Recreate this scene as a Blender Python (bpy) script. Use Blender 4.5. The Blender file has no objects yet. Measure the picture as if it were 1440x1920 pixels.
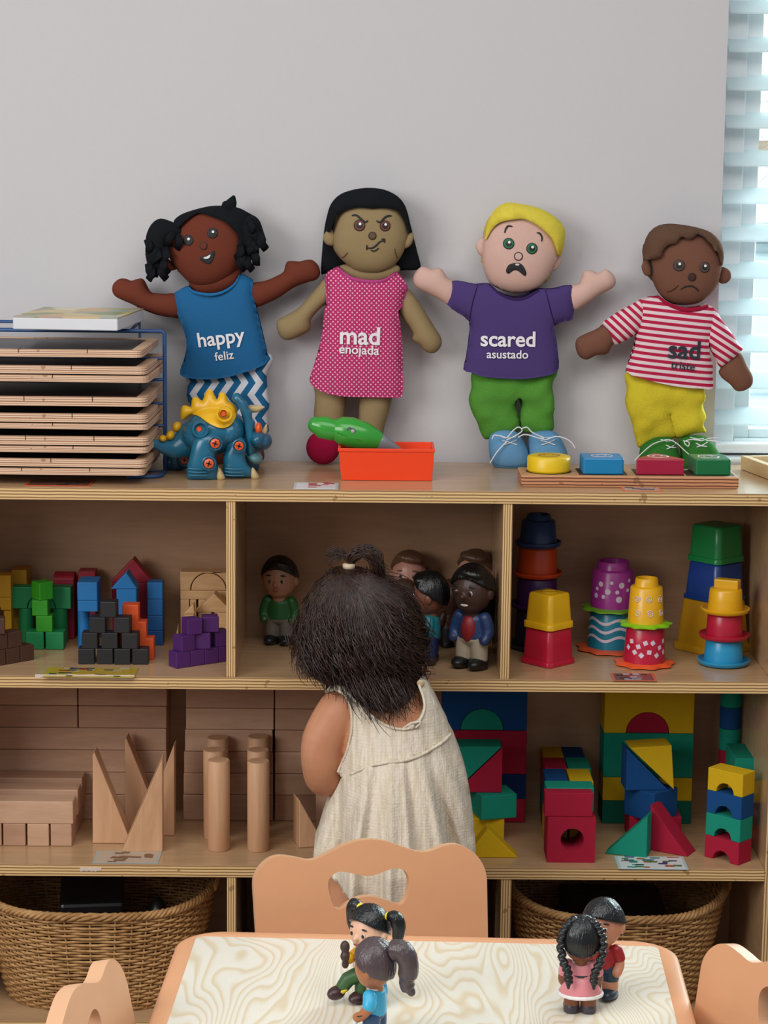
import bpy, bmesh, math, random
import numpy as np
from mathutils import Vector, Matrix
from mathutils.geometry import delaunay_2d_cdt
random.seed(7)
PI = math.pi
SC = bpy.context.scene
COL = SC.collection

# ------------------------------------------------------------------ camera
F, D, ZC = 4040.0, 3.109, 1.35
eY = Vector((-30 / F, 670 / F, -1)).normalized()
_r = math.radians(.52)
eX = Vector((math.cos(_r), -math.sin(_r), 0))
eX.z = -(eX.x * eY.x + eX.y * eY.y) / eY.z
eX.normalize()
eZ = eX.cross(eY)
CAM = Vector((0, -D, ZC))
cd = bpy.data.cameras.new('camera')
cam = bpy.data.objects.new('camera', cd)
COL.objects.link(cam)
Rm = Matrix((eX, eY, eZ))
cam.matrix_world = Matrix.Translation(CAM) @ Rm.to_4x4()
cd.sensor_fit = 'VERTICAL'
cd.sensor_height = 36
cd.lens = F * 36 / 1920
cd.clip_start = .05
SC.camera = cam

# ------------------------------------------------------------------ light and exposure
SC.view_settings.view_transform = 'Standard'
SC.view_settings.look = 'None'
SC.view_settings.gamma = 1
SC.view_settings.exposure = 0.0
w = bpy.data.worlds.new('daylight')
SC.world = w
w.use_nodes = True
bg = w.node_tree.nodes['Background']
bg.inputs[0].default_value = (.82, .9, 1, 1)
bg.inputs[1].default_value = .32


def area(name, loc, target, sx, sy, power, col):
    l = bpy.data.lights.new(name, 'AREA')
    l.shape = 'RECTANGLE'
    l.size, l.size_y, l.energy, l.color = sx, sy, power, col
    o = bpy.data.objects.new(name, l)
    COL.objects.link(o)
    o.location = loc
    o.rotation_euler = (Vector(target) - Vector(loc)).to_track_quat('-Z', 'Y').to_euler()
    return o


area('ceiling_panel_light', (.1, -1.9, 2.58), (.1, -1.5, 0), 2.6, 1.6, 44, (1, .97, .93))
area('window_daylight', (-2.3, -2.6, 2.0), (0, 0, .75), 1.8, 1.5, 62, (1, .985, .96))
area('outdoor_daylight', (2.9, 2.5, 1.9), (.7, .4, 1.35), 2.2, 2.6, 600, (.95, .99, 1))
area('outdoor_skylight', (1.2, 1.3, 3.6), (1.4, 3.4, 1.1), 2.5, 1.5, 16, (.88, .97, 1))


# ------------------------------------------------------------------ pixel helpers (a pixel of the photograph to a point at a real depth)
def ray(u, v):
    c = Vector(((u - 720) / F, -(v - 960) / F, -1))
    return Vector((eX.dot(c), eY.dot(c), eZ.dot(c)))


def P(u, v, Y):
    r = ray(u, v)
    return CAM + r * ((Y - CAM.y) / r.y)


def G(u, v, Z):
    r = ray(u, v)
    return CAM + r * ((Z - CAM.z) / r.z)


def zm(x0, y0, s):
    return lambda pts: [(x0 + a * s, y0 + b * s) for a, b in pts]


# ------------------------------------------------------------------ materials
def lin(c):
    if isinstance(c, str):
        c = [int(c[i:i + 2], 16) for i in (0, 2, 4)]
    r = []
    for x in c[:3]:
        x = x / 255
        r.append(x / 12.92 if x <= .04045 else ((x + .055) / 1.055) ** 2.4)
    return (*r, 1)


class NT:
    def __init__(s, name, rough=.5, spec=.5):
        s.m = bpy.data.materials.new(name)
        s.m.use_nodes = True
        s.t = s.m.node_tree
        s.b = s.t.nodes['Principled BSDF']
        s.b.inputs['Roughness'].default_value = rough
        s.b.inputs['Specular IOR Level'].default_value = spec

    def n(s, typ, ins=None, **kw):
        d = s.t.nodes.new(typ)
        for k, v in kw.items():
            setattr(d, k, v)
        for k, v in (ins or {}).items():
            s.put(d.inputs[k], v)
        return d

    def put(s, sock, v):
        if isinstance(v, bpy.types.NodeSocket):
            s.t.links.new(v, sock)
        else:
            sock.default_value = v

    def math(s, op, a, b=0.0, c=None):
        d = s.t.nodes.new('ShaderNodeMath')
        d.operation = op
        s.put(d.inputs[0], a)
        s.put(d.inputs[1], b)
        if c is not None:
            s.put(d.inputs[2], c)
        return d.outputs[0]

    def co(s, kind='Object', scale=(1, 1, 1), rot=(0, 0, 0)):
        t = s.n('ShaderNodeTexCoord')
        mp = s.n('ShaderNodeMapping', {0: t.outputs[kind]})
        mp.inputs['Scale'].default_value = scale
        mp.inputs['Rotation'].default_value = rot
        return mp.outputs[0]

    def xyz(s, v):
        d = s.n('ShaderNodeSeparateXYZ', {0: v})
        return d.outputs

    def noise(s, v, scale, detail=3, rough=.5, dist=0):
        d = s.n('ShaderNodeTexNoise', {'Vector': v, 'Scale': scale, 'Detail': detail, 'Roughness': rough, 'Distortion': dist})
        return d.outputs[0]

    def ramp(s, f, stops, mode='LINEAR'):
        d = s.n('ShaderNodeValToRGB', {0: f})
        e = d.color_ramp.elements
        d.color_ramp.interpolation = mode
        while len(e) < len(stops):
            e.new(.5)
        for i, (p, c) in enumerate(stops):
            e[i].position = p
            e[i].color = lin(c)
        return d.outputs[0]

    def mix(s, f, a, b):
        d = s.n('ShaderNodeMix', data_type='RGBA')
        s.put(d.inputs[0], f)
        s.put(d.inputs[6], a if isinstance(a, bpy.types.NodeSocket) else lin(a))
        s.put(d.inputs[7], b if isinstance(b, bpy.types.NodeSocket) else lin(b))
        return d.outputs[2]

    def base(s, c):
        s.put(s.b.inputs['Base Color'], c if isinstance(c, bpy.types.NodeSocket) else lin(c))

    def bump(s, h, strength=.3, dist=.001):
        d = s.n('ShaderNodeBump', {'Height': h, 'Strength': strength, 'Distance': dist})
        s.put(s.b.inputs['Normal'], d.outputs[0])


_mc = {}


def hexa(c):
    return c if isinstance(c, str) else '%02x%02x%02x' % tuple(c)


def plastic(c, rough=.35):
    k = ('pl', hexa(c), rough)
    if k not in _mc:
        t = NT('plastic_' + hexa(c), rough)
        n = t.noise(t.co(), 40, 2)
        t.base(t.mix(t.math('MULTIPLY', n, .02 if sum(lin(c)[:3]) < .15 else .10), c, 'a0a0a0' if sum(lin(c)[:3]) < .15 else '806050'))
        _mc[k] = t.m
    return _mc[k]


def paint(c, rough=.55, var=.18):
    """painted or dyed wood"""
    k = ('pt', hexa(c), rough)
    if k not in _mc:
        t = NT('paint_' + hexa(c), rough)
        n = t.noise(t.co(scale=(1, 1, 6)), 60, 4)
        t.base(t.mix(t.math('MULTIPLY', n, var), c, '3a2c20'))
        t.bump(n, .15)
        _mc[k] = t.m
    return _mc[k]


def foam(c):
    k = ('fm', hexa(c))
    if k not in _mc:
        t = NT('foam_' + hexa(c), .85, .25)
        n = t.noise(t.co(), 420, 2)
        t.base(t.mix(t.math('MULTIPLY', n, .22), c, '202020'))
        t.bump(n, .25)
        _mc[k] = t.m
    return _mc[k]


def cloth(c, rough=.95, sc=900, var=.25, bs=.3):
    k = ('cl', hexa(c), sc)
    if k not in _mc:
        t = NT('cloth_' + hexa(c), rough, .1)
        co = t.co()
        n = t.noise(co, sc, 2)
        n2 = t.noise(co, 25, 3)
        c1 = t.mix(t.math('MULTIPLY', n, var), c, '000000')
        t.base(t.mix(t.math('MULTIPLY', n2, .16), c1, '303030'))
        t.bump(t.math('ADD', n, t.math('MULTIPLY', n2, 3.0)), bs, .0012)
        _mc[k] = t.m
    return _mc[k]


def wood(c, c2, axis=0, rough=.45, sc=14, spec=.4):
    k = ('wd', c, c2, axis, rough, sc)
    if k not in _mc:
        t = NT('wood_' + c, rough, spec)
        s = [6, 6, 6]
        s[axis] = .8
        co = t.co(scale=s)
        n = t.noise(co, sc, 4, .6, .6)
        n2 = t.noise(co, sc * 6, 2)
        f = t.math('ADD', t.math('MULTIPLY', n, .8), t.math('MULTIPLY', n2, .25))
        t.base(t.ramp(f, [(.3, c), (.75, c2)]))
        t.bump(n2, .08)
        _mc[k] = t.m
    return _mc[k]


def ply(axis, n=4, light='dcb985', dark='8a653c', rough=.55, fuzzy=True):
    """plywood edge: stripes across the sheet's thickness"""
    k = ('ply', axis, n, light, dark)
    if k not in _mc:
        t = NT('plywood_edge_' + axis, rough, .3)
        g = t.xyz(t.co('Generated'))['XYZ'.index(axis)]
        o = t.noise(t.co(scale=(3, 3, 3)), 9, 3)
        ph = t.math('ADD', t.math('MULTIPLY', g, n), t.math('MULTIPLY', t.math('SUBTRACT', o, .5), .35))
        fr = t.math('FRACT', ph)
        st = t.ramp(fr, [(0, light), (.5, light), (.62, dark), (.88, dark), (1, light)])
        sp = t.noise(t.co(scale=(1, 1, 1)), 60, 2)
        t.base(t.mix(t.math('MULTIPLY', t.math('GREATER_THAN', sp, .68), .5), st, '60401f'))
        _mc[k] = t.m
    return _mc[k]


# ------------------------------------------------------------------ geometry: every shape is a pair (verts, faces)
def join(*gs):
    V, Fc = [], []
    for v, f in gs:
        o = len(V)
        V += [tuple(a) for a in v]
        Fc += [tuple(i + o for i in q) for q in f]
    return V, Fc


def xf(g, M):
    return [tuple(M @ Vector(a)) for a in g[0]], g[1]


def T(x=0, y=0, z=0, rz=0, rx=0, ry=0, s=None):
    M = Matrix.Translation((x, y, z)) @ Matrix.Rotation(rz, 4, 'Z') @ Matrix.Rotation(ry, 4, 'Y') @ Matrix.Rotation(rx, 4, 'X')
    if s is not None:
        s = (s, s, s) if not hasattr(s, '__len__') else s
        M = M @ Matrix.Diagonal((*s, 1))
    return M


BF = [(0, 1, 5, 4), (1, 2, 6, 5), (2, 3, 7, 6), (3, 0, 4, 7), (4, 5, 6, 7), (3, 2, 1, 0)]   # front right back left top bottom


def box(x0, x1, y0, y1, z0, z1):
    return [(x0, y0, z0), (x1, y0, z0), (x1, y1, z0), (x0, y1, z0), (x0, y0, z1), (x1, y0, z1), (x1, y1, z1), (x0, y1, z1)], BF


def prism(poly, y0, y1):
    """polygon in (x, z), counter-clockwise seen from the front, extruded along y"""
    a = sum(poly[i][0] * poly[(i + 1) % len(poly)][1] - poly[(i + 1) % len(poly)][0] * poly[i][1] for i in range(len(poly)))
    if a < 0:
        poly = poly[::-1]
    n = len(poly)
    V = [(x, y0, z) for x, z in poly] + [(x, y1, z) for x, z in poly]
    Fc = [tuple(range(n)), tuple(range(2 * n - 1, n - 1, -1))]
    Fc += [((i + 1) % n, i, n + i, n + (i + 1) % n) for i in range(n)]
    return V, Fc


def lathe(prof, n=40, sq=(1, 1), shape=None, cap=True):
    """profile of (radius, z); shape(angle) scales the radius"""
    V, Fc = [], []
    for r, z in prof:
        for i in range(n):
            a = 2 * PI * i / n
            k = shape(a) if shape else 1
            V.append((r * k * math.cos(a) * sq[0], r * k * math.sin(a) * sq[1], z))
    m = len(prof)
    for j in range(m - 1):
        for i in range(n):
            k = (i + 1) % n
            Fc.append((j * n + i, j * n + k, (j + 1) * n + k, (j + 1) * n + i))
    if cap:
        Fc.append(tuple(range(n - 1, -1, -1)))
        Fc.append(tuple((m - 1) * n + i for i in range(n)))
    return V, Fc


def cyl(x, y, z0, z1, r, n=32):
    return xf(lathe([(r, z0), (r, z1)], n), T(x, y, 0))


def ell(c, r, rz=0, rx=0, ry=0, n=20, m=14):
    V, Fc = [], []
    V.append((0, 0, -1))
    for j in range(1, m):
        t = -PI / 2 + PI * j / m
        for i in range(n):
            a = 2 * PI * i / n
            V.append((math.cos(t) * math.cos(a), math.cos(t) * math.sin(a), math.sin(t)))
    V.append((0, 0, 1))
    for i in range(n):
        Fc.append((0, 1 + (i + 1) % n, 1 + i))
    for j in range(m - 2):
        for i in range(n):
            a, b = 1 + j * n + i, 1 + j * n + (i + 1) % n
            Fc.append((a, b, b + n, a + n))
    o = 1 + (m - 2) * n
    for i in range(n):
        Fc.append((o + i, o + (i + 1) % n, len(V) - 1))
    return xf((V, Fc), T(*c, rz, rx, ry, r if hasattr(r, '__len__') else (r, r, r)))


def crv(pts, n=6, closed=False):
    """Catmull-Rom through the points (2-D or 3-D)"""
    pts = [Vector(p) for p in pts]
    m = len(pts)
    out = []
    rng = range(m) if closed else range(m - 1)
    for i in rng:
        if closed:
            a, b, c, d = pts[i - 1], pts[i], pts[(i + 1) % m], pts[(i + 2) % m]
        else:
            a, b, c, d = pts[max(i - 1, 0)], pts[i], pts[i + 1], pts[min(i + 2, m - 1)]
        for k in range(n):
            t = k / n
            out.append(.5 * ((2 * b) + (c - a) * t + (2 * a - 5 * b + 4 * c - d) * t * t + (3 * b - a - 3 * c + d) * t ** 3))
    if not closed:
        out.append(pts[-1])
    return out


def tube(pts, r, n=8, closed=False, sq=None, ends=True):
    """a tube along 3-D points; r a number or one per point; rounded ends"""
    pts = [Vector(p) for p in pts]
    m = len(pts)
    rs = list(r) if hasattr(r, '__len__') else [r] * m
    if ends and not closed and m > 1:
        for e in (0, -1):
            p, q = (pts[0], pts[1]) if e == 0 else (pts[-1], pts[-2])
            d = (p - q).normalized()
            R = rs[e]
            ext = [(p + d * R * math.sin(a), R * math.cos(a)) for a in (.5, .95, 1.35)]
            if e == 0:
                pts = [x for x, _ in ext][::-1] + pts
                rs = [x for _, x in ext][::-1] + rs
            else:
                pts += [x for x, _ in ext]
                rs += [x for _, x in ext]
        m = len(pts)
    V, Fc = [], []
    up = None
    for i in range(m):
        a = pts[i - 1] if (i > 0 or closed) else pts[0]
        b = pts[(i + 1) % m] if (i < m - 1 or closed) else pts[-1]
        t = (b - a).normalized()
        if up is None:
            up = t.orthogonal().normalized()
            if sq:
                up = (Vector((0, 1, 0)) - t * t.y)
                up = up.normalized() if up.length > .1 else t.orthogonal().normalized()
        up = (up - t * up.dot(t)).normalized()
        sd = t.cross(up)
        for k in range(n):
            an = 2 * PI * k / n
            s2 = sq if sq else 1
            V.append(tuple(pts[i] + (up * math.cos(an) * s2 + sd * math.sin(an)) * rs[i]))
    for i in range(m if closed else m - 1):
        j = (i + 1) % m
        for k in range(n):
            l = (k + 1) % n
            Fc.append((i * n + k, i * n + l, j * n + l, j * n + k))
    if not closed:
        Fc.append(tuple(range(n - 1, -1, -1)))
        Fc.append(tuple((m - 1) * n + k for k in range(n)))
    return V, Fc


def sharpbox(sx, sy, sz):
    return box(-sx / 2, sx / 2, -sy / 2, sy / 2, 0, sz)


# ------------------------------------------------------------------ objects
ORG = {}


def tag(o, label, cat, group=None, kind=None):
    o['label'] = label
    o['category'] = cat
    if group:
        o['group'] = group
    if kind:
        o['kind'] = kind
    return o


def thing(name, label, cat, loc, group=None):
    o = bpy.data.objects.new(name, None)
    o.empty_display_size = .02
    COL.objects.link(o)
    o.location = loc
    ORG[o.name] = Vector(loc)
    return tag(o, label, cat, group)


def mk(name, g, mat, parent=None, smooth=False, bevel=0, seg=2, midx=None, label=None, sub=0, angle=None):
    """one mesh object from world-space geometry"""
    V, Fc = g
    if parent:
        org = ORG[parent.name]
    else:
        xs, ys, zs = zip(*V)
        org = Vector(((min(xs) + max(xs)) / 2, (min(ys) + max(ys)) / 2, min(zs)))
    me = bpy.data.meshes.new(name)
    me.from_pydata([(a[0] - org.x, a[1] - org.y, a[2] - org.z) for a in V], [], [tuple(q) for q in Fc])
    for m in (mat if isinstance(mat, (list, tuple)) else [mat]):
        me.materials.append(m)
    if midx:
        for i, p in enumerate(me.polygons):
            p.material_index = midx(i, p) if callable(midx) else midx[i]
    if smooth:
        me.polygons.foreach_set('use_smooth', [True] * len(me.polygons))
    me.update()
    o = bpy.data.objects.new(name, me)
    COL.objects.link(o)
    if parent:
        o.parent = parent
    else:
        o.location = org
    ORG[o.name] = org
    if bevel:
        b = o.modifiers.new('edge', 'BEVEL')
        b.width, b.segments, b.limit_method, b.angle_limit = bevel, seg, 'ANGLE', math.radians(40)
        b.harden_normals = False
    if sub:
        s = o.modifiers.new('sub', 'SUBSURF')
        s.levels = s.render_levels = sub
    if angle:
        me.set_sharp_from_angle(angle=math.radians(angle))
    if label:
        o['label'] = label
    return o


def fuse(g, voxel, it=6, fac=.5):
    """one continuous skin over overlapping shapes"""
    me = bpy.data.meshes.new('fuse')
    me.from_pydata([tuple(a) for a in g[0]], [], g[1])
    bm = bmesh.new()
    bm.from_mesh(me)
    bmesh.ops.recalc_face_normals(bm, faces=bm.faces)
    bm.to_mesh(me)
    bm.free()
    o = bpy.data.objects.new('fuse', me)
    COL.objects.link(o)
    r = o.modifiers.new('r', 'REMESH')
    r.mode = 'VOXEL'
    r.voxel_size = voxel
    s = o.modifiers.new('s', 'SMOOTH')
    s.factor, s.iterations = fac, it
    dg = bpy.context.evaluated_depsgraph_get()
    dg.update()
    ev = o.evaluated_get(dg)
    m2 = ev.to_mesh()
    V = [tuple(v.co) for v in m2.vertices]
    Fc = [tuple(p.vertices) for p in m2.polygons]
    ev.to_mesh_clear()
    bpy.data.objects.remove(o)
    bpy.data.meshes.remove(me)
    return V, Fc


# ------------------------------------------------------------------ inflated outlines (sewn, stuffed things)
def inside(px, py, poly):
    r = np.zeros(np.shape(px), bool)
    n = len(poly)
    for i in range(n):
        x0, y0 = poly[i - 1]
        x1, y1 = poly[i]
        c = ((y0 > py) != (y1 > py))
        with np.errstate(divide='ignore', invalid='ignore'):
            r ^= c & (px < (x1 - x0) * (py - y0) / (y1 - y0 + 1e-12) + x0)
    return r


class Field:
    """height over an outline, as a stuffed cushion of that outline has"""
    def __init__(s, poly, k=1.0, N=72):
        p = np.array([(a[0], a[1]) for a in poly])
        lo, hi = p.min(0), p.max(0)
        s.h = h = max(hi - lo) / N
        s.lo = lo - 2 * h
        nx, ny = (np.ceil((hi - lo) / h).astype(int) + 5)
        X, Y = np.meshgrid(s.lo[0] + h * np.arange(nx), s.lo[1] + h * np.arange(ny), indexing='ij')
        m = inside(X, Y, p)
        u = np.zeros((nx, ny))
        for i in range(700):
            q = np.zeros_like(u)
            q[1:-1, 1:-1] = (u[2:, 1:-1] + u[:-2, 1:-1] + u[1:-1, 2:] + u[1:-1, :-2] + 4 * h * h) / 4
            u = np.where(m, u + 1.0 * (q - u), 0)
        s.u, s.k = u, k

    def z(s, x, y):
        a = np.clip((x - s.lo[0]) / s.h, 0, s.u.shape[0] - 1.001)
        b = np.clip((y - s.lo[1]) / s.h, 0, s.u.shape[1] - 1.001)
        i, j = int(a), int(b)
        fa, fb = a - i, b - j
        u = s.u
        q = u[i, j] * (1 - fa) * (1 - fb) + u[i + 1, j] * fa * (1 - fb) + u[i, j + 1] * (1 - fa) * fb + u[i + 1, j + 1] * fa * fb
        return s.k * math.sqrt(max(q, 0))


def fillpoly(poly, sp, grid=True):
    """2-D mesh of an outline: boundary resampled, inside filled on a grid. -> pts, tris, nboundary"""
    B = []
    n = len(poly)
    for i in range(n):
        a, b = Vector(poly[i][:2]), Vector(poly[(i + 1) % n][:2])
        k = max(1, int((b - a).length / sp))
        for j in range(k):
            B.append(a + (b - a) * j / k)
    C = []
    for p in B:
        if not C or (p - C[-1]).length > sp * .25:
            C.append(p)
    B = C
    nb = len(B)
    arr = np.array([tuple(p) for p in B])
    pts = list(B)
    if grid:
        lo, hi = arr.min(0), arr.max(0)
        gx = np.arange(lo[0], hi[0] + sp, sp)
        gy = np.arange(lo[1], hi[1] + sp, sp * .87)
        X, Y = np.meshgrid(gx, gy, indexing='ij')
        X = X + (np.arange(len(gy)) % 2)[None, :] * sp * .5
        m = inside(X, Y, arr)
        for x, y in zip(X[m], Y[m]):
            if np.min((arr[:, 0] - x) ** 2 + (arr[:, 1] - y) ** 2) > (sp * .55) ** 2:
                pts.append(Vector((x, y)))
    r = delaunay_2d_cdt(pts, [], [list(range(nb))], 1, 1e-7)
    ov, of = r[0], r[2]
    # which output vertices lie on the outline
    edge = {}
    for f in of:
        for a, b in zip(f, f[1:] + f[:1] if isinstance(f, list) else tuple(f[1:]) + (f[0],)):
            k = (min(a, b), max(a, b))
            edge[k] = edge.get(k, 0) + 1
    bd = set()
    for (a, b), c in edge.items():
        if c == 1:
            bd.add(a)
            bd.add(b)
    return ov, of, bd, [e for e, c in edge.items() if c == 1]


def pillow(poly, Y, k=1.0, sp=None, field=None, sm=5, back=1.0, cap=None):
    """closed cushion of the outline (X, Z), middle plane at depth Y"""
    if sm:
        poly = crv(poly, sm, True)
    poly = [tuple(p)[:2] for p in poly]
    f = field or Field(poly, k)
    if sp is None:
        sp = f.h * 1.5
    ov, of, bd, be = fillpoly(poly, sp)
    V, Fc = [], []
    fr, bk = {}, {}
    for i, p in enumerate(ov):
        z = f.z(p.x, p.y)
        if cap:
            z = cap * math.tanh(z / cap)
        if i in bd and not field:
            fr[i] = bk[i] = len(V)
            V.append((p.x, Y, p.y))
        else:
            fr[i] = len(V)
            V.append((p.x, Y - z, p.y))
            bk[i] = len(V)
            V.append((p.x, Y + z * back, p.y))
    for t in of:
        a, b, c = ov[t[0]], ov[t[1]], ov[t[2]]
        ccw = (b - a).cross(c - a) > 0 if hasattr((b - a), 'cross') else True
        t = list(t) if ccw else list(t)[::-1]
        Fc.append(tuple(fr[i] for i in t))
        Fc.append(tuple(bk[i] for i in t[::-1]))
    if field:
        for a, b in be:
            Fc.append((fr[a], bk[a], bk[b], fr[b]))
    return V, Fc


def decal(poly, Y, f, off=.0008, sm=4, sp=None, thick=.0012):
    """a thin patch lying on the cushion's front"""
    if sm:
        poly = crv(poly, sm, True)
    poly = [tuple(p)[:2] for p in poly]
    xs, zs = zip(*poly)
    sp = sp or max(max(xs) - min(xs), max(zs) - min(zs)) / 12
    ov, of, bd, be = fillpoly(poly, sp)
    V, Fc = [], []
    n = len(ov)
    for p in ov:
        V.append((p.x, Y - f.z(p.x, p.y) - off, p.y))
    for p in ov:
        V.append((p.x, Y - f.z(p.x, p.y) - off + thick, p.y))
    for t in of:
        ccw = (ov[t[1]] - ov[t[0]]).cross(ov[t[2]] - ov[t[0]]) > 0
        t = tuple(t) if ccw else tuple(t)[::-1]
        Fc.append(t)
    for a, b in be:
        Fc.append((a, b, b + n, a + n))
    return V, Fc


def circ(x, z, r, n=20, rz=None, a0=0, a1=2 * PI):
    rz = rz or r
    return [(x + r * math.cos(a0 + (a1 - a0) * i / n), z + rz * math.sin(a0 + (a1 - a0) * i / n)) for i in range(n)]


def stroke(pts, wd, n=5):
    """2-D outline of a drawn line"""
    c = crv([(a, b, 0) for a, b in pts], n)
    L, R = [], []
    m = len(c)
    for i, p in enumerate(c):
        t = (c[min(i + 1, m - 1)] - c[max(i - 1, 0)]).normalized()
        nn = Vector((-t.y, t.x, 0))
        ww = wd * (.55 + .45 * math.sin(PI * (i + .5) / m)) / 2
        L.append(p + nn * ww)
        R.append(p - nn * ww)
    return [(p.x, p.y) for p in L + R[::-1]]


def text2d(body, width, cx, cz, ang=0, bold=.0, track=1.0):
    """flat triangles of a word set in the built-in face, centred and scaled to a width"""
    cu = bpy.data.curves.new('word', 'FONT')
    cu.body = body
    cu.size = 1
    cu.offset = bold
    cu.resolution_u = 4
    cu.space_character = track
    o = bpy.data.objects.new('word', cu)
    COL.objects.link(o)
    dg = bpy.context.evaluated_depsgraph_get()
    dg.update()
    me = o.evaluated_get(dg).to_mesh()
    bm = bmesh.new()
    bm.from_mesh(me)
    bmesh.ops.triangulate(bm, faces=bm.faces)
    for q in range(3):
        es = [e for e in bm.edges if e.calc_length() > .12]
        if es:
            bmesh.ops.subdivide_edges(bm, edges=es, cuts=1)
            bmesh.ops.triangulate(bm, faces=bm.faces)
    V = [(v.co.x, v.co.y) for v in bm.verts]
    bm.verts.index_update()
    Fc = [tuple(v.index for v in f.verts) for f in bm.faces]
    bm.free()
    bpy.data.objects.remove(o)
    bpy.data.curves.remove(cu)
    xs, ys = zip(*V)
    s = width / (max(xs) - min(xs))
    mx, my = (max(xs) + min(xs)) / 2, (max(ys) + min(ys)) / 2
    ca, sa = math.cos(ang), math.sin(ang)
    V = [(cx + s * ((x - mx) * ca - (y - my) * sa), cz + s * ((x - mx) * sa + (y - my) * ca)) for x, y in V]
    return V, Fc


def textdecal(body, width, cx, cz, Y, f, ang=0, bold=.0, off=.0012):
    V, Fc = text2d(body, width, cx, cz, ang, bold)
    W = [(x, Y - f.z(x, z) - off, z) for x, z in V]
    out = []
    for q in Fc:
        a, b, c = (V[i] for i in q)
        cr = (b[0] - a[0]) * (c[1] - a[1]) - (b[1] - a[1]) * (c[0] - a[0])
        out.append(q if cr > 0 else q[::-1])
    return W, out


def XZ(pts, Y):
    """photograph pixels to (X, Z) in the plane at depth Y"""
    r = []
    for u, v in pts:
        p = P(u, v, Y)
        r.append((p.x, p.z))
    return r
# ------------------------------------------------------------------ the room
ZT, ZM, ZL, ZB = .8665, .5842, .2937, .045
WY = .317
t = NT('wall_paint', .9, .2)
n = t.noise(t.co(), 160, 3)
t.base(t.mix(t.math('MULTIPLY', n, .2), 'cac7c9', 'bab7b9'))
t.bump(n, .08)
WALL = t.m


def struct(name, g, mat, **k):
    o = mk(name, g, mat, **k)
    o['kind'] = 'structure'
    return o


WX0, WX1, WZ0, WZ1 = .5585, 1.75, .868, 2.25
struct('wall_back', join(box(-2.9, WX0, WY, WY + .13, 0, 2.75), box(WX0, WX1, WY, WY + .13, 0, WZ0),
                         box(WX0, WX1, WY, WY + .13, WZ1, 2.75), box(WX1, 2.9, WY, WY + .13, 0, 2.75)), WALL)
t = NT('floor_vinyl', .5)
n = t.noise(t.co(scale=(1, 6, 1)), 12, 4)
t.base(t.ramp(n, [(.3, '6d5a48'), (.7, '8a745c')]))
struct('floor', box(-2.9, 2.9, -4.2, WY + .13, -.05, 0), t.m)

# window behind the blind
VIN = plastic('f0f7fa', .4)
fy0, fy1 = .385, .425
g = join(box(WX0, WX0 + .044, fy0, fy1, WZ0, WZ1), box(WX1 - .044, WX1, fy0, fy1, WZ0, WZ1), box(WX0 + .044, WX1 - .044, fy0, fy1, WZ0, WZ0 + .03), box(WX0 + .044, WX1 - .044, fy0, fy1, WZ1 - .05, WZ1))
win = struct('window_1', g, VIN, bevel=.003)
mk('window_sash', join(box(WX0 + .044, WX0 + .07, fy0 + .012, fy1 - .004, WZ0 + .03, WZ1 - .05), box(WX1 - .07, WX1 - .044, fy0 + .012, fy1 - .004, WZ0 + .03, WZ1 - .05),
                       box(WX0 + .07, WX1 - .07, fy0 + .012, fy1 - .004, WZ0 + .03, WZ0 + .045), box(WX0 + .07, WX1 - .07, fy0 + .012, fy1 - .004, WZ1 - .08, WZ1 - .05),
                       box(WX0 + .07, WX1 - .07, fy0 + .012, fy1 - .004, 1.228, 1.246)), VIN, win, bevel=.002)
gl = NT('window_glass', .02)
gl.base('eaf6fa')
tp = gl.n('ShaderNodeBsdfTransparent')
tp.inputs[0].default_value = lin('f2fbfb')
mg = gl.n('ShaderNodeMixShader', {0: .08})
gl.t.links.new(tp.outputs[0], mg.inputs[1])
gl.t.links.new(gl.b.outputs[0], mg.inputs[2])
gl.t.links.new(mg.outputs[0], gl.t.nodes['Material Output'].inputs[0])
mk('pane', box(WX0 + .07, WX1 - .07, fy0 + .022, fy0 + .026, WZ0 + .04, WZ1 - .08), gl.m, win)
struct('trim_1', box(WX0 + .002, WX1 - .002, WY + .004, fy0, WZ0 - .001, WZ0 + .006), plastic('e6edf0', .4), bevel=.002)

# outdoors: the siding of a neighbouring house
t = NT('grey_siding', .7)
z = t.xyz(t.co())[2]
fr = t.math('FRACT', t.math('MULTIPLY', z, 7.0))
t.base(t.ramp(fr, [(0, '8e9aa0'), (.1, 'b9c6cb'), (.9, 'c6d2d6'), (1, '96a2a8')]))
sd = mk('exterior_house', box(-1.0, 4.5, 3.4, 3.6, -.5, 1.10), t.m)
sd['kind'] = 'structure'
t = NT('pale_render', .8)
t.base(t.mix(t.noise(t.co(), 3), 'dcebee', 'cfe3e8'))
mk('upper_storey', box(-1.0, 4.5, 3.45, 3.6, 1.10, 3.6), t.m, sd)
mk('eaves_band', box(-1.0, 4.5, 3.33, 3.45, 1.10, 1.16), plastic('4c5a60', .6), sd)

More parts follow.
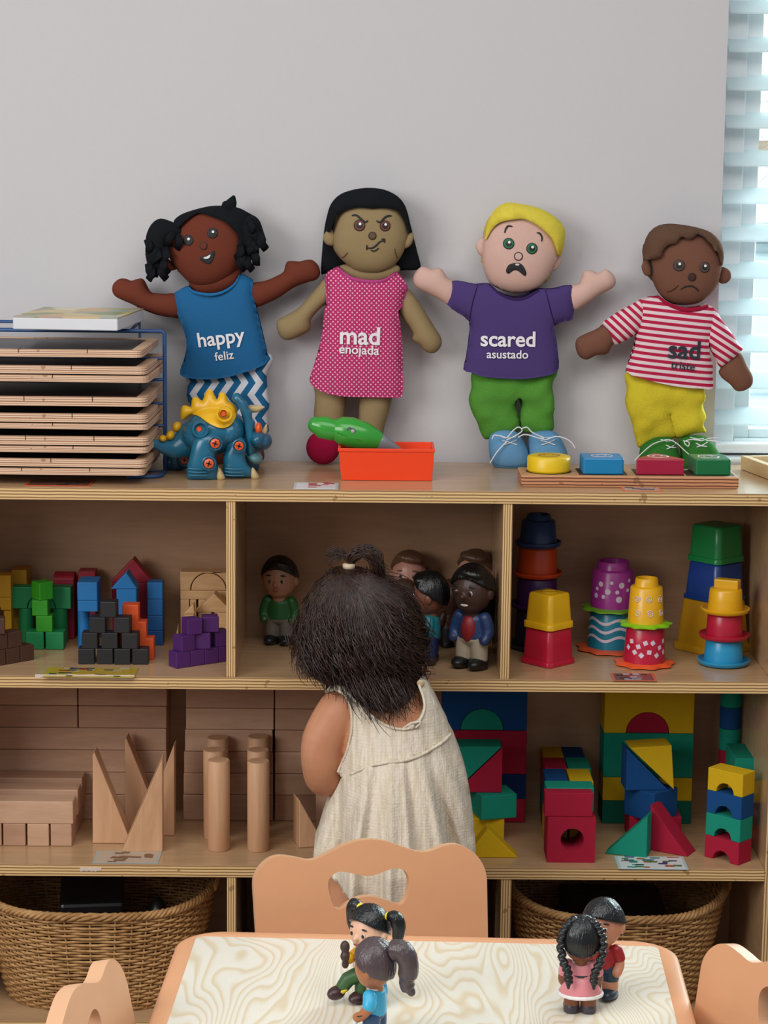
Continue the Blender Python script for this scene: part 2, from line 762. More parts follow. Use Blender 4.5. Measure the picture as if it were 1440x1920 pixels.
# venetian blind
sl = NT('blind_slat', .55)
nb = sl.t.nodes
sl.base('f0f8fa')
tr = sl.n('ShaderNodeBsdfTranslucent')
tr.inputs[0].default_value = lin('f2fbfd')
mx = sl.n('ShaderNodeMixShader', {0: .55})
sl.t.links.new(sl.b.outputs[0], mx.inputs[1])
sl.t.links.new(tr.outputs[0], mx.inputs[2])
sl.t.links.new(mx.outputs[0], sl.t.nodes['Material Output'].inputs[0])
BY, PITCH = .352, .0592
zb = P(1400, 23, BY).z
gs = []
kk = int((zb - (WZ0 + .03)) / PITCH)
z0s = zb - kk * PITCH
ns = int((WZ1 - .08 - z0s) / PITCH)
for i in range(ns):
    zz = z0s + i * PITCH
    sec = []
    for j in range(7):
        q = j / 6
        a = math.radians(29)
        c = -.5 + q
        cr = .003 * (1 - (2 * c) ** 2)
        sec.append((BY + .025 + .05 * c * math.cos(a) - cr * math.sin(a), zz + .0125 + .05 * c * math.sin(a) + cr * math.cos(a)))
    pl = sec + [(y + .0012, z - .0026) for y, z in sec[::-1]]
    n = len(pl)
    V = [(WX0 + .009, y, z) for y, z in pl] + [(WX1 - .009, y, z) for y, z in pl]
    Fc = [tuple(range(n)), tuple(range(2 * n - 1, n - 1, -1))] + [((i2 + 1) % n, i2, n + i2, n + (i2 + 1) % n) for i2 in range(n)]
    gs.append((V, Fc))
bl = thing('venetian_blind', 'white horizontal slat blind hanging in the window at the right edge', 'blind', (1.15, BY, WZ0))
mk('slats', join(*gs), sl.m, bl)
mk('headrail', box(WX0 + .006, WX1 - .006, BY - .01, BY + .05, WZ1 - .06, WZ1 - .002), plastic('eef4f6'), bl, bevel=.003)
mk('bottom_rail', box(WX0 + .009, WX1 - .009, BY, BY + .05, WZ0 + .010, WZ0 + .026), plastic('eef4f6'), bl, bevel=.003)
for xx in (.72, 1.15, 1.6):
    mk('ladder_cord', tube([(xx, BY - .004, WZ0 + .02), (xx, BY - .004, WZ1 - .05)], .0008, 6), plastic('f2f6f8'), bl)
# drawings taped to the pane
pt_ = NT('thin_paper', .8)
pt_.base('f4f2ef')
tl = pt_.n('ShaderNodeBsdfTranslucent')
tl.inputs[0].default_value = lin('f6f4f2')
mp_ = pt_.n('ShaderNodeMixShader', {0: .6})
pt_.t.links.new(pt_.b.outputs[0], mp_.inputs[1])
pt_.t.links.new(tl.outputs[0], mp_.inputs[2])
pt_.t.links.new(mp_.outputs[0], pt_.t.nodes['Material Output'].inputs[0])
pap = pt_.m
ink = plastic('b4babf', .7)
for i, (va, vb, lab) in enumerate([(-60, 120, 'plain white sheet taped highest on the window pane'), (122, 222, 'white sheet with one pencil line taped mid pane'), (224, 352, 'white sheet with scribbles and an orange patch taped lowest on the pane')]):
    a, b = P(1419 - 5 * i, va, .399), P(1419 - 5 * i, vb, .399)
    th = thing('taped_drawing', lab, 'drawing', (a.x + .1, .399, b.z), 'drawings taped to the window pane')
    mk('sheet', box(a.x, a.x + .2, .398, .3985, b.z, a.z), pap, th)
    st = []
    for q in range([2, 3, 9][i]):
        x0 = a.x + .004 + random.random() * .03
        zz = b.z + (a.z - b.z) * random.random()
        st.append(tube([(x0, .3978, zz), (x0 + .008, .3978, zz + random.uniform(-.012, .012)), (x0 + .02, .3978, zz + random.uniform(-.012, .012))], .0005, 5))
    mk('pencil_lines', join(*st), ink, th)
    if i == 2:
        mk('orange_patch', box(a.x + .001, a.x + .06, .3975, .398, b.z + .05, b.z + .075), plastic('f6e3c8', .8), th)

# ------------------------------------------------------------------ the plywood shelf unit
SURF = wood('c2a07a', 'ad8a66', 0, .22, 10, .5)
BACKM = wood('bf9877', 'a98262', 0, .45, 5, .4)
PZ, PX = ply('Z', 4), ply('X', 4)
UX0, UX1 = -.640, .626
un = thing('shelf_unit', 'birch plywood shelf unit with three rows of open cubbies against the wall', 'shelf unit', (0, 0, 0))
fm = lambda i, p: 1 if i == 0 else 0


def board(name, x0, x1, z1, th=.0185, y0=0, y1=.3):
    return mk(name, box(x0, x1, y0, y1, z1 - th, z1), [SURF, PZ], un, midx=fm, bevel=.0012)


board('top_board', UX0 - .012, UX1 + .02, ZT)
board('shelf', UX0 + .018, UX1 - .018, ZM)
board('shelf', UX0 + .018, UX1 - .018, ZL)
board('bottom_board', UX0 + .018, UX1 - .018, ZB)
for xa, z0, z1 in ((-.2028, ZM, ZT - .0185), (.2028, ZM, ZT - .0185), (-.2025, ZB, ZL - .0185), (.2105, ZB, ZL - .0185)):
    th = .0142 if xa < 0 or z0 > ZL else .016
    mk('divider', box(xa, xa + th, .002, .29, z0, z1), [SURF, PX], un, midx=fm, bevel=.001)
mk('side_panel', box(UX0, UX0 + .018, .001, .3, .02, ZT - .0185), [SURF, PX], un, midx=fm, bevel=.001)
mk('side_panel', box(UX1 - .018, UX1, .001, .3, .02, ZT - .0185), [SURF, PX], un, midx=fm, bevel=.001)
mk('back_panel', box(UX0 + .018, UX1 - .018, .290, .299, ZB, ZT - .0185), BACKM, un)
mk('plinth', box(UX0 + .02, UX1 - .02, .03, .28, 0, ZB - .0185), SURF, un)


# shelf labels: laminated picture cards
def card(label, u0, u1, v0, v1, Z, base, blobs, border=None, curl=0):
    a, b, c, d = G(u0, v1, Z), G(u1, v1, Z), G(u1 - 6, v0, Z), G(u0 + 8, v0, Z)
    y0, y1 = a.y, min(d.y, a.y + .06)
    x0, x1 = a.x, b.x
    th = thing('shelf_label', label, 'label', ((x0 + x1) / 2, (y0 + y1) / 2, Z), 'picture labels on the shelf edges')
    mk('card', box(x0, x1, y0, y1, Z + .0002, Z + .0008), plastic(border or base, .25), th)
    if border:
        mk('picture_ground', box(x0 + .004, x1 - .004, y0 + .003, y1 - .003, Z + .0008, Z + .0010), plastic(base, .25), th)
    gs = {}
    rnd = random.Random(label)
    for cc, k in blobs:
        for i in range(k):
            xx, yy = rnd.uniform(x0 + .012, x1 - .012), rnd.uniform(y0 + .006, y1 - .006)
            ww, hh = rnd.uniform(.004, .009), rnd.uniform(.0015, .004)
            gs.setdefault(cc, []).append(xf(prism([(-ww, -hh), (ww, -hh * .6), (ww * .8, hh), (-ww, hh * .8)], 0, .0003), T(xx, yy, Z + .0010 + .0003 + .00002 * i, 0, PI / 2)))
    for cc, q in gs.items():
        mk('printed_shapes', join(*q), plastic(cc, .3), th)


card('red and white picture label left of the orange bin', 550, 634, 905, 917, ZT, 'e8e4e2', [('b3242e', 7)], 'c9d0d2')
card('orange edged label under the puzzle rack', 45, 170, 897, 911, ZT, '6a4636', [('2a1f1c', 5)], 'd05a36')
card('orange edged label below the shape sorter board', 1168, 1242, 914, 921, ZT, 'b8a8a0', [('4a4a50', 4)], 'e0764e')
card('yellow block picture label in front of the black cubes', 80, 252, 1250, 1270, ZM, 'b89a2c', [('8c2222', 6), ('2c4a34', 6), ('3a4a70', 5), ('b9b4a0', 5)])
card('orange edged label in front of the red patterned cup', 1150, 1232, 1263, 1277, ZM, '7c4a44', [('b8c4cc', 5), ('2c2c34', 4)], 'd86a48')
card('pale label with brown block picture before the wooden wedges', 173, 297, 1596, 1619, ZL, 'b9aa98', [('7a573c', 16)], '9fb0ae')
card('white label with colourful foam block picture on the lowest shelf', 1160, 1291, 1600, 1630, ZL, 'dfe6e6', [('3f7a34', 6), ('b5542f', 7), ('27406f', 7), ('2a8a80', 5)], 'b9d3d6')
# worn paper strips stuck on the shelf edges
for (u0, u1, va, vb, lab) in ((66, 252, 1266, 1271, 'torn white tape on the edge under the yellow label'), (150, 190, 1627, 1633, 'scuffed white sticker remnant on the lowest shelf edge'), ):
    a, b = P(u0, vb, -.0004), P(u1, va, -.0004)
    n = 14
    V = []
    for i in range(n + 1):
        x = a.x + (b.x - a.x) * i / n
        V += [(x, -.0006, a.z + random.uniform(-.001, .0015)), (x, -.0006, b.z + random.uniform(-.001, .001)), (x, .0001, b.z), (x, .0001, a.z)]
    Fc = [(4 * i, 4 * i + 4, 4 * i + 5, 4 * i + 1) for i in range(n)] + [(4 * i + 1, 4 * i + 5, 4 * i + 6, 4 * i + 2) for i in range(n)] + [(4 * i + 3, 4 * i + 7, 4 * i + 4, 4 * i) for i in range(n)] + [(4 * i + 2, 4 * i + 6, 4 * i + 7, 4 * i + 3) for i in range(n)] + [(0, 1, 2, 3), (4 * n + 3, 4 * n + 2, 4 * n + 1, 4 * n)]
    o = mk('tape_strip', (V, Fc), plastic('d6c6b8', .3))
    tag(o, lab, 'tape')
# ------------------------------------------------------------------ four plush dolls leaning on the wall
BLACKF = cloth('15171c', .85, 700, .3)
LETW = plastic('e9e6ea', .7)
LETD = plastic('1d2433', .7)
LINE = plastic('17181d', .7)


def ringpoly(x, z, r, r2):
    return circ(x, z, r, 28)


class Doll:
    def __init__(s, label, org, sc, Y, foot, skin):
        s.q = zm(org[0], org[1], sc)
        s.s, s.Y = sc, Y
        b = G(*s.q([foot])[0], ZT)
        s.t = thing('plush_doll', label, 'doll', (b.x, Y, ZT), 'plush dolls with feeling words')
        s.skin = cloth(skin, .95, 900, .2)
        s.mpp = (Y + D) / F * 1.01 * sc     # metres per traced unit

    def w(s, pts):
        return XZ(s.q(pts), s.Y)

    def pil(s, name, pts, mat, dy=0, k=1.0, parent=None, extend=None, cap=None, sm=5, label=None, back=1.0):
        f = None
        poly = s.w(pts)
        if extend:
            f = Field([tuple(p)[:2] for p in crv(s.w(extend), 5, True)], k)
        g = pillow(poly, s.Y + dy, k, field=f, cap=cap, sm=sm, back=back, sp=None if not f else f.h * 1.5)
        o = mk(name, g, mat, parent or s.t, smooth=True, label=label)
        if name == 'trousers':
            tx = bpy.data.textures.get('folds') or bpy.data.textures.new('folds', 'CLOUDS')
            tx.noise_scale, tx.noise_depth = .048, 1
            dm = o.modifiers.new('folds', 'DISPLACE')
            dm.texture, dm.texture_coords, dm.mid_level = tx, 'LOCAL', .5
            dm.strength = .017 if name == 'trousers' else .0022
        return o, f or Field([tuple(p)[:2] for p in (crv(poly, 5, True) if sm else poly)], k)

    def head(s, pts, k=.78, dy=0):
        o, f = s.pil('head', pts, s.skin, dy, k)
        s.h, s.hf, s.hy = o, f, s.Y + dy

    def patch(s, name, pts, mat, off=.0010, sm=4, field=None, Y=None, parent=None, th=.0012):
        return mk(name, decal(s.w(pts), Y or s.hy, field or s.hf, off, sm, thick=th), mat, parent or s.h, smooth=True)

    def line(s, name, pts, wd=8, off=.0014, parent=None, mat=None):
        poly = stroke(s.w(pts), wd * s.mpp)
        return mk(name, decal(poly, s.hy, s.hf, off, 0, sp=wd * s.mpp * .7), mat or LINE, parent or s.h, smooth=True)

    def eye(s, x, y, r, iris, rim='17181d', pupil='101216', shine=True, wide=.86):
        e = s.patch('eye', circ(x, y, r, 20), plastic(rim, .7), .0009)
        fs = decal(s.w(circ(x, y, r * wide, 20)), s.hy, s.hf, .0013)
        mk('iris', fs, plastic(iris, .7), s.h, smooth=True)
        mk('pupil', decal(s.w(circ(x, y - r * .02, r * .52, 16)), s.hy, s.hf, .0017), plastic(pupil, .6), s.h, smooth=True)
        if shine:
            mk('eye_highlight', decal(s.w(circ(x + r * .1, y - r * .25, r * .24, 10)), s.hy, s.hf, .0021), plastic('f2f0ea', .6), s.h, smooth=True)

    def nose(s, x, y, r, col=None):
        s.patch('nose', circ(x, y, r, 20), LINE, .0009)
        mk('nose_centre', decal(s.w(circ(x, y, r * .78, 20)), s.hy, s.hf, .0013), s.skin if not col else cloth(col), s.h, smooth=True)

    def ear(s, pts, dy=.004):
        s.pil('ear', pts, s.skin, dy, .9, parent=s.h)

    def word(s, body, wd, x, y, ang, field, Y, mat, bold, parent):
        c = s.w([(x, y)])[0]
        mk('lettering', textdecal(body, wd * s.mpp, c[0], c[1], Y, field, ang, bold, .0024), mat, parent)


def lace(d, pts, r=2.6, parent=None, dy=-.045):
    w3 = [(a, d.Y + dy - (0 if len(p) < 3 else p[2]), b) for (a, b), p in zip(d.w([p[:2] for p in pts]), pts)]
    return tube(crv(w3, 5), r * d.mpp, 6)


# --- happy
d = Doll('brown-skinned plush girl doll in a blue happy top with black pigtails, behind the toy dinosaur', (180, 340), .30556, .268, (820, 1700), '74392a')
d.head([(505, 275), (560, 215), (650, 175), (770, 165), (860, 200), (912, 270), (925, 350), (918, 420), (895, 495), (850, 560), (800, 605), (720, 645), (640, 648), (575, 620), (530, 580), (480, 520), (440, 440), (450, 350)])
d.pil('neck', [(590, 560), (860, 520), (890, 590), (850, 650), (720, 700), (595, 680)], d.skin, .004, .8)
d.ear([(395, 475), (430, 470), (470, 500), (495, 535), (455, 550), (412, 532)])
d.ear([(890, 425), (905, 370), (930, 345), (957, 358), (955, 395), (925, 430)])
d.pil('arm', [(540, 700), (480, 688), (420, 690), (350, 685), (325, 665), (300, 615), (280, 597), (250, 600), (215, 610), (180, 598), (140, 600), (105, 630), (97, 670), (115, 705), (160, 730), (220, 755), (290, 790), (370, 820), (450, 835), (520, 835), (560, 770)], d.skin, .004, .85)
d.pil('arm', [(930, 640), (970, 622), (1040, 610), (1110, 580), (1150, 555), (1160, 520), (1175, 492), (1215, 490), (1250, 492), (1290, 482), (1330, 485), (1365, 520), (1375, 570), (1350, 605), (1300, 620), (1220, 650), (1130, 710), (1060, 745), (985, 772), (930, 740)], d.skin, .004, .85)
CH = NT('chevron_cloth', .95, .1)
x, y, z = CH.xyz(CH.co())
zig = CH.math('ABSOLUTE', CH.math('SUBTRACT', CH.math('FRACT', CH.math('MULTIPLY', z, 27.0)), .5))
fr = CH.math('FRACT', CH.math('ADD', CH.math('MULTIPLY', x, 44.0), CH.math('MULTIPLY', zig, 1.15)))
CH.base(CH.mix(CH.math('GREATER_THAN', fr, .5), 'd3d5db', '24628e'))
CH.bump(CH.noise(CH.co(), 300), .3)
d.pil('trousers', [(590, 1130), (1030, 1060), (1060, 1180), (1067, 1330), (1058, 1450), (1050, 1580), (985, 1660), (880, 1690), (820, 1640), (815, 1420), (800, 1400), (790, 1640), (740, 1700), (640, 1690), (600, 1560), (590, 1380), (572, 1250)], CH.m, .002, .62, cap=.03)
for ptz in ([(600, 1640), (760, 1640), (790, 1700), (760, 1760), (620, 1765), (590, 1700)], [(850, 1640), (990, 1600), (1030, 1650), (1020, 1715), (900, 1745), (840, 1700)]):
    d.pil('foot', ptz, d.skin, -.006, 1.1)
ext = [(485, 680), (570, 640), (720, 640), (850, 600), (885, 565), (960, 600), (970, 700), (985, 770), (1010, 870), (1035, 980), (1055, 1110), (1070, 1300), (640, 1400), (500, 1300), (545, 1080), (560, 1000), (540, 900), (510, 830), (488, 760)]
so, sf = d.pil('top', [(485, 690), (500, 672), (570, 640), (600, 664), (650, 678), (720, 682), (790, 665), (850, 625), (885, 568), (930, 585), (962, 605), (965, 640), (970, 700), (985, 770), (1010, 870), (1035, 980), (1052, 1060), (1048, 1108), (980, 1140), (880, 1172), (800, 1192), (700, 1202), (620, 1200), (520, 1180), (545, 1080), (560, 1000), (540, 900), (510, 830), (488, 760)], cloth('27699c'), -.002, .66, extend=ext, cap=.036, sm=3)
mk('neckline', decal(stroke(d.w([(572, 645), (600, 668), (650, 682), (720, 687), (790, 670), (852, 629), (885, 572)]), 16 * d.mpp), d.Y - .002, sf, .0008, 0), cloth('2a72ab'), so, smooth=True)
Ysh = d.Y - .002


class Capped:
    def __init__(s, f, c):
        s.f, s.c, s.h = f, c, f.h

    def z(s, x, y):
        return s.c * math.tanh(s.f.z(x, y) / s.c)


# (the lettering lies on the flattened front of the garment)
d.word('happy', 285, 778, 960, math.radians(8), Capped(sf, .036), Ysh, LETW, .018, so)
d.word('feliz', 115, 795, 1057, math.radians(8), Capped(sf, .036), Ysh, LETW, .010, so)
d.eye(575, 357, 33, '2a2220')
d.eye(724, 313, 33, '2a2220')
d.nose(670, 390, 24)
mo = d.patch('mouth', [(648, 462), (690, 447), (735, 420), (733, 460), (712, 497), (685, 497), (660, 482)], LINE, .0010, 3)
d.patch('teeth', [(668, 463), (690, 455), (712, 443), (706, 462), (688, 470)], plastic('e8e4de', .6), .0016, 3)
hf2 = Field([tuple(p)[:2] for p in crv(d.w([(440, 330), (480, 240), (560, 190), (650, 160), (770, 150), (870, 165), (950, 200), (975, 300), (940, 420), (850, 570), (720, 660), (640, 665), (560, 620), (470, 520), (430, 430)]), 5, True)], .78)
h1 = mk('hair', decal(d.w([(480, 245), (520, 205), (600, 175), (700, 152), (780, 150), (870, 162), (930, 190), (965, 220), (960, 300), (900, 420), (880, 400), (880, 330), (850, 290), (800, 245), (720, 212), (640, 192), (590, 215), (540, 255), (505, 285)]), d.Y, hf2, .002, 4, thick=.012), BLACKF, d.h, smooth=True)
for ptz in ([(470, 245), (400, 226), (345, 262), (312, 340), (318, 430), (308, 440), (325, 520), (350, 570), (385, 588), (392, 560), (430, 582), (412, 540), (420, 490), (440, 460), (440, 385), (470, 350), (518, 372), (540, 300), (510, 265)],
            [(890, 250), (950, 205), (995, 225), (1020, 270), (1045, 368), (1028, 402), (1000, 388), (1006, 437), (988, 440), (990, 480), (955, 478), (920, 455), (905, 480), (888, 430), (890, 350), (880, 290)]):
    d.pil('pigtail', ptz, BLACKF, -.016, .7, parent=d.h, sm=3)
    c = d.w([ptz[0], ptz[5], ptz[9]])
    loops = []
    rnd = random.Random(3)
    for i in range(16):
        a, b = ptz[rnd.randrange(len(ptz))], ptz[rnd.randrange(len(ptz))]
        m = ((a[0] + b[0]) / 2, (a[1] + b[1]) / 2)
        pp = d.w([m, (m[0] + rnd.uniform(-30, 30), m[1] + 40), (m[0] + rnd.uniform(-40, 40), m[1] + 85)])
        if inside(np.array([m[0]]), np.array([m[1]]), ptz)[0]:
            loops.append(tube([(pp[0][0], d.Y - .028, pp[0][1]), (pp[1][0], d.Y - .036, pp[1][1]), (pp[2][0], d.Y - .026, pp[2][1])], [.006, .0065, .006], 8, sq=.3, ends=False))
    mk('felt_strips', join(*loops), BLACKF, d.h, smooth=True)
d.pil('hair_tuft', [(775, 172), (778, 128), (800, 118), (828, 95), (855, 88), (860, 170)], BLACKF, -.004, .7, parent=d.h, sm=2)

# --- mad
d = Doll('tan plush girl doll with long black hair in a pink dotted mad dress', (500, 330), .30717, .268, (345, 1750), 'a08a64')
d.pil('back_hair', [(330, 597), (335, 480), (348, 340), (365, 250), (392, 170), (450, 112), (540, 82), (630, 73), (720, 85), (800, 125), (850, 190), (880, 300), (905, 400), (925, 480), (943, 555), (920, 577), (860, 580), (790, 575), (700, 500), (560, 500), (480, 555), (430, 582), (350, 602)], BLACKF, .022, .35, cap=.014, sm=3)
d.head([(405, 330), (425, 250), (460, 170), (520, 120), (630, 100), (740, 118), (810, 180), (850, 270), (866, 340), (848, 430), (815, 500), (770, 552), (700, 590), (620, 597), (540, 577), (480, 532), (430, 480), (402, 420)])
d.ear([(345, 370), (365, 337), (400, 328), (418, 370), (412, 420), (378, 422), (352, 402)], -.006)
d.ear([(828, 440), (833, 400), (865, 352), (890, 345), (898, 372), (882, 418), (852, 440)], -.006)
d.pil('neck', [(470, 540), (780, 540), (800, 600), (700, 650), (560, 650), (460, 600)], d.skin, .004, .7)
d.pil('arm', [(420, 640), (362, 620), (290, 700), (200, 800), (120, 850), (68, 880), (60, 930), (85, 985), (130, 1005), (190, 985), (255, 950), (268, 915), (275, 870), (340, 800), (400, 760), (430, 700)], d.skin, .006, .85)
d.pil('arm', [(800, 660), (850, 680), (885, 710), (930, 770), (980, 850), (1030, 930), (1065, 990), (1065, 1040), (1032, 1078), (990, 1082), (955, 1060), (930, 1030), (888, 1005), (890, 960), (860, 910), (805, 830), (780, 740)], d.skin, .006, .85)
d.pil('leg', [(300, 1250), (480, 1250), (490, 1330), (475, 1450), (445, 1600), (300, 1600), (288, 1480), (295, 1350)], d.skin, .004, .8)
d.pil('leg', [(570, 1250), (775, 1250), (772, 1330), (750, 1420), (720, 1530), (690, 1640), (580, 1640), (563, 1480), (568, 1350)], d.skin, .004, .8)
RS = cloth('a00f3c')
d.pil('shoe', circ(345, 1652, 103, 14, 103), RS, -.01, .95, label='dark red shoe')
d.pil('shoe', circ(650, 1655, 103, 14, 103), RS, -.006, .95, label='dark red shoe')
DT = NT('dotted_cloth', .95, .1)
x, y, z = DT.xyz(DT.co(scale=(190, 190, 190), rot=(0, math.radians(45), 0)))
fx = DT.math('SUBTRACT', DT.math('FRACT', x), .5)
fz = DT.math('SUBTRACT', DT.math('FRACT', z), .5)
r2 = DT.math('ADD', DT.math('MULTIPLY', fx, fx), DT.math('MULTIPLY', fz, fz))
DT.base(DT.mix(DT.math('LESS_THAN', r2, .055), 'b23468', 'e9b3c0'))
DT.bump(DT.noise(DT.co(), 60, 3), .35, .003)
ext = [(362, 600), (440, 560), (620, 560), (780, 560), (850, 640), (855, 690), (825, 800), (820, 900), (828, 1000), (832, 1100), (835, 1335), (840, 1500), (260, 1480), (262, 1250), (280, 1180), (310, 1080), (340, 950), (352, 800), (365, 720)]
so, sf = d.pil('dress', [(360, 602), (400, 570), (440, 550), (475, 585), (540, 618), (640, 632), (720, 622), (780, 585), (802, 592), (850, 655), (855, 690), (842, 770), (802, 818), (816, 900), (825, 1000), (830, 1100), (830, 1200), (825, 1335), (760, 1340), (600, 1336), (450, 1330), (330, 1300), (265, 1250), (280, 1180), (310, 1080), (340, 950), (355, 800), (370, 780), (362, 700)], DT.m, -.002, .6, extend=ext, cap=.036, sm=3)
PK = cloth('c2498a')
mk('neckline', decal(stroke(d.w([(437, 556), (475, 592), (540, 625), (640, 639), (720, 629), (785, 590)]), 20 * d.mpp), d.Y - .002, Capped(sf, .036), .0008, 0), PK, so, smooth=True)
mk('armhole_trim', decal(stroke(d.w([(362, 604), (363, 660), (366, 720), (371, 778)]), 18 * d.mpp), d.Y - .002, Capped(sf, .036), .0012, 0), PK, so, smooth=True)
mk('armhole_trim', decal(stroke(d.w([(846, 655), (851, 690), (840, 768), (804, 812)]), 18 * d.mpp), d.Y - .002, Capped(sf, .036), .0012, 0), PK, so, smooth=True)
Ysh = d.Y - .002
d.word('mad', 240, 570, 965, math.radians(-1), Capped(sf, .036), Ysh, LETW, .020, so)
d.word('enojada', 240, 565, 1057, math.radians(-2), Capped(sf, .036), Ysh, LETW, .014, so)
d.eye(567, 297, 35, '6b3526')
d.eye(722, 300, 33, '6b3526')
d.line('eyebrow', [(520, 238), (548, 236), (580, 262), (600, 277), (618, 268)], 12)
d.line('eyebrow', [(670, 268), (692, 278), (718, 252), (740, 240), (762, 240)], 12)
d.nose(645, 360, 25, '705a44')
d.line('mouth', [(610, 433), (640, 434), (665, 420), (690, 396), (718, 388)], 10)
d.line('mouth', [(612, 416), (611, 445)], 9)
d.line('mouth', [(700, 380), (718, 382), (717, 402)], 9)
d.line('mouth', [(636, 447), (658, 452), (683, 434)], 8)
d.line('cheek_seam', [(455, 498), (475, 486), (495, 462)], 6, mat=cloth('6f5a3c'))
d.line('cheek_seam', [(780, 440), (788, 470), (800, 500)], 6, mat=cloth('6f5a3c'))
hf2 = Field([tuple(p)[:2] for p in crv(d.w([(365, 330), (375, 230), (400, 160), (450, 105), (540, 75), (630, 66), (725, 78), (808, 118), (860, 190), (880, 260), (890, 340), (860, 440), (770, 560), (620, 600), (480, 540), (390, 440)]), 5, True)], .74)
mk('hair', decal(d.w([(362, 330), (372, 250), (398, 170), (452, 114), (540, 84), (630, 75), (720, 87), (798, 127), (845, 190), (868, 260), (886, 340), (866, 335), (845, 270), (815, 225), (780, 203), (700, 192), (640, 197), (560, 190), (475, 207), (435, 235), (412, 280), (392, 335)]), d.Y, hf2, .002, 3, thick=.012), BLACKF, d.h, smooth=True)

# --- scared
d = Doll('pale plush boy doll with yellow hair in a purple scared shirt', (760, 360), .29167, .268, (690, 1775), 'e0b8aa')
d.pil('back_hair', [(490, 420), (515, 220), (600, 110), (750, 80), (930, 150), (1010, 240), (1000, 400), (945, 520), (890, 590), (700, 600), (520, 480)], cloth('d8bd3c'), .012, .5, cap=.02)
d.head([(505, 300), (525, 220), (590, 150), (680, 110), (790, 115), (890, 165), (965, 250), (988, 350), (982, 420), (950, 490), (910, 560), (850, 620), (760, 648), (680, 648), (600, 622), (540, 580), (505, 500), (492, 400)])
d.ear([(453, 350), (475, 307), (510, 298), (522, 350), (508, 408), (475, 402)])
d.ear([(918, 502), (928, 465), (960, 412), (990, 403), (1003, 440), (982, 490), (942, 512)])
SH = cloth('52407a')
d.pil('arm', [(360, 620), (310, 572), (270, 550), (240, 502), (210, 487), (170, 495), (110, 480), (70, 510), (50, 560), (70, 610), (140, 650), (220, 692), (290, 735), (360, 700)], d.skin, .004, .85)
d.pil('arm', [(1010, 630), (1065, 600), (1112, 590), (1130, 552), (1150, 510), (1200, 505), (1240, 520), (1290, 498), (1338, 530), (1355, 580), (1330, 620), (1250, 662), (1180, 712), (1070, 772), (1010, 720)], d.skin, .004, .85)
GP = cloth('5a9a3a', .95, 500, .3, .5)
d.pil('trousers', [(440, 1120), (700, 1110), (955, 1120), (962, 1250), (965, 1330), (952, 1430), (955, 1520), (900, 1545), (800, 1562), (744, 1532), (738, 1430), (728, 1330), (722, 1430), (724, 1532), (650, 1552), (560, 1580), (510, 1587), (480, 1530), (445, 1430), (430, 1330), (436, 1250)], GP, .0, .62, cap=.034, sm=4)
ext = [(300, 570), (380, 575), (450, 590), (540, 585), (690, 620), (860, 600), (960, 615), (1065, 595), (1080, 680), (1075, 815), (965, 850), (975, 950), (985, 1130), (1000, 1300), (350, 1300), (373, 1140), (390, 1060), (405, 950), (410, 830), (330, 770), (270, 720), (275, 640)]
so, sf = d.pil('shirt', [(300, 572), (380, 577), (450, 592), (540, 586), (600, 640), (690, 674), (770, 664), (850, 622), (900, 622), (960, 617), (1065, 596), (1080, 680), (1075, 815), (1020, 828), (965, 852), (950, 872), (968, 950), (978, 1040), (985, 1132), (920, 1165), (830, 1182), (740, 1190), (640, 1187), (500, 1177), (420, 1152), (373, 1140), (390, 1060), (405, 950), (410, 832), (330, 772), (270, 722), (277, 640)], SH, -.002, .6, extend=ext, cap=.038, sm=2)
CP = Capped(sf, .038)
mk('neckline', decal(stroke(d.w([(536, 590), (600, 648), (690, 682), (770, 672), (852, 628)]), 16 * d.mpp), d.Y - .002, CP, .0006, 0), cloth('3a2659'), so, smooth=True)
mk('sleeve_seam', decal(stroke(d.w([(462, 596), (440, 660), (420, 740), (410, 825)]), 8 * d.mpp), d.Y - .002, CP, .0004, 0), cloth('33204f'), so, smooth=True)
mk('sleeve_seam', decal(stroke(d.w([(895, 628), (915, 710), (935, 790), (958, 850)]), 8 * d.mpp), d.Y - .002, CP, .0004, 0), cloth('33204f'), so, smooth=True)
d.word('scared', 345, 652, 934, math.radians(0), CP, d.Y - .002, LETW, .020, so)
d.word('asustado', 262, 648, 1031, 0, CP, d.Y - .002, LETW, .012, so)
d.eye(655, 326, 36, '1c6a44')
d.eye(803, 357, 36, '1c6a44')
d.line('eyebrow', [(630, 258), (638, 232), (655, 214), (680, 218)], 11)
d.line('eyebrow', [(836, 256), (855, 262), (868, 285), (866, 312)], 11)
d.nose(717, 407, 28)
d.patch('mouth', [(638, 500), (655, 462), (690, 450), (725, 450), (752, 475), (768, 515), (758, 532), (735, 515), (712, 498), (685, 497), (655, 518)], LINE, .0010, 3)
d.patch('tooth', circ(710, 459, 14, 12, 7), plastic('cfcac8', .6), .0016, 0)
hf2 = Field([tuple(p)[:2] for p in crv(d.w([(495, 300), (525, 185), (580, 105), (650, 62), (760, 72), (870, 100), (965, 155), (1022, 220), (1030, 300), (1000, 400), (940, 500), (850, 630), (690, 655), (550, 590), (490, 420)]), 5, True)], .76)
YH = cloth('e5d04c', .95, 160, .2)
mk('hair', decal(d.w([(510, 300), (530, 190), (580, 110), (650, 69), (760, 79), (870, 108), (960, 160), (1015, 222), (1022, 290), (1000, 402), (975, 402), (960, 355), (930, 290), (870, 232), (820, 196), (750, 169), (680, 174), (600, 192), (550, 238), (522, 290)]), d.Y, hf2, .002, 3, thick=.014), YH, d.h, smooth=True)
BS = cloth('6ba0c8')
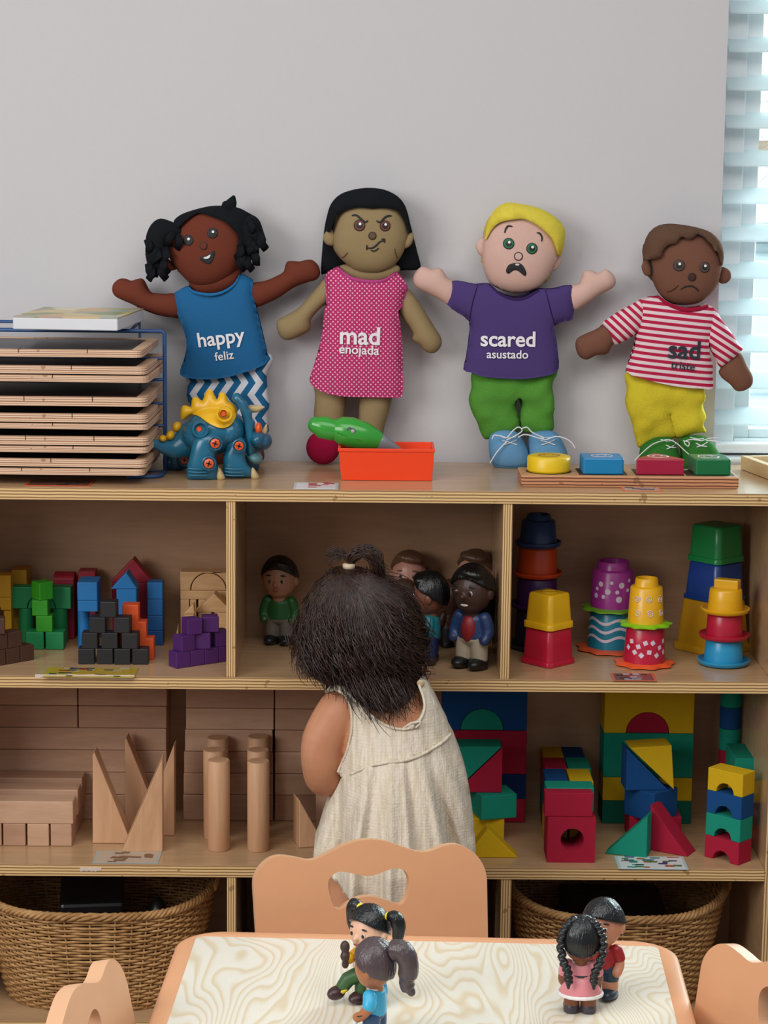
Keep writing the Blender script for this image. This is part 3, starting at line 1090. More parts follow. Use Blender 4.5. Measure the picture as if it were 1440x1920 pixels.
for sx, pt in ((0, [(542, 1560), (600, 1522), (700, 1530), (755, 1590), (793, 1680), (788, 1745), (740, 1775), (600, 1777), (550, 1725), (533, 1640)]), (1, [(795, 1560), (860, 1528), (955, 1535), (1008, 1600), (1043, 1690), (1038, 1752), (980, 1772), (840, 1775), (797, 1740), (788, 1660)])):
    o, f = d.pil('shoe', pt, BS, -.012, 1.25, label='blue cloth shoe')
    ox = 255 * sx
    gs = []
    for a, b in (([(620, 1575), (665, 1600), (700, 1585)]), ) and (((615, 1570), (700, 1605)), ((625, 1605), (705, 1570))):
        pass
    Y0 = d.Y - .012

    def on(p, lift=.0015):
        x, z = d.w([p])[0]
        return (x, Y0 - f.z(x, z) - lift, z)
    for pts in ([(618, 1578), (660, 1588), (705, 1605)], [(622, 1604), (660, 1592), (708, 1575)], [(600, 1548), (650, 1562), (700, 1558)]):
        gs.append(tube(crv([on((x + ox * .95, y)) for x, y in pts], 4), 3.6 * d.mpp, 6))
    mk('lacing', join(*gs), plastic('dfe0e4', .8), o, smooth=True)
    if sx == 0:
        bows = [[(640, 1580), (620, 1600), (575, 1650), (535, 1715)], [(640, 1570), (700, 1540), (738, 1510), (715, 1488), (680, 1510), (640, 1555), (600, 1545), (560, 1540), (548, 1562)]]
    else:
        bows = [[(715, 1552), (760, 1535), (850, 1560), (885, 1568)], [(740, 1495), (770, 1490), (800, 1520), (860, 1550), (885, 1568), (950, 1548), (1010, 1560), (1050, 1585), (1072, 1620)]]
    gl_ = []
    for pts in bows:
        gl_.append(tube(crv([(*[(q[0], max(f.z(q[0], q[1]), .028)) for q in d.w([p])][0],) for p in pts] and [(d.w([p])[0][0], Y0 - max(f.z(*d.w([p])[0]), .030) - .004, d.w([p])[0][1]) for p in pts], 5), 4.2 * d.mpp, 6, sq=.6))
    mk('lace_bow', join(*gl_), plastic('dfe0e4', .8), o, smooth=True)
    mk('sole_seam', decal(stroke(d.w([(550 + ox, 1722), (600 + ox, 1738), (690 + ox, 1740), (780 + ox, 1728)]), 5 * d.mpp), Y0, f, .0004, 0), cloth('4a7ba2'), o, smooth=True)

# --- sad
d = Doll('brown plush boy doll in a red striped sad shirt and yellow trousers, nearest the window', (1060, 400), .29163, .268, (735, 1620), '7d5443')
d.pil('back_hair', [(505, 290), (510, 200), (600, 85), (740, 72), (930, 130), (1005, 240), (1005, 330), (960, 460), (700, 520), (530, 400)], cloth('684c3c'), .012, .5, cap=.02)
d.head([(540, 300), (552, 210), (610, 130), (700, 100), (800, 105), (900, 150), (970, 220), (1003, 310), (1000, 380), (978, 460), (925, 528), (850, 578), (760, 590), (680, 578), (610, 525), (560, 430)])
d.ear([(489, 345), (508, 302), (538, 296), (555, 370), (548, 402), (510, 396)], -.002)
d.ear([(995, 370), (1015, 345), (1060, 370), (1067, 418), (1032, 452), (990, 442)], .004)
d.line('ear_seam', [(537, 296), (550, 350), (552, 398)], 7)
d.pil('arm', [(290, 680), (240, 715), (200, 745), (120, 780), (75, 810), (67, 860), (90, 920), (140, 942), (200, 915), (270, 905), (295, 865), (330, 810), (340, 740)], d.skin, .004, .85)
d.pil('arm', [(985, 930), (1060, 890), (1130, 900), (1170, 980), (1207, 1050), (1200, 1110), (1150, 1142), (1100, 1142), (1060, 1100), (1010, 1060), (988, 1022), (1000, 990)], d.skin, .004, .85)
YP = cloth('dcc834', .95, 500, .25, .6)
d.pil('trousers', [(400, 1010), (640, 1030), (880, 1070), (905, 1190), (888, 1230), (908, 1310), (893, 1350), (905, 1412), (800, 1425), (715, 1432), (690, 1360), (660, 1275), (690, 1375), (700, 1432), (560, 1468), (480, 1507), (450, 1440), (410, 1330), (390, 1240), (395, 1120)], YP, .0, .62, cap=.034, sm=4)
ST = NT('striped_cloth', .95, .1)
x, y, z = ST.xyz(ST.co())
bent = ST.math('ADD', z, ST.math('MULTIPLY', x, .10))
fr = ST.math('FRACT', ST.math('MULTIPLY', bent, 101.0))
ST.base(ST.mix(ST.math('GREATER_THAN', fr, .5), 'dcc6c8', 'b02546'))
ST.bump(ST.noise(ST.co(), 60, 3), .35, .002)
ext = [(450, 560), (590, 530), (750, 560), (905, 570), (960, 620), (975, 680), (920, 880), (940, 960), (945, 1115), (960, 1260), (340, 1160), (388, 1015), (410, 940), (440, 850), (450, 780), (450, 640)]
so, sf = d.pil('shirt', [(470, 560), (590, 528), (650, 570), (750, 605), (850, 602), (908, 580), (962, 625), (970, 690), (915, 800), (915, 880), (940, 960), (943, 1000), (942, 1117), (860, 1116), (740, 1107), (600, 1082), (480, 1050), (388, 1016), (410, 940), (440, 850), (452, 780), (455, 650)], ST.m, -.002, .6, extend=ext, cap=.036, sm=2)
CP = Capped(sf, .036)
# sleeves with stripes across the arm
for pts, rot, sh in (([(500, 545), (420, 585), (330, 632), (262, 680), (233, 702), (262, 745), (290, 800), (318, 842), (360, 828), (420, 795), (460, 765), (500, 720), (525, 620)], 48, 0), ([(905, 600), (962, 620), (1000, 680), (1060, 760), (1110, 835), (1138, 872), (1080, 925), (1030, 965), (988, 985), (960, 935), (915, 850), (890, 800), (905, 700)], -32, 0)):
    SL = NT('sleeve_stripes', .95, .1)
    x, y, z = SL.xyz(SL.co(rot=(0, math.radians(rot), 0)))
    fr = SL.math('FRACT', SL.math('MULTIPLY', z if abs(rot) < 40 else x, 101.0))
    SL.base(SL.mix(SL.math('GREATER_THAN', fr, .5), 'dcc6c8', 'b02546'))
    d.pil('sleeve', pts, SL.m, -.006, .75, sm=2)
mk('neckline', decal(stroke(d.w([(588, 530), (650, 578), (750, 612), (850, 609), (910, 588)]), 26 * d.mpp), d.Y - .002, CP, .0010, 0), cloth('a8183a'), so, smooth=True)
d.word('sad', 205, 748, 866, math.radians(-2), CP, d.Y - .002, LETD, .020, so)
d.word('triste', 155, 738, 968, math.radians(-6), CP, d.Y - .002, LETD, .014, so)
d.eye(712, 328, 37, '4f3a34', wide=.88)
d.eye(877, 340, 35, '4f3a34', wide=.88)
d.nose(795, 402, 27, '553430')
d.line('mouth', [(726, 482), (752, 464), (790, 459), (820, 473), (840, 493)], 9)
d.line('cheek_seam', [(640, 500), (670, 490), (710, 455)], 5, mat=cloth('533327'))
hf2 = Field([tuple(p)[:2] for p in crv(d.w([(498, 290), (500, 200), (535, 118), (600, 68), (670, 58), (765, 66), (855, 84), (935, 115), (998, 178), (1018, 250), (1012, 330), (980, 460), (850, 590), (680, 590), (560, 450)]), 5, True)], .78)
mk('hair', decal(d.w([(503, 290), (505, 200), (540, 122), (600, 77), (670, 67), (760, 74), (850, 92), (930, 122), (988, 182), (1009, 250), (1004, 322), (990, 325), (972, 250), (945, 235), (930, 200), (900, 172), (880, 145), (845, 122), (820, 140), (780, 162), (735, 145), (712, 160), (690, 187), (640, 198), (605, 240), (595, 275), (550, 288)]), d.Y, hf2, .0024, 2, thick=.014), cloth('684c3c', .95, 400), d.h, smooth=True)
GS = cloth('34782f')
for sx, pt in ((0, [(473, 1515), (520, 1460), (600, 1430), (680, 1440), (720, 1520), (737, 1590), (730, 1640), (600, 1655), (485, 1640)]), (1, [(728, 1450), (800, 1423), (900, 1430), (960, 1500), (1000, 1575), (990, 1632), (860, 1645), (745, 1630), (735, 1540)])):
    o, f = d.pil('shoe', pt, GS, -.012, 1.25, label='green cloth shoe')
    Y0 = d.Y - .012
    ox = (190 if sx else 0)
    gs = []
    for pts in ([(628, 1470), (660, 1485), (695, 1490)], [(632, 1492), (665, 1482), (700, 1468)], [(600, 1440), (640, 1448), (680, 1446)]):
        gs.append(tube(crv([(lambda c: (c[0], Y0 - f.z(*c) - .0015, c[1]))(d.w([(x + ox, y - 12 * sx)])[0]) for x, y in pts], 4), 3.6 * d.mpp, 6))
    mk('lacing', join(*gs), plastic('dfe0e4', .8), o, smooth=True)
    bows = [[(600, 1440), (540, 1462), (480, 1510), (425, 1565)], [(600, 1440), (640, 1432), (690, 1455), (740, 1500), (798, 1550)]] if sx == 0 else [[(735, 1440), (770, 1450), (765, 1475), (740, 1450), (780, 1432), (850, 1440)], [(850, 1440), (900, 1425), (950, 1420)], [(880, 1440), (930, 1440), (970, 1455)]]
    mk('lace_bow', join(*[tube(crv([(lambda c: (c[0], Y0 - max(f.z(*c), .026) - .004, c[1]))(d.w([p])[0]) for p in pts], 5), 3.6 * d.mpp, 6, sq=.6) for pts in bows]), plastic('dfe0e4', .8), o, smooth=True)
# ------------------------------------------------------------------ puzzle rack, puzzles and the white box
BLUE = plastic('174a82', .35)
zq = zm(0, 560, 340 / 1440)
rk = thing('puzzle_rack', 'blue wire rack holding stacked wooden puzzles at the left end of the shelf top', 'rack', (-.4, .15, ZT))
YF = .162
XR = P(309, 700, YF).x
XQ = P(262, 609, .27).x
XL = -.66
zt_ = P(300, 621, YF).z
R = .0032
mk('front_frame', join(tube([(XL, YF, ZT + R), (XL, YF, zt_ - .004), (XL + .004, YF, zt_), (XR - .004, YF, zt_), (XR, YF, zt_ - .004), (XR, YF, ZT + R)], R, 10)), BLUE, rk, smooth=True)
mk('rear_frame', join(tube([(XL, .27, ZT + R), (XL, .27, zt_ + .004), (XQ, .27, zt_ + .004), (XQ, .27, ZT + R)], R, 10)), BLUE, rk, smooth=True)
mk('top_wire', join(*[tube([(x, YF + .002, zt_), (x, .272, zt_ + .003)], .0025, 8) for x in (XQ - .003, XR - .2, XR - .36)]), BLUE, rk, smooth=True)
LV = [484 / 4.235, 664 / 4.235 + .0, 851 / 4.235, 1040 / 4.235, 1223 / 4.235, 1400 / 4.235]
# puzzles: top of the front edge, bottom of the front edge, right front corner, picture tint
PZL = [(410, 470, 1102, '2c2420', 'dark photo puzzle highest in the blue wire rack', 1), (540, 605, 1138, '16130f', 'second wooden puzzle from the top of the rack', 1), (615, 670, 1150, '2a211b', 'third wooden puzzle from the top of the rack', 0),
       (785, 860, 1142, '36201f', 'wooden puzzle with a reddish dark picture in the middle of the rack', 1), (920, 990, 1142, '171310', 'fifth wooden puzzle from the top of the rack', 1), (1000, 1045, 1148, '2a211b', 'sixth wooden puzzle from the top of the rack', 0),
       (1100, 1170, 1152, '15110f', 'fourth wooden puzzle from the bottom of the rack', 1), (1180, 1230, 1148, '2a211b', 'third wooden puzzle from the bottom of the rack', 0), (1280, 1345, 1132, '15110f', 'second wooden puzzle from the bottom of the rack', 1), (1355, 1407, 1118, '2a211b', 'bottom wooden puzzle of the rack', 0)]
PUZ = ply('Z', 3, 'e0c0a4', 'a5785a', .6)
TRAY = wood('d8b596', 'c39c7a', 0, .55, 10)
TRD = wood('8f7257', '7c614a', 0, .6, 10)


def rrect(x0, x1, y0, y1, r, n=4):
    o = []
    for cx, cy, a in ((x1 - r, y1 - r, 0), (x0 + r, y1 - r, 90), (x0 + r, y0 + r, 180), (x1 - r, y0 + r, 270)):
        for i in range(n + 1):
            t_ = math.radians(a + 90 * i / n)
            o.append((cx + r * math.cos(t_), cy + r * math.sin(t_)))
    return o


def flat(poly, z0, z1):
    """polygon in (x, y) extruded upwards"""
    n = len(poly)
    V = [(x, y, z0) for x, y in poly] + [(x, y, z1) for x, y in poly]
    return V, [tuple(range(n - 1, -1, -1)), tuple(range(n, 2 * n))] + [(i, (i + 1) % n, n + (i + 1) % n, n + i) for i in range(n)]


def rim(outer, inner, z0, z1):
    n = len(outer)
    V = [(x, y, z0) for x, y in outer] + [(x, y, z1) for x, y in outer] + [(x, y, z1) for x, y in inner] + [(x, y, z0) for x, y in inner]
    Fc = []
    for i in range(n):
        k = (i + 1) % n
        Fc += [(i, k, n + k, n + i), (n + i, n + k, 2 * n + k, 2 * n + i), (2 * n + i, 2 * n + k, 3 * n + k, 3 * n + i), (3 * n + i, 3 * n + k, k, i)]
    return V, Fc


for i, (va, vb, uc, tint, lab, open_) in enumerate(PZL):
    Yf = .020
    a = P(*zq([(uc, va)])[0], Yf)
    b = P(*zq([(uc, vb)])[0], Yf)
    th = b.z
    hgt = a.z - b.z
    x1 = a.x + .0045
    x0 = x1 - .33
    dep = .235
    pz = thing('wooden_puzzle', lab, 'puzzle', (x1 - .165, Yf + dep / 2, th), 'wooden puzzles in the wire rack')
    M = Matrix.Translation((x1, Yf, th)) @ Matrix.Rotation(math.radians(-.5), 4, 'X') @ Matrix.Rotation(math.radians(-.6 - (i % 3) * .5), 4, 'Z') @ Matrix.Translation((-x1, -Yf, -th))
    o_ = rrect(x0, x1, Yf, Yf + dep, .012)
    in_ = rrect(x0 + .016, x1 - .016, Yf + .004, Yf + dep - .016, .004)
    hb = hgt * .45
    mk('base_board', xf(flat(o_, th, th + hb), M), PUZ, pz, bevel=.0006)
    mk('frame', xf(rim(o_, in_, th + hb, th + hgt), M), [PUZ, TRAY], pz, bevel=.0006, midx=lambda k, p: 1 if k % 4 == 1 else 0)
    pm = NT('puzzle_picture', .35)
    n = pm.noise(pm.co(), 14, 3)
    pm.base(pm.ramp(n, [(.35, tint), (.62, tint), (.7, '4d3a2e'), (.74, tint)]))
    mk('picture_pieces', xf(flat(rrect(x0 + .0165, x1 - .0165, Yf + .0045, Yf + dep - .0165, .004), th + hb, th + hgt - .0012), M), pm.m, pz)
    for k in range(2 if i % 3 == 0 else 1):
        xx = x1 - .08 - .10 * k - .03 * ((i * 7) % 3)
        mk('piece_gap', xf(box(xx, xx + .0012, Yf - .0003, Yf + .02, th + hb + .001, th + hgt + .0001), M), plastic('2a1c14', .8), pz)
    # wires of the rack that carry this level
for i, lv in enumerate((470, 640, 828, 1006, 1195, 1372)):
    z = P(300, zq([(0, lv)])[0][1], YF).z
    z = min(z, [P(264, zq([(0, q)])[0][1], .02).z for q in (470, 670, 860, 1045, 1230, 1407)][i] - .0045)
    mk('shelf_wire', tube([(XR, YF, z), (XR - .05, YF, z - .004), (XL, YF, z - .004)], .0024, 8), BLUE, rk, smooth=True)
    mk('shelf_wire', tube([(XQ, .268, z - .012), (XL, .268, z - .012)], .0024, 8), BLUE, rk, smooth=True)
mk('foot_loop', tube(crv([(XR - .05, .09, ZT + .003), (XR - .006, .10, ZT + .003), (XR, .13, ZT + .003), (XR, .165, ZT + .003)], 5), .003, 8), BLUE, rk, smooth=True)

Yb = .06
a, b = P(22, 594, Yb), P(222, 620, Yb)
wb = thing('picture_box', 'white box with a colourful printed lid lying on top of the blue wire rack', 'box', ((a.x + b.x) / 2, Yb + .09, b.z))
z0 = max(b.z, zt_ + .0035)
M = T((a.x + b.x) / 2, Yb, 0, math.radians(-5)) @ T(-(a.x + b.x) / 2, -Yb, 0)
mk('carton', xf(box(a.x, b.x, Yb, Yb + .20, z0, a.z - .0012), M), plastic('d9dade', .6), wb, bevel=.0015)
lm = NT('lid_print', .35)
vo = lm.n('ShaderNodeTexVoronoi', {'Vector': lm.co(), 'Scale': 22.0})
n = lm.xyz(vo.outputs['Color'])[0]
lm.base(lm.ramp(n, [(0, '6a8a58'), (.3, 'd8c48a'), (.5, 'c98b6a'), (.68, '8fb0a8'), (.85, 'e2d9b4'), (1, '55759a')]))
mk('printed_lid', xf(box(a.x, b.x, Yb, Yb + .20, a.z - .0012, a.z + .0004), M), lm.m, wb)

# ------------------------------------------------------------------ toy dinosaur
dq = zm(270, 710, 250 / 1440)
TEAL = plastic('0f6584', .22)
TEAL2 = plastic('0c5878', .25)
YEL = plastic('eab414', .28)
ORG_ = plastic('e2571d', .35)
DKX = plastic('4a1408', .5)
CRM = plastic('bfa877', .4)
s_ = 250 / 1440


def dp(x, y, Y):
    p = P(*dq([(x, y)])[0], Y)
    return p


YD = .135
mD = (YD + D) / F * s_ * 1.01
base = G(*dq([(650, 1105)])[0], ZT)
dn = thing('toy_dinosaur', 'teal plastic take-apart dinosaur with yellow back plates beside the puzzle rack', 'toy', (base.x, YD, ZT))


def dell(x, y, rx, rz, Y, ry, roll=0):
    p = dp(x, y, Y)
    return ell(p, (rx * mD, ry, rz * mD), 0, 0, roll, 24, 16)


body = [dell(760, 560, 300, 265, YD, .046, math.radians(-6)), dell(560, 600, 150, 170, YD, .040), dell(950, 560, 150, 200, YD, .042)]
tail = tube([dp(520, 640, YD), dp(420, 720, YD - .005), dp(300, 760, YD - .015), dp(200, 740, YD - .025), (dp(82, 690, YD - .034))], [185 * mD, 150 * mD, 105 * mD, 70 * mD, 46 * mD], 20, sq=.8)
mk('body', fuse(join(*body, tail, tube([dp(605, 545, YD), dp(605, 545, YD - .046)], [95 * mD, 92 * mD], 20, ends=False)), .0022, 6), TEAL, dn, smooth=True)
sad_ = [(400, 430), (398, 330), (425, 288), (470, 290), (508, 300), (515, 235), (545, 195), (590, 205), (632, 235), (660, 160), (705, 112), (740, 125), (785, 215), (800, 200), (825, 150), (870, 150), (900, 195), (912, 240), (960, 262), (1005, 320), (1000, 400), (960, 460), (890, 495), (800, 480), (700, 430), (620, 385), (560, 378), (490, 400), (440, 436)]
g = pillow(XZ(dq(sad_), YD), YD, 1.0, sm=2, cap=.02)
bc = dp(760, 560, YD)
Vs = []
nf = {}
for x, y, z in g[0]:
    e = 1 - ((x - bc.x) / (300 * mD)) ** 2 - ((z - bc.z) / (262 * mD)) ** 2
    e2 = 1 - ((x - dp(560, 600, YD).x) / (150 * mD)) ** 2 - ((z - dp(560, 600, YD).z) / (172 * mD)) ** 2
    e3 = 1 - ((x - dp(950, 560, YD).x) / (150 * mD)) ** 2 - ((z - dp(950, 560, YD).z) / (202 * mD)) ** 2
    bd = max(.046 * math.sqrt(max(e, 0)), .040 * math.sqrt(max(e2, 0)), .042 * math.sqrt(max(e3, 0))) + .004
    d_ = abs(y - YD)
    Vs.append((x, YD - max(d_, bd) if y <= YD else YD + max(d_, bd), z))
sd_ = mk('back_plates', (Vs, g[1]), YEL, dn, smooth=True)
for x, y, rx, rz, yo in ((355, 520, 50, 58, 0), (285, 612, 46, 52, .014), (205, 645, 40, 36, .024)):
    mk('tail_spike', dell(x, y, rx, rz, YD - yo, .012, math.radians(25)), YEL, dn, smooth=True)


def bolt(x, y, r, Y, ri=.72, cup=None, hollow=False, par=None):
    p = dp(x, y, Y)
    rr = r * mD
    if hollow:
        c = lathe([(rr, 0), (rr, .006), (rr * .8, .006), (rr * .74, .001), (rr * .74, -.010)], 24, cap=False)
        mk('bolt_socket', xf(c, T(p.x, p.y, p.z, 0, PI / 2)), cup, dn, smooth=True, angle=40)
        mk('bolt', xf(lathe([(rr * .42, -.008), (rr * .42, -.001), (rr * .3, .001)], 16), T(p.x - rr * .2, p.y, p.z, 0, PI / 2)), ORG_, dn, smooth=True, angle=40)
        return
    mk('bolt_socket', xf(lathe([(rr * 1.3, -.004), (rr * 1.25, .0015), (rr * 1.05, .002), (rr * 1.0, 0)], 24), T(p.x, p.y, p.z, 0, PI / 2)), TEAL2, dn, smooth=True, angle=40)
    b = mk('bolt', xf(lathe([(rr * .85, -.002), (rr * .85, .0026), (rr * .7, .0036)], 8), T(p.x, p.y, p.z, 0, PI / 2)), ORG_, dn, smooth=True, angle=40)
    g = join(box(-rr * .5, rr * .5, -.0043, 0, -rr * .12, rr * .12), box(-rr * .12, rr * .12, -.0043, 0, -rr * .5, rr * .5))
    mk('cross_slot', xf(g, T(p.x, p.y, p.z, 0, 0, .3)), DKX, b)


YN = .098       # near legs
L1 = [(520, 700), (560, 625), (640, 578), (740, 572), (820, 610), (838, 690), (800, 780), (775, 840), (785, 900), (802, 960), (803, 1060), (796, 1090), (640, 1108), (500, 1102), (460, 1065), (462, 950), (485, 860), (505, 780)]
L2 = [(880, 760), (910, 680), (980, 625), (1050, 625), (1100, 690), (1104, 790), (1095, 850), (1120, 920), (1172, 990), (1168, 1060), (1120, 1068), (900, 1060), (855, 1030), (850, 920), (862, 830)]
for L, yy in ((L1, YN), (L2, YN + .012)):
    g = pillow(XZ(dq(L), yy), yy, .95, sm=4, cap=.024)
    g = ([(x, y, max(z, ZT + .0006)) for x, y, z in g[0]], g[1])
    lg = mk('leg', g, TEAL, dn, smooth=True)
    for vv in (950, 985, 1020):
        c0, c1 = dp(L[-3][0] + 30, vv, yy), dp(L[-3][0] + 230, vv + 4, yy)
        mk('ankle_ridge', tube(crv([(c0.x, yy - .0185, c0.z), ((c0.x + c1.x) / 2, yy - .0225, c0.z - .0005), (c1.x, yy - .020, c1.z)], 4), .0012, 6), TEAL, lg, smooth=True)
YR = .19
for cx in (335, 1120):
    g3 = join(tube([dp(cx + 60, 700, YR), dp(cx + 10, 850, YR)], [110 * mD, 120 * mD], 20, sq=.75), xf(lathe([(130 * mD, 0), (135 * mD, .012), (120 * mD, .03)], 24, (1, .75)), T(dp(cx, 900, YR).x, YR, ZT + .0008)))
    mk('leg', fuse(g3, .002, 6), TEAL2, dn, smooth=True)
for u, v, yy in ((835, 1010, YN), (1205, 1000, YN + .012)):
    p = dp(u, v, yy)
    mk('toe_claw', prism(crv([(dp(795, 0, yy).x if u < 900 else dp(1160, 0, yy).x, ZT + .001), (dp(800, 0, yy).x if u < 900 else dp(1180, 0, yy).x, dp(0, 935, yy).z), (dp(u + 20, 0, yy).x, dp(0, 985, yy).z), (dp(u + 40, 0, yy).x, ZT + .001)], 4, True), yy - .017, yy + .010) if False else
       pillow([(dp(u - 45, 0, yy).x, ZT + .0005), (dp(u - 35, 0, yy).x, dp(0, 940, yy).z), (dp(u + 12, 0, yy).x, dp(0, 985, yy).z), (dp(u + 42, 0, yy).x, ZT + .0005)], yy - .006, 1.2, sm=3), CRM, dn, smooth=True)
bolt(770, 698, 62, YN - .019)
bolt(702, 915, 62, YN - .0235)
bolt(1028, 725, 58, YN - .0085)
bolt(440, 875, 55, YN + .05)
bolt(612, 545, 85, YD - .046, hollow=True, cup=TEAL)
bolt(872, 378, 82, YD - .046, hollow=True, cup=YEL)
# frill, horns and head turned away to the right
fr_ = [(960, 170), (1020, 155), (1060, 200), (1110, 250), (1130, 310), (1165, 350), (1170, 420), (1200, 470), (1195, 560), (1215, 640), (1200, 720), (1185, 800), (1160, 855), (1120, 830), (1105, 720), (1090, 600), (1075, 480), (1050, 380), (1010, 280), (950, 230)]
mk('frill', pillow(XZ(dq(fr_), YD - .012), YD - .012, 1.0, sm=3), TEAL, dn, smooth=True)
hd = join(dell(1230, 640, 110, 110, YD, .034), tube([dp(1240, 660, YD), dp(1290, 680, YD)], [110 * mD, 95 * mD], 18), dell(1310, 670, 75, 88, YD, .026))
mk('head', fuse(hd, .002, 6), TEAL2, dn, smooth=True)
mk('beak', dell(1190, 850, 95, 70, YD, .022, .4), plastic('5d8f96', .3), dn, smooth=True)
mk('horn', tube([dp(1160, 325, YD), dp(1230, 325, YD), dp(1290, 310, YD)], [45 * mD, 38 * mD, 14 * mD], 14), CRM, dn, smooth=True)
mk('horn', tube([dp(1270, 600, YD - .01), dp(1310, 550, YD - .01), dp(1322, 500, YD - .01)], [42 * mD, 28 * mD, 10 * mD], 14), CRM, dn, smooth=True)
mk('eye_bolt', dell(1238, 535, 36, 62, YD - .018, .008), ORG_, dn, smooth=True)

# ------------------------------------------------------------------ orange bin and green toy drill
OR = plastic('f0400c', .4)
p0, p1 = G(640, 901, ZT), G(810, 902, ZT)
yb = (p0.y + p1.y) / 2
q0, q1 = P(635, 841, yb), P(814, 843, yb)
hz = q0.z
bn = thing('plastic_bin', 'bright orange rectangular plastic bin before the doll in the pink dress', 'bin', ((p0.x + p1.x) / 2, yb + .06, ZT))
dy = .075


def ring4(x0, x1, y0, y1, z):
    return [(x0, y0, z), (x1, y0, z), (x1, y1, z), (x0, y1, z)]


V = ring4(p0.x, p1.x, yb, yb + dy, ZT + .0004) + ring4(q0.x, q1.x, yb - .003, yb + dy + .004, hz) + ring4(q0.x + .003, q1.x - .003, yb, yb + dy + .001, hz) + ring4(p0.x + .003, p1.x - .003, yb + .003, yb + dy - .003, ZT + .003)
Fc = [(3, 2, 1, 0)]
for a in (0, 4, 8):
    for i in range(4):
        k = (i + 1) % 4
        Fc.append((a + i, a + k, a + 4 + k, a + 4 + i))
Fc.append((12, 13, 14, 15))
mk('tub', (V, Fc), OR, bn, bevel=.0008)
V2 = ring4(q0.x - .0012, q1.x + .0012, yb - .0042, yb + dy + .0052, hz - .004) + ring4(q0.x - .0012, q1.x + .0012, yb - .0042, yb + dy + .0052, hz + .0008) + ring4(q0.x + .003, q1.x - .003, yb, yb + dy + .001, hz + .0008) + ring4(q0.x + .003, q1.x - .003, yb, yb + dy + .001, hz - .004)
Fc2 = []
for a in (0, 4, 8, 12):
    for i in range(4):
        k = (i + 1) % 4
        b = (a + 4) % 16
        Fc2.append((a + i, a + k, b + k, b + i))
mk('rim', (V2, Fc2), OR, bn, bevel=.0006)

gq = zm(540, 740, 300 / 1440)
YG = yb + dy * .5
mG = (YG + D) / F * 300 / 1440


def gp(x, y):
    return P(*gq([(x, y)])[0], YG)


GRN = plastic('2f9a33', .18)
dr = thing('toy_drill', 'green plastic toy screwdriver with a grey nose lying across the orange bin', 'toy', (gp(600, 480).x, YG, hz))
ax = [(420, 315), (470, 320), (560, 338), (680, 370), (780, 402), (838, 425)]
mk('housing', tube([gp(*p) for p in ax], [x * mG for x in (95, 125, 140, 128, 100, 70)], 28, sq=.85, ends=False), GRN, dr, smooth=True, angle=50)
mk('grip', tube([gp(*p) for p in ((255, 275), (300, 290), (400, 315), (440, 322))], [x * mG for x in (78, 104, 100, 92)], 26, sq=.85), GRN, dr, smooth=True)
mk('nose', tube([gp(*p) for p in ((836, 425), (890, 448), (950, 474), (1000, 490))], [x * mG for x in (76, 62, 40, 20)], 24, sq=.85, ends=True), plastic('75757c', .3), dr, smooth=True)
c = gp(570, 310)
yy = YG - .85 * 128 * mG
sw = mk('switch_plate', xf(prism(rrect(-42 * mG, 42 * mG, -26 * mG, 26 * mG, 25 * mG), -.0008, .006), T(c.x, yy, c.z, 0, 0, math.radians(18))), plastic('55585e', .4), dr)
mk('switch_slider', ell((c.x + 15 * mG, yy - .0012, c.z - 5 * mG), (18 * mG, .0016, 18 * mG)), plastic('a9a9ac', .4), dr, smooth=True)
mk('housing_seam', tube([gp(445, 330) + Vector((0, -.85 * 118 * mG - .0002, 0)), gp(500, 345) + Vector((0, -.85 * 132 * mG, -.001)), gp(650, 385) + Vector((0, -.85 * 126 * mG, -.002))], .0004, 6), plastic('1c6a20', .4), dr)

# ------------------------------------------------------------------ shape sorter board with four blocks
sq_ = zm(940, 820, 500 / 1440)
a, b = G(*sq_([(108, 272)])[0], ZT), G(*sq_([(1280, 280)])[0], ZT)
ys = (a.y + b.y) / 2 + .003
top = P(*sq_([(108, 205)])[0], ys).z
x0, x1 = P(*sq_([(108, 240)])[0], ys).x, P(*sq_([(1283, 240)])[0], ys).x
sb = thing('shape_board', 'long plywood shape sorter board at the front right of the shelf top', 'toy', ((x0 + x1) / 2, ys + .045, ZT))
BW = .085
mk('board', box(x0, x1, ys, ys + BW, ZT + .0002, top), [wood('c49a70', 'b08458', 0), ply('Z', 3.5, 'c48c66', '6a3c28')], sb, midx=lambda i, p: 1 if i < 4 else 0, bevel=.002)
h2 = P(*sq_([(256, 115)])[0], ys + .02).z
yc = ys + .044


def sp(x, y):
    return P(*sq_([(x, y)])[0], yc).x


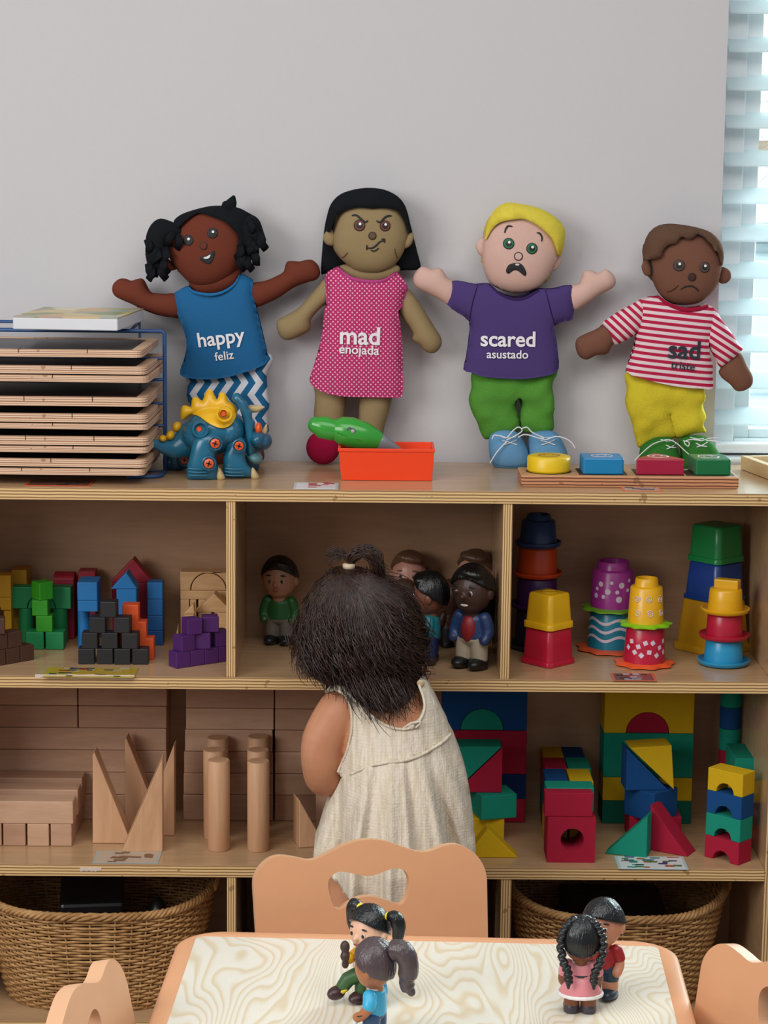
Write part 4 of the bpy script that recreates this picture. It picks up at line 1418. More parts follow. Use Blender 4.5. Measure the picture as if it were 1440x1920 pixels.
SHB = [('round', 'e3bd12', 'round yellow block in the shape board', 256), ('square', '0f7cb0', 'square blue block in the shape board', 540), ('tri', 'a01238', 'triangular crimson block in the shape board', 843), ('rect', '0e6a3a', 'green rectangular block in the shape board', 1115)]
for kind, col, lab, cx in SHB:
    xx = sp(cx, 150)
    z0, z1 = top + .0004, h2 + .002
    if kind == 'round':
        g = xf(lathe([(.031, z0), (.0325, z0 + .001), (.0325, z1 - .003), (.030, z1)], 40), T(xx, yc, 0))
    elif kind == 'square':
        g = flat(rrect(xx - .0305, xx + .0305, yc - .031, yc + .027, .004), z0, z1)
    elif kind == 'tri':
        g = flat([(xx - .036, yc - .032), (xx + .036, yc - .032), (xx + .034, yc - .022), (xx + .003, yc + .033), (xx - .003, yc + .033), (xx - .034, yc - .022)], z0, z1)
    else:
        g = xf(flat(rrect(-.027, .027, -.030, .032, .004), z0, z1), T(xx + .002, yc, 0, math.radians(3)))
    o = mk('shape_block', g, paint(col, .35, .08), bevel=.0018, smooth=kind == 'round', angle=40 if kind == 'round' else None)
    tag(o, lab, 'block', 'shape blocks on the sorter board')
    # printed emblem on its top
    st = [tube([(xx + .016 * math.cos(q * .5), yc - .002 + .014 * math.sin(q * .5), z1 + .0002) for q in range(13)], .0007, 5, closed=False), ell((xx - .006, yc + .003, z1), (.002, .002, .0006)), ell((xx + .006, yc + .003, z1), (.002, .002, .0006))]
    o['category'] = 'block'
    mk('printed_face', join(*st), plastic('8a5a20' if kind == 'round' else 'c8b8b0', .5), o)
    mk('slot', flat([(xx - .036, yc - .034), (xx + .036, yc - .034), (xx + .036, yc + .034), (xx - .036, yc + .034)], top + .00003, top + .00012) if kind != 'round' else flat(circ(xx, yc, .0345, 32), top + .00003, top + .00012), plastic('3a2416', .8), sb)

# corner of a wooden tray on the window side
a = P(1400, 850, .22)
tx = G(1404, 868, ZT + .001)
tr_ = thing('wooden_tray', 'pale wooden tray edge at the far right end of the shelf top', 'tray', (.66, .15, ZT))
W2 = wood('d9bd94', 'c9a878', 1)
xs = .5895
M = T(xs, .26, 0, math.radians(12)) @ T(-xs, -.26, 0)
mk('side_rail', xf(box(xs, xs + .012, .04, .25, ZT + .0005, ZT + .022), M), W2, tr_, bevel=.001)
mk('end_rail', xf(box(xs + .012, xs + .16, .238, .25, ZT + .0005, ZT + .022), M), W2, tr_, bevel=.001)
mk('base', xf(box(xs + .012, xs + .16, .04, .238, ZT + .0005, ZT + .012), M), plastic('aab4b4', .5), tr_)
# ------------------------------------------------------------------ small wooden blocks in the left cubby
CB = {'black': '14161b', 'purple': '4a1a66', 'brown': '4a2c20', 'yellow': 'd19a16', 'green': '0f8a50', 'lime': '2f9f1c', 'red': 'a0142f', 'blue': '0f72b4', 'orange': 'd9501c', 'natural': 'd9b183'}
NATW = wood('d6ae80', 'bb8f60', 0, .5, 10)


def bmat(c):
    return NATW if c == 'natural' else paint(CB.get(c, c), .55, .15)


def blk(label, g, c, group, bev=.0012, name='building_block'):
    o = mk(name, g, bmat(c), bevel=bev)
    tag(o, label, 'block', group)
    return o


def fb(u0, u1, vt, vb, Y, dep, z0=None):
    """front face given by pixels at depth Y -> box"""
    a, b = P(u0, vb, Y), P(u1, vb, Y)
    t_ = P((u0 + u1) / 2, vt, Y).z
    return box(a.x, b.x, Y, Y + dep, a.z if z0 is None else z0, t_)


def cube(u, Y, z0, s, rz=0, h=None):
    """cube whose centre is seen at pixel column u"""
    x = P(u, 1220, Y).x
    return xf(box(-s / 2, s / 2, -s / 2, s / 2, 0, h or s), T(x, Y, z0, rz))


ORD = ['first', 'second', 'third', 'fourth', 'fifth', 'sixth', 'seventh']
# black pyramid
S = .0243
rows = [[(145, 181), (183, 213), (215, 245.5), (248, 280)], [(154, 186), (193, 222), (230, 261)], [(169, 200), (214, 248)], [(188, 224)]]
for j, row in enumerate(rows):
    for i, (a, b) in enumerate(row):
        lab = ('topmost black cube of the black cube pyramid' if j == 3 else '%s cube from the left in the %s row of the black pyramid' % (ORD[i], ['bottom', 'second', 'third'][j]))
        blk(lab, cube((a + b) / 2, .086 + .001 * (i % 2), ZM + .0002 + j * S * 1.0, S, math.radians(random.uniform(-3, 3)), S * .995), 'black', 'black cubes stacked as a pyramid', name='wooden_cube')
# purple wall, receding to the right
c0 = G(331, 1254.5, ZM)
dirx = Vector((math.cos(math.radians(35)), math.sin(math.radians(35)), 0))
nrm_ = Vector((-dirx.y, dirx.x, 0))
for j, (n, off) in enumerate(((4, 0), (3, .008), (2, .022))):
    for i in range(n):
        gap = (.0247, .031, .032)[j]
        c = Vector((c0.x, c0.y, 0)) + dirx * (off + S / 2 + i * gap) + nrm_ * (S / 2)
        rz = math.radians(35) if j == 0 else math.radians([40, 12, 30][i] if j == 1 else [28, 10][i])
        lab = '%s purple cube from the left in the %s row of the purple wall' % (ORD[i], ['bottom', 'middle', 'top'][j])
        blk(lab, xf(box(-S / 2, S / 2, -S / 2, S / 2, 0, S * .995), T(c.x, c.y, ZM + .0002 + j * S, rz)), 'purple', 'purple cubes stacked as a wall', name='wooden_cube')
# brown wall at the left edge
c0 = G(12, 1246.5, ZM)
dirx = Vector((math.cos(math.radians(42)), math.sin(math.radians(42)), 0))
nrm_ = Vector((-dirx.y, dirx.x, 0))
for j, (n, off) in enumerate(((4, -.050), (3, -.046), (1, -.02))):
    for i in range(n):
        c = Vector((c0.x, c0.y, 0)) + dirx * (off + S / 2 + i * .0252) + nrm_ * (S / 2)
        rz = math.radians(42) if j < 2 else math.radians(8)
        lab = 'topmost dark brown cube at the left edge of the shelf' if j == 2 else '%s brown cube from the left in the %s brown row' % (ORD[i], ['bottom', 'upper'][j])
        blk(lab, xf(box(-S / 2, S / 2, -S / 2, S / 2, 0, S * .995), T(c.x, c.y, ZM + .0002 + j * S, rz)), 'brown', 'brown cubes stacked at the left edge', name='wooden_cube')
# green tower of cubes
Yg = .170
s2 = .0276
z = ZM + .0002
GRP = 'green blocks around the green tower'
blk('left dark green cube at the foot of the green tower', cube(68, Yg + s2 / 2, z, s2), 'green', GRP, name='wooden_cube')
blk('right dark green cube at the foot of the green tower', cube(105, Yg + s2 / 2, z, s2 * 1.02, 0, s2), 'green', GRP, name='wooden_cube')
blk('lower bright green cube in the green tower', cube(85, Yg + .014, z + s2, .0255, math.radians(3)), 'lime', GRP, name='wooden_cube')
blk('middle bright green cube in the green tower', cube(78.5, Yg + .014, z + s2 + .0255, .0245, math.radians(-2)), 'lime', GRP, name='wooden_cube')
blk('topmost bright green cube set corner on in the green tower', cube(81, Yg + .016, z + s2 + .050, .0245, math.radians(40), .028), 'lime', GRP, name='wooden_cube')


def archpoly(x0, x1, z0, z1, r, cx=None, n=18):
    cx = (x0 + x1) / 2 if cx is None else cx
    return [(x0, z0), (cx - r, z0)] + [(cx - r * math.cos(PI * i / n), z0 + r * math.sin(PI * i / n)) for i in range(1, n)] + [(cx + r, z0), (x1, z0), (x1, z1), (x0, z1)]


Ya = .214
a, b = P(22, 1141, Ya), P(133, 1141, Ya)
zt2 = P(78, 1101, Ya).z
blk('dark green arch bridge behind the bright green cubes', prism(archpoly(a.x, b.x, a.z, zt2, .0225), Ya, Ya + .026), 'green', GRP)
blk('dark green half round block under the green arch', prism([((a.x + b.x) / 2 + .0215 * math.cos(PI * i / 18), a.z + .0215 * math.sin(PI * i / 18)) for i in range(19)], Ya + .001, Ya + .025), 'green', GRP)
for u, lab in ((50, 'green cylinder column under the left end of the green arch'), (113, 'green cylinder column under the right end of the green arch')):
    c = P(u, 1180, Ya + .013)
    blk(lab, cyl(c.x, Ya + .013, ZM + .0002, a.z - .0002, .0122), 'green', GRP)
# yellow
YLG = 'yellow blocks behind the green arch'
blk('tall upright yellow block behind the left end of the green arch', fb(23, 52, 1069, 1205, .244, .04, ZM + .0002), 'yellow', YLG)
a, b = P(-16, 1144, .20), P(21, 1144, .20)
blk('yellow cube on the yellow arch at the left edge', box(a.x, b.x, .20, .23, P(0, 1120, .2).z, P(0, 1079, .2).z), 'yellow', YLG)
blk('yellow arch block at the left edge behind brown cubes', prism(archpoly(a.x - .03, b.x, a.z, P(0, 1120, .2).z - .0003, .014), .20, .23), 'yellow', YLG)
for x in (b.x - .0065, a.x - .02):
    blk('slim yellow post under the yellow arch, %s' % ('its right one' if x > a.x else 'its left one'), box(x - .006, x + .006, .203, .227, ZM + .0002, a.z - .0002), 'yellow', YLG)
# red
RDG = 'red blocks at the back of the left cubby'
g = fb(102, 140, 1090, 1205, .245, .036, ZM + .0002)
blk('dark red upright block behind the right end of the green arch', g, 'red', RDG)
x0, x1, zt3 = g[0][0][0], g[0][1][0], g[0][4][2]
g = xf(prism([(.018 * math.cos(PI * i / 14), .012 * math.sin(PI * i / 14)) for i in range(15)], x0, x1), Matrix(((0, 1, 0, 0), (1, 0, 0, .263), (0, 0, 1, zt3 + .0002), (0, 0, 0, 1))))
blk('rounded dark red cap on the red upright block', (g[0], [q[::-1] for q in g[1]]), 'red', RDG)
blk('tall red block standing behind the blue pair', fb(148, 180, 1071, 1205, .246, .03, ZM + .0002), 'red', RDG)
# blue pair on a column
BLG = 'blue blocks of the blue buildings'
c = P(160, 1216, .19)
blk('slim blue cylinder column under the two blue blocks', cyl(c.x - .001, .185, ZM + .0002, P(160, 1147, .17).z - .0002, .0095), 'blue', BLG)
zm_ = P(164, 1126.5, .155).z
blk('lower blue block of the pair on the blue column', fb(145.5, 183, 1126.5, 1147, .155, .05), 'blue', BLG)
blk('upper blue block of the pair on the blue column', fb(145, 182.5, 1092, 1126.3, .155, .05, zm_ + .0002), 'blue', BLG)
# red house
Yh = .236
a, b, c = P(207, 1092, Yh), P(287, 1092, Yh), P(249.5, 1048, Yh)
blk('large red triangular roof block at the back of the left cubby', prism([(a.x, a.z), (b.x, a.z), (c.x, c.z)], Yh, Yh + .03), 'red', RDG)
blk('dark red block carrying the large red roof', box(a.x + .002, b.x - .004, Yh + .001, Yh + .03, ZM + .0002, a.z - .0002), 'red', RDG)
# blue house
Yb2 = .168
a, b, c = P(208, 1104.5, Yb2), P(257.5, 1104.5, Yb2), P(237, 1074, Yb2)
blk('blue triangular roof block in front of the red roof', prism([(a.x, a.z), (b.x, a.z), (c.x, c.z)], Yb2, Yb2 + .036), 'blue', BLG)
m = P(218.5, 1150, Yb2), P(256, 1150, Yb2)
blk('tall blue block carrying the blue roof', box(m[0].x, m[1].x, Yb2 + .001, Yb2 + .034, ZM + .0002, a.z - .0002), 'blue', BLG)
# blue tower at the right
vs = [1212, 1182.5, 1154.5, 1123.5, 1092]
a, b = P(276.5, 1212, .205), P(305.5, 1212, .205)
zz = ZM + .0002
for i in range(4):
    zt4 = P(290, vs[i + 1], .205).z
    blk('blue cube %s in the blue tower right of the orange steps' % ['at the foot', 'second from below', 'third from below', 'on top'][i], box(a.x, b.x, .205, .232, zz, zt4 - .0002), ['0b4f92', '0b5a9c', '0c63a6', '0f6cb0'][i], BLG, name='wooden_cube')
    zz = zt4
# orange steps
Yo = .106
p = [P(*q, Yo) for q in ((229, 1134), (260, 1166), (274.5, 1197), (288.5, 1243))]
x0, x1, x2, x3 = (q.x for q in p)
z1, z2, z3 = p[0].z, p[1].z, p[2].z
blk('orange stepped block behind the black pyramid', prism([(x0 - .02, ZM + .0002), (x3, ZM + .0002), (x3, z3), (x2, z3), (x2, z2), (x1, z2), (x1, z1), (x0, z1), (x0, z2), (x0 - .012, z2), (x0 - .012, z3), (x0 - .02, z3)], Yo, Yo + .024), 'orange', None)
# natural wood group
NG = 'bare wood blocks in the left cubby'
Yn = .236
a, b = P(338, 1107, Yn), P(440, 1107, Yn)
cx = P(391, 1107, Yn).x
zt5 = P(380, 1072.5, Yn).z
r_ = P(425.5, 1107, Yn).x - cx
blk('bare wood arch block at the right of the left cubby', prism(archpoly(a.x, b.x, a.z, zt5, r_, cx), Yn, Yn + .03), 'natural', NG)
blk('bare wood half round nested in the bare arch', prism([(cx + (r_ - .0016) * math.cos(PI * i / 20), a.z + .0001 + (r_ - .0016) * math.sin(PI * i / 20)) for i in range(21)], Yn + .001, Yn + .029), 'natural', NG)
zp = P(380, 1124, Yn).z
blk('long bare wood plank under the bare arch', box(a.x, b.x, Yn, Yn + .03, zp, a.z - .0002), 'natural', NG)
for i, (u0, u1) in enumerate(((338.5, 355), (356.5, 368), (372, 386), (402, 424))):
    q = P(u0, 1180, Yn), P(u1, 1180, Yn)
    blk('%s upright bare wood post from the left under the plank' % ORD[i], box(q[0].x, q[1].x, Yn, Yn + .028, ZM + .0002, zp - .0002), 'natural', NG)
Yn2 = .19
a, b, c = P(366, 1148, Yn2), P(437, 1148, Yn2), P(401.5, 1113, Yn2)
blk('bare wood triangular roof block behind the purple cubes', prism([(a.x, a.z), (b.x, a.z), (c.x, c.z)], Yn2, Yn2 + .034), 'natural', NG)
for i, (u0, u1) in enumerate(((372, 396), (402, 428))):
    q = P(u0, 1180, Yn2), P(u1, 1180, Yn2)
    blk('%s bare wood upright under the bare roof block' % ['left', 'right'][i], box(q[0].x, q[1].x, Yn2 + .001, Yn2 + .03, ZM + .0002, a.z - .0002), 'natural', NG)
Yn3 = .165
a, b, c = P(344, 1151.5, Yn3), P(365, 1151.5, Yn3), P(363, 1132, Yn3)
blk('small bare wood wedge left of the bare roof block', prism([(a.x, a.z), (b.x, a.z), (c.x, c.z)], Yn3, Yn3 + .02), 'natural', NG)
q = P(346, 1180, Yn3), P(364, 1180, Yn3)
blk('bare wood post under the small bare wedge', box(q[0].x, q[1].x, Yn3 + .001, Yn3 + .02, ZM + .0002, a.z - .0002), 'natural', NG)
a, b = P(325, 1176, .16), P(331, 1169, .16)
blk('tiny bare wood wedge left of the purple wall', prism([(a.x, ZM + .0002), (b.x + .003, ZM + .0002), (b.x + .003, b.z)], .15, .17), 'natural', NG)

# ------------------------------------------------------------------ stacking cups in the right cubby
CG = 'stacking cups in the right cubby'
CUPC = {}


def cupbody(name, label, x, y, z0, h, r0, r1, col, rim=None, rimcol=None, flower=0, neck=False, sq=False, rz=0, cap=None, rimup=.004, rimr=None, group=CG):
    """inverted cup, open end on z0"""
    cu = thing(name, label, 'cup', (x, y, z0), group)
    m = plastic(col, .3)
    M = T(x, y, z0, rz)
    if sq:
        k = 4

        def shp(a):
            a = (a + PI / 4) % (PI / 2) - PI / 4
            return min(1 / math.cos(a), 1.30)
        s2 = shp
    else:
        s2 = None
    n = 64 if sq else 48
    pr = [(r0, .0), (r0 + (r1 - r0) * .5, h * .5), (r1, h - .003), (r1 - .0015, h - .0006), (r1 - .004, h)]
    if neck:
        pr = [(r0, 0), (r1, h * .80), (r1 - .0015, h * .825), (r1 - .006, h * .84), (r1 - .0065, h * .86), (r1 - .0075, h - .001), (r1 - .0085, h), (r1 - .0105, h - .0005), (r1 - .011, h * .87)]
    inner = [(max(r1 - .012, .001), h - .003)] if neck else [(r1 - .006, h)]
    mk('body', xf(lathe(pr + ([(r1 - .0112, h * .86)] if neck else []), n, shape=s2), M), m, cu, smooth=True, angle=50)
    if rim:
        ro, t_ = rim
        rm = plastic(rimcol or col, .3)
        fl = (lambda a: 1 + .06 * math.cos(flower * a)) if flower else s2
        if sq:
            pp = [(r0 - .001, .0004), (ro, .0004), (ro, t_ * .9), (ro - .001, t_), (r0 - .002, t_)]
        elif flower:
            pp = [(r0 - .002, .0004), (ro * .9, .0004), (ro, .0018), (ro, .0038), (ro * .93, .0042), (ro * .86, t_ * .95), (r0 - .001, t_)]
        else:
            pp = [(r0 - .001, .0006), (ro * .82, .0004), (ro * .94, .002), (ro, .0068), (ro, .0085), (ro - .0016, .0088), (ro * .92, .0050), (ro * .82, .0034), (r0 - .002, .0032)]
        mk('rim', xf(lathe(pp, 96 if flower else n, shape=fl, cap=False), M), rm, cu, smooth=True, angle=55 if not flower else 70)
    return cu, m, M


def onwall(x, y, z0, h, r0, r1, pts, off=.0004):
    """2-D pattern polygon (angle-arc in metres from the front, height) laid on a round cup"""
    V = []
    for s, hh in pts:
        r = r0 + (r1 - r0) * hh / h + off
        a = -PI / 2 + s / r
        V.append((x + r * math.cos(a), y + r * math.sin(a), z0 + hh))
    n = len(V)
    return V, [tuple(range(n))]


PRN = plastic('d5c6d3', .45)
z = ZM + .0003
# round handled stack
x, y = P(1356, 1240, .112).x, .112
cupbody('stacking_cup', 'sky blue cup with saucer rim at the foot of the right stack', x, y, z, .040, .0305, .0275, '1790c0', (.0402, .009))
cupbody('stacking_cup', 'red saucer rimmed cup between the sky blue and yellow ones', x, y, z + .0402, .040, .0285, .0262, 'b00f33', (.039, .009))
cu, m, M = cupbody('stacking_cup', 'small yellow saucer rimmed cup with a fin on top', x, y, z + .0804, .0390, .0272, .0245, 'dfa80e', (.0375, .009))
mk('fin_handle', xf(box(-.019, .019, -.009, .009, .038, .0525), T(x + .002, y, z + .0804, math.radians(-25))), m, cu, bevel=.002)
# square tower
x, y = P(1336, 1200, .215).x, .215
cupbody('stacking_cup', 'large yellow square cup at the foot of the square tower', x, y, z, .082, .0440, .0365, 'cf9a12', (.0465, .011), sq=True, rz=math.radians(41))
cupbody('stacking_cup', 'blue square cup in the middle of the square tower', x + .0005, y, z + .0822, .060, .0352, .0310, '0a3f8e', (.0372, .006), sq=True, rz=math.radians(41))
cupbody('stacking_cup', 'green square cup on top of the square tower', x + .0005, y, z + .1424, .058, .0318, .0290, '0b8a48', (.0335, .009), sq=True, rz=math.radians(41))
# yellow square on red square
x, y = P(1027, 1240, .113).x, .113
cupbody('stacking_cup', 'red square cup under the yellow square one by the divider', x, y, z, .056, .0290, .0265, 'b80f33', (.0312, .008), sq=True, rz=math.radians(44))
cu, m, M = cupbody('stacking_cup', 'yellow square cup sitting on the red square one', x, y, z + .0562, .054, .0270, .0235, 'dfae10', (.0288, .010), sq=True, rz=math.radians(44))
mk('raised_emblem', xf(tube([(.011 * math.cos(q * .45), .011 * math.sin(q * .45), .0542) for q in range(14)], .0009, 6, closed=False), M), m, cu, smooth=True)
# tall round stack by the divider
x, y = P(1005, 1200, .215).x, .215
cupbody('stacking_cup', 'dark indigo cup at the foot of the tall stack by the divider', x, y, z, .064, .0340, .0315, '1d1b3c', (.044, .009), rimr=1)
cupbody('stacking_cup', 'dark purple cup second from below in the tall stack', x, y, z + .0642, .050, .0325, .0305, '3a1450', (.0425, .009))
cupbody('stacking_cup', 'orange cup under the dark blue one in the tall stack', x, y, z + .1144, .048, .0312, .0295, 'd24712', (.039, .009))
cupbody('stacking_cup', 'dark blue cup on top of the tall stack by the divider', x, y, z + .1626, .051, .0298, .0262, '0c3f74', (.0365, .009), neck=True)


def pattern(cu, x, y, z0, h, r0, r1, kind):
    gs = []
    rnd = random.Random(5)
    if kind == 'dots':
        for s, hh, r in ((-.024, .045, .0042), (-.006, .048, .0028), (.010, .044, .0048), (.024, .051, .003), (-.012, .034, .0046), (.003, .0335, .0032), (.021, .036, .003), (-.031, .037, .003), (-.033, .026, .004), (-.019, .0255, .0032), (.006, .022, .005), (.032, .028, .004), (.040, .042, .004)):
            gs.append(onwall(x, y, z0, h, r0, r1, circ(s, hh, r, 18)))
    elif kind == 'waves':
        for k in range(3):
            zc = .050 - .0135 * k
            up, dn_ = [], []
            for i in range(61):
                s = -.06 + .12 * i / 60
                v = zc + .0035 * math.sin(s / .0075 + .5)
                up.append((s, v + .0023))
                dn_.append((s, v - .0023))
            V, Fc = [], []
            a = onwall(x, y, z0, h, r0, r1, up)[0]
            b = onwall(x, y, z0, h, r0, r1, dn_)[0]
            gs.append((a + b, [(61 + i, 62 + i, i + 1, i) for i in range(60)]))
    elif kind == 'squares':
        for s, hh in ((-.026, .040), (-.014, .033), (-.003, .039), (.0085, .039), (.021, .031), (-.020, .024), (-.009, .020), (.003, .025), (.0155, .0195), (.030, .040), (.031, .023), (-.033, .030)):
            a0 = rnd.uniform(0, 1.5)
            gs.append(onwall(x, y, z0, h, r0, r1, [(s + 0.0047 * math.cos(a0 + q * PI / 2), hh + 0.0047 * math.sin(a0 + q * PI / 2)) for q in range(4)]))
    else:
        for s, hh in ((-.018, .045), (.0, .045), (-.017, .0225), (.0035, .0225), (.021, .044), (.024, .022)):
            c = []
            a0 = rnd.uniform(0, 6)
            for q in range(26):
                an = a0 + q * .38
                rr = .0010 + .0046 * q / 25
                c.append(onwall(x, y, z0, h, r0, r1, [(s + rr * math.cos(an), hh + rr * math.sin(an))], .0001)[0][0])
            gs.append(tube(c, .0007, 5))
    for q in gs:
        mk('printed_' + {'dots': 'dot', 'waves': 'wave', 'squares': 'square', 'swirl': 'swirl'}[kind], q, PRN, cu)


# flower rimmed cups
x, y = P(1146, 1215, .208).x, .208
cu, m, M = cupbody('stacking_cup', 'teal cup with white waves on an orange flower rim', x, y, z, .064, .0385, .0350, '0c7d96', (.0535, .006), 'e2582c', flower=9)
pattern(cu, x, y, z, .064, .0385, .0350, 'waves')
cu, m, M = cupbody('stacking_cup', 'magenta cup with pale dots on a green flower rim', x, y, z + .0642, .078, .0352, .0325, 'a02c8c', (.0475, .006), '6fae1c', flower=9, neck=True)
pattern(cu, x, y, z + .0642, .078, .0352, .0325, 'dots')
x, y = P(1208, 1240, .108).x, .108
cu, m, M = cupbody('stacking_cup', 'red cup with pale squares on an orange flower rim', x, y, z, .0605, .0320, .0290, 'b50c36', (.0445, .006), 'ef5a26', flower=9)
pattern(cu, x, y, z, .0605, .0320, .0290, 'squares')
cu, m, M = cupbody('stacking_cup', 'yellow cup with pale swirls on a green flower rim', x, y, z + .0607, .074, .0275, .0245, 'e3ab10', (.0390, .006), '86cc17', flower=9, neck=True)
pattern(cu, x, y, z + .0607, .074, .0275, .0245, 'swirl')

# ------------------------------------------------------------------ natural unit blocks, lower left
UB = 'bare wooden unit blocks on the lower shelf'
UW = [wood('c9a286', 'b08a6e', 0, .6, 8), wood('bd957a', 'a57f65', 0, .6, 7), wood('d0ab8e', 'b99377', 0, .6, 9)]
UWZ = wood('d3a682', 'bb8f6a', 2, .55, 8)


def ub(label, g, m=None, bev=.0014, name='unit_block'):
    o = mk(name, g, m or UW[random.randrange(3)], bevel=bev)
    tag(o, label, 'block', UB)
    return o


RN = ['lowest', 'second lowest', 'third', 'fourth', 'fifth', 'topmost']
Yu = .222
vsL = [1534, 1489, 1447.5, 1406, 1364.5, 1323, 1283]
vsR = [1531, 1490, 1450, 1409, 1368, 1328, 1288]
for i in range(6):
    za, zb2 = P(160, vsL[i], Yu).z, P(160, vsL[i + 1], Yu).z - .0006
    if i == 0:
        za = ZL + .0003
    jx = random.uniform(-.001, .001)
    if i < 4:
        ub('%s long plank of the back stack at the left' % RN[i], box(P(-28, 1400, Yu).x, P(313, 1400, Yu).x + jx, Yu, Yu + .064, za, zb2))
    else:
        ub('left short plank in the %s row of the left back stack' % RN[i], box(P(-28, 1400, Yu).x, P(146, 1400, Yu).x, Yu, Yu + .064, za, zb2))
        ub('right short plank in the %s row of the left back stack' % RN[i], box(P(148, 1400, Yu).x, P(313.5, 1400, Yu).x + jx, Yu, Yu + .064, za, zb2))
    za, zb2 = P(430, vsR[i], Yu).z, P(430, vsR[i + 1], Yu).z - .0006
    if i == 0:
        za = ZL + .0003
    ub('%s plank of the back stack behind the wooden cylinders' % RN[i], box(P([343, 344, 345, 347, 349, 349][i], 1400, Yu).x, P([512, 512, 512, 511, 513, 513.5][i], 1400, Yu).x, Yu, Yu + .064, za, zb2))
    ub("%s plank of the back stack beside the child's arm" % RN[i], box(P(515.5, 1400, Yu).x, P(682, 1400, Yu).x, Yu, Yu + .064, za, zb2))
# front pile
Yp = .084
zs = ZL + .0003
zt6 = P(70, 1545, Yp).z
for i, (u0, u1) in enumerate(((-38, 3), (6, 48), (51.5, 92), (95, 134.5))):
    a, b = P(u0, 1587, Yp), P(u1, 1587, Yp)
    ub('%s block end from the left under the front planks' % ORD[i], box(a.x, b.x, Yp + .001 * (i % 2), Yp + .135, zs, zt6 - .0002), UW[i % 3])
zt7 = P(70, 1503, Yp).z
for i in range(3):
    y0 = Yp + .0005 + i * .046
    a, b = P(-60, 1520, y0), P([137, 146.5, 155][i], 1520, y0)
    ub('%s of the three planks lying on the front block ends' % ['front', 'middle', 'rear'][i], box(a.x, b.x, y0, y0 + .0395 - .004 * (i < 2), zt6, zt7 + .005 * i), UW[(i + 2) % 3])
# tall wedges


def wedge(label, pts, Y, dep, rz=0, m=None):
    pp = XZ(pts, Y)
    pp = [(x, max(zz_, ZL + .0003) if zz_ < ZL + .02 else zz_) for x, zz_ in pp]
    mn = min(q[1] for q in pp)
    pp = [(x, ZL + .0003 if zz_ - mn < .012 else zz_) for x, zz_ in pp]
    g = prism(pp, 0, dep)
    x0 = pp[0][0]
    g = xf(g, T(x0, Y, 0, rz) @ T(-x0, 0, 0))
    return ub(label, g, m or UWZ, name='wedge_block')


wedge('tall wooden wedge nearest the pile of planks', [(173.5, 1582), (247, 1582), (177, 1410), (173.5, 1416)], .100, .034)
wedge('tall wooden wedge rising highest behind the other wedges', [(234, 1553), (305, 1553), (237, 1383), (234, 1389)], .178, .034)
wedge('foremost tall wooden wedge leaning the other way', [(305, 1597), (229, 1597), (302, 1428), (305, 1423)], .062, .034, math.radians(3))
wedge('tall wooden wedge at the back right of the wedge group', [(327, 1565), (262, 1565), (323.5, 1403), (327, 1396)], .190 - .05, .030)
# cylinders
for j, (Yc, us) in enumerate(((.078, (410, 484.5)), (.136, (402, 484))), ):
    pass
for lab, u, Yc, vt in (('front left', 410, .078, 1424), ('middle left', 401.5, .136, 1405), ('rear left', 408, .200, 1382), ('front right', 484.5, .078, 1426), ('middle right', 484, .136, 1405), ('rear right', 484, .200, 1380)):
    p = P(u, vt, Yc)
    ub('%s tall wooden cylinder of the six' % lab, xf(lathe([(.0163, 0), (.0170, .0012), (.0170, p.z - ZL - .0018), (.0160, p.z - ZL - .0006)], 36), T(p.x, Yc, ZL + .0003)), UWZ, 0, name='cylinder_block').data.set_sharp_from_angle(angle=math.radians(50))
# ramp and blocks beside the child
wedge("small wooden ramp left of the child's dress", [(561, 1584), (612, 1584), (563, 1502), (561, 1506)], .085, .045, math.radians(14))
a = P(592, 1521, .15), P(640, 1485, .15)
ub("square wooden block behind the small ramp", box(a[0].x, a[1].x, .15, .20, ZL + .0003, a[1].z), UW[1])

# ------------------------------------------------------------------ foam blocks, lower right
FG = 'coloured foam blocks on the lower shelf'
FC = {'red': 'ac1838', 'blue': '0e4a86', 'green': '12937a', 'yellow': 'd9b010', 'navy': '0b2c62', 'darkgreen': '0a6a56'}


def fo(label, g, c, bev=.0012):
    o = mk('foam_block', g, foam(FC[c]), bevel=bev)
    tag(o, label, 'block', FG)
    return o


zs = ZL + .0003
Yf = .222


def fstack(u0, u1, vs, cols, labs):
    z0 = zs
    for i in range(len(cols)):
        t_ = P((u0 + u1) / 2, vs[i + 1], Yf).z
        if labs[i]:
            fo(labs[i], box(P(u0, 1450, Yf).x, P(u1, 1450, Yf).x, Yf, Yf + .06, z0, t_ - .0004), cols[i])
        z0 = t_
    return z0


z0 = fstack(829, 986.5, [1535, 1498, 1451, 1369.5], ['red', 'navy', 'red'], ['lowest red foam slab in the stack behind the dress', 'navy foam slab second in the stack behind the dress', 'thick red foam slab third in the stack behind the dress'])
xa, xb, xc = P(829, 1400, Yf).x, P(987, 1400, Yf).x, P(903, 1400, Yf).x
fo('blue foam arch block above the red slab by the child', prism(archpoly(xa, xb, z0, P(900, 1293, Yf).z, .0350, xc), Yf, Yf + .06), 'blue')
fo('green foam half disc filling the blue foam arch', prism([(xc + .0342 * math.cos(PI * i / 24), z0 + .0002 + .0342 * math.sin(PI * i / 24)) for i in range(25)], Yf + .0015, Yf + .058), 'green')
z0 = fstack(1131, 1298.5, [1541, 1501.5, 1458, 1375], ['darkgreen', 'yellow', 'green'], ['lowest dark green foam slab of the stack in the middle', 'narrow yellow foam slab under the green one', 'thick green foam slab under the yellow foam arch'])
xa, xb, xc = P(1132, 1400, Yf).x, P(1299.5, 1400, Yf).x, P(1213.5, 1400, Yf).x
fo('yellow foam arch block with red half disc at the back', prism(archpoly(xa, xb, z0, P(1213, 1296, Yf).z, .0345, xc), Yf, Yf + .06), 'yellow')
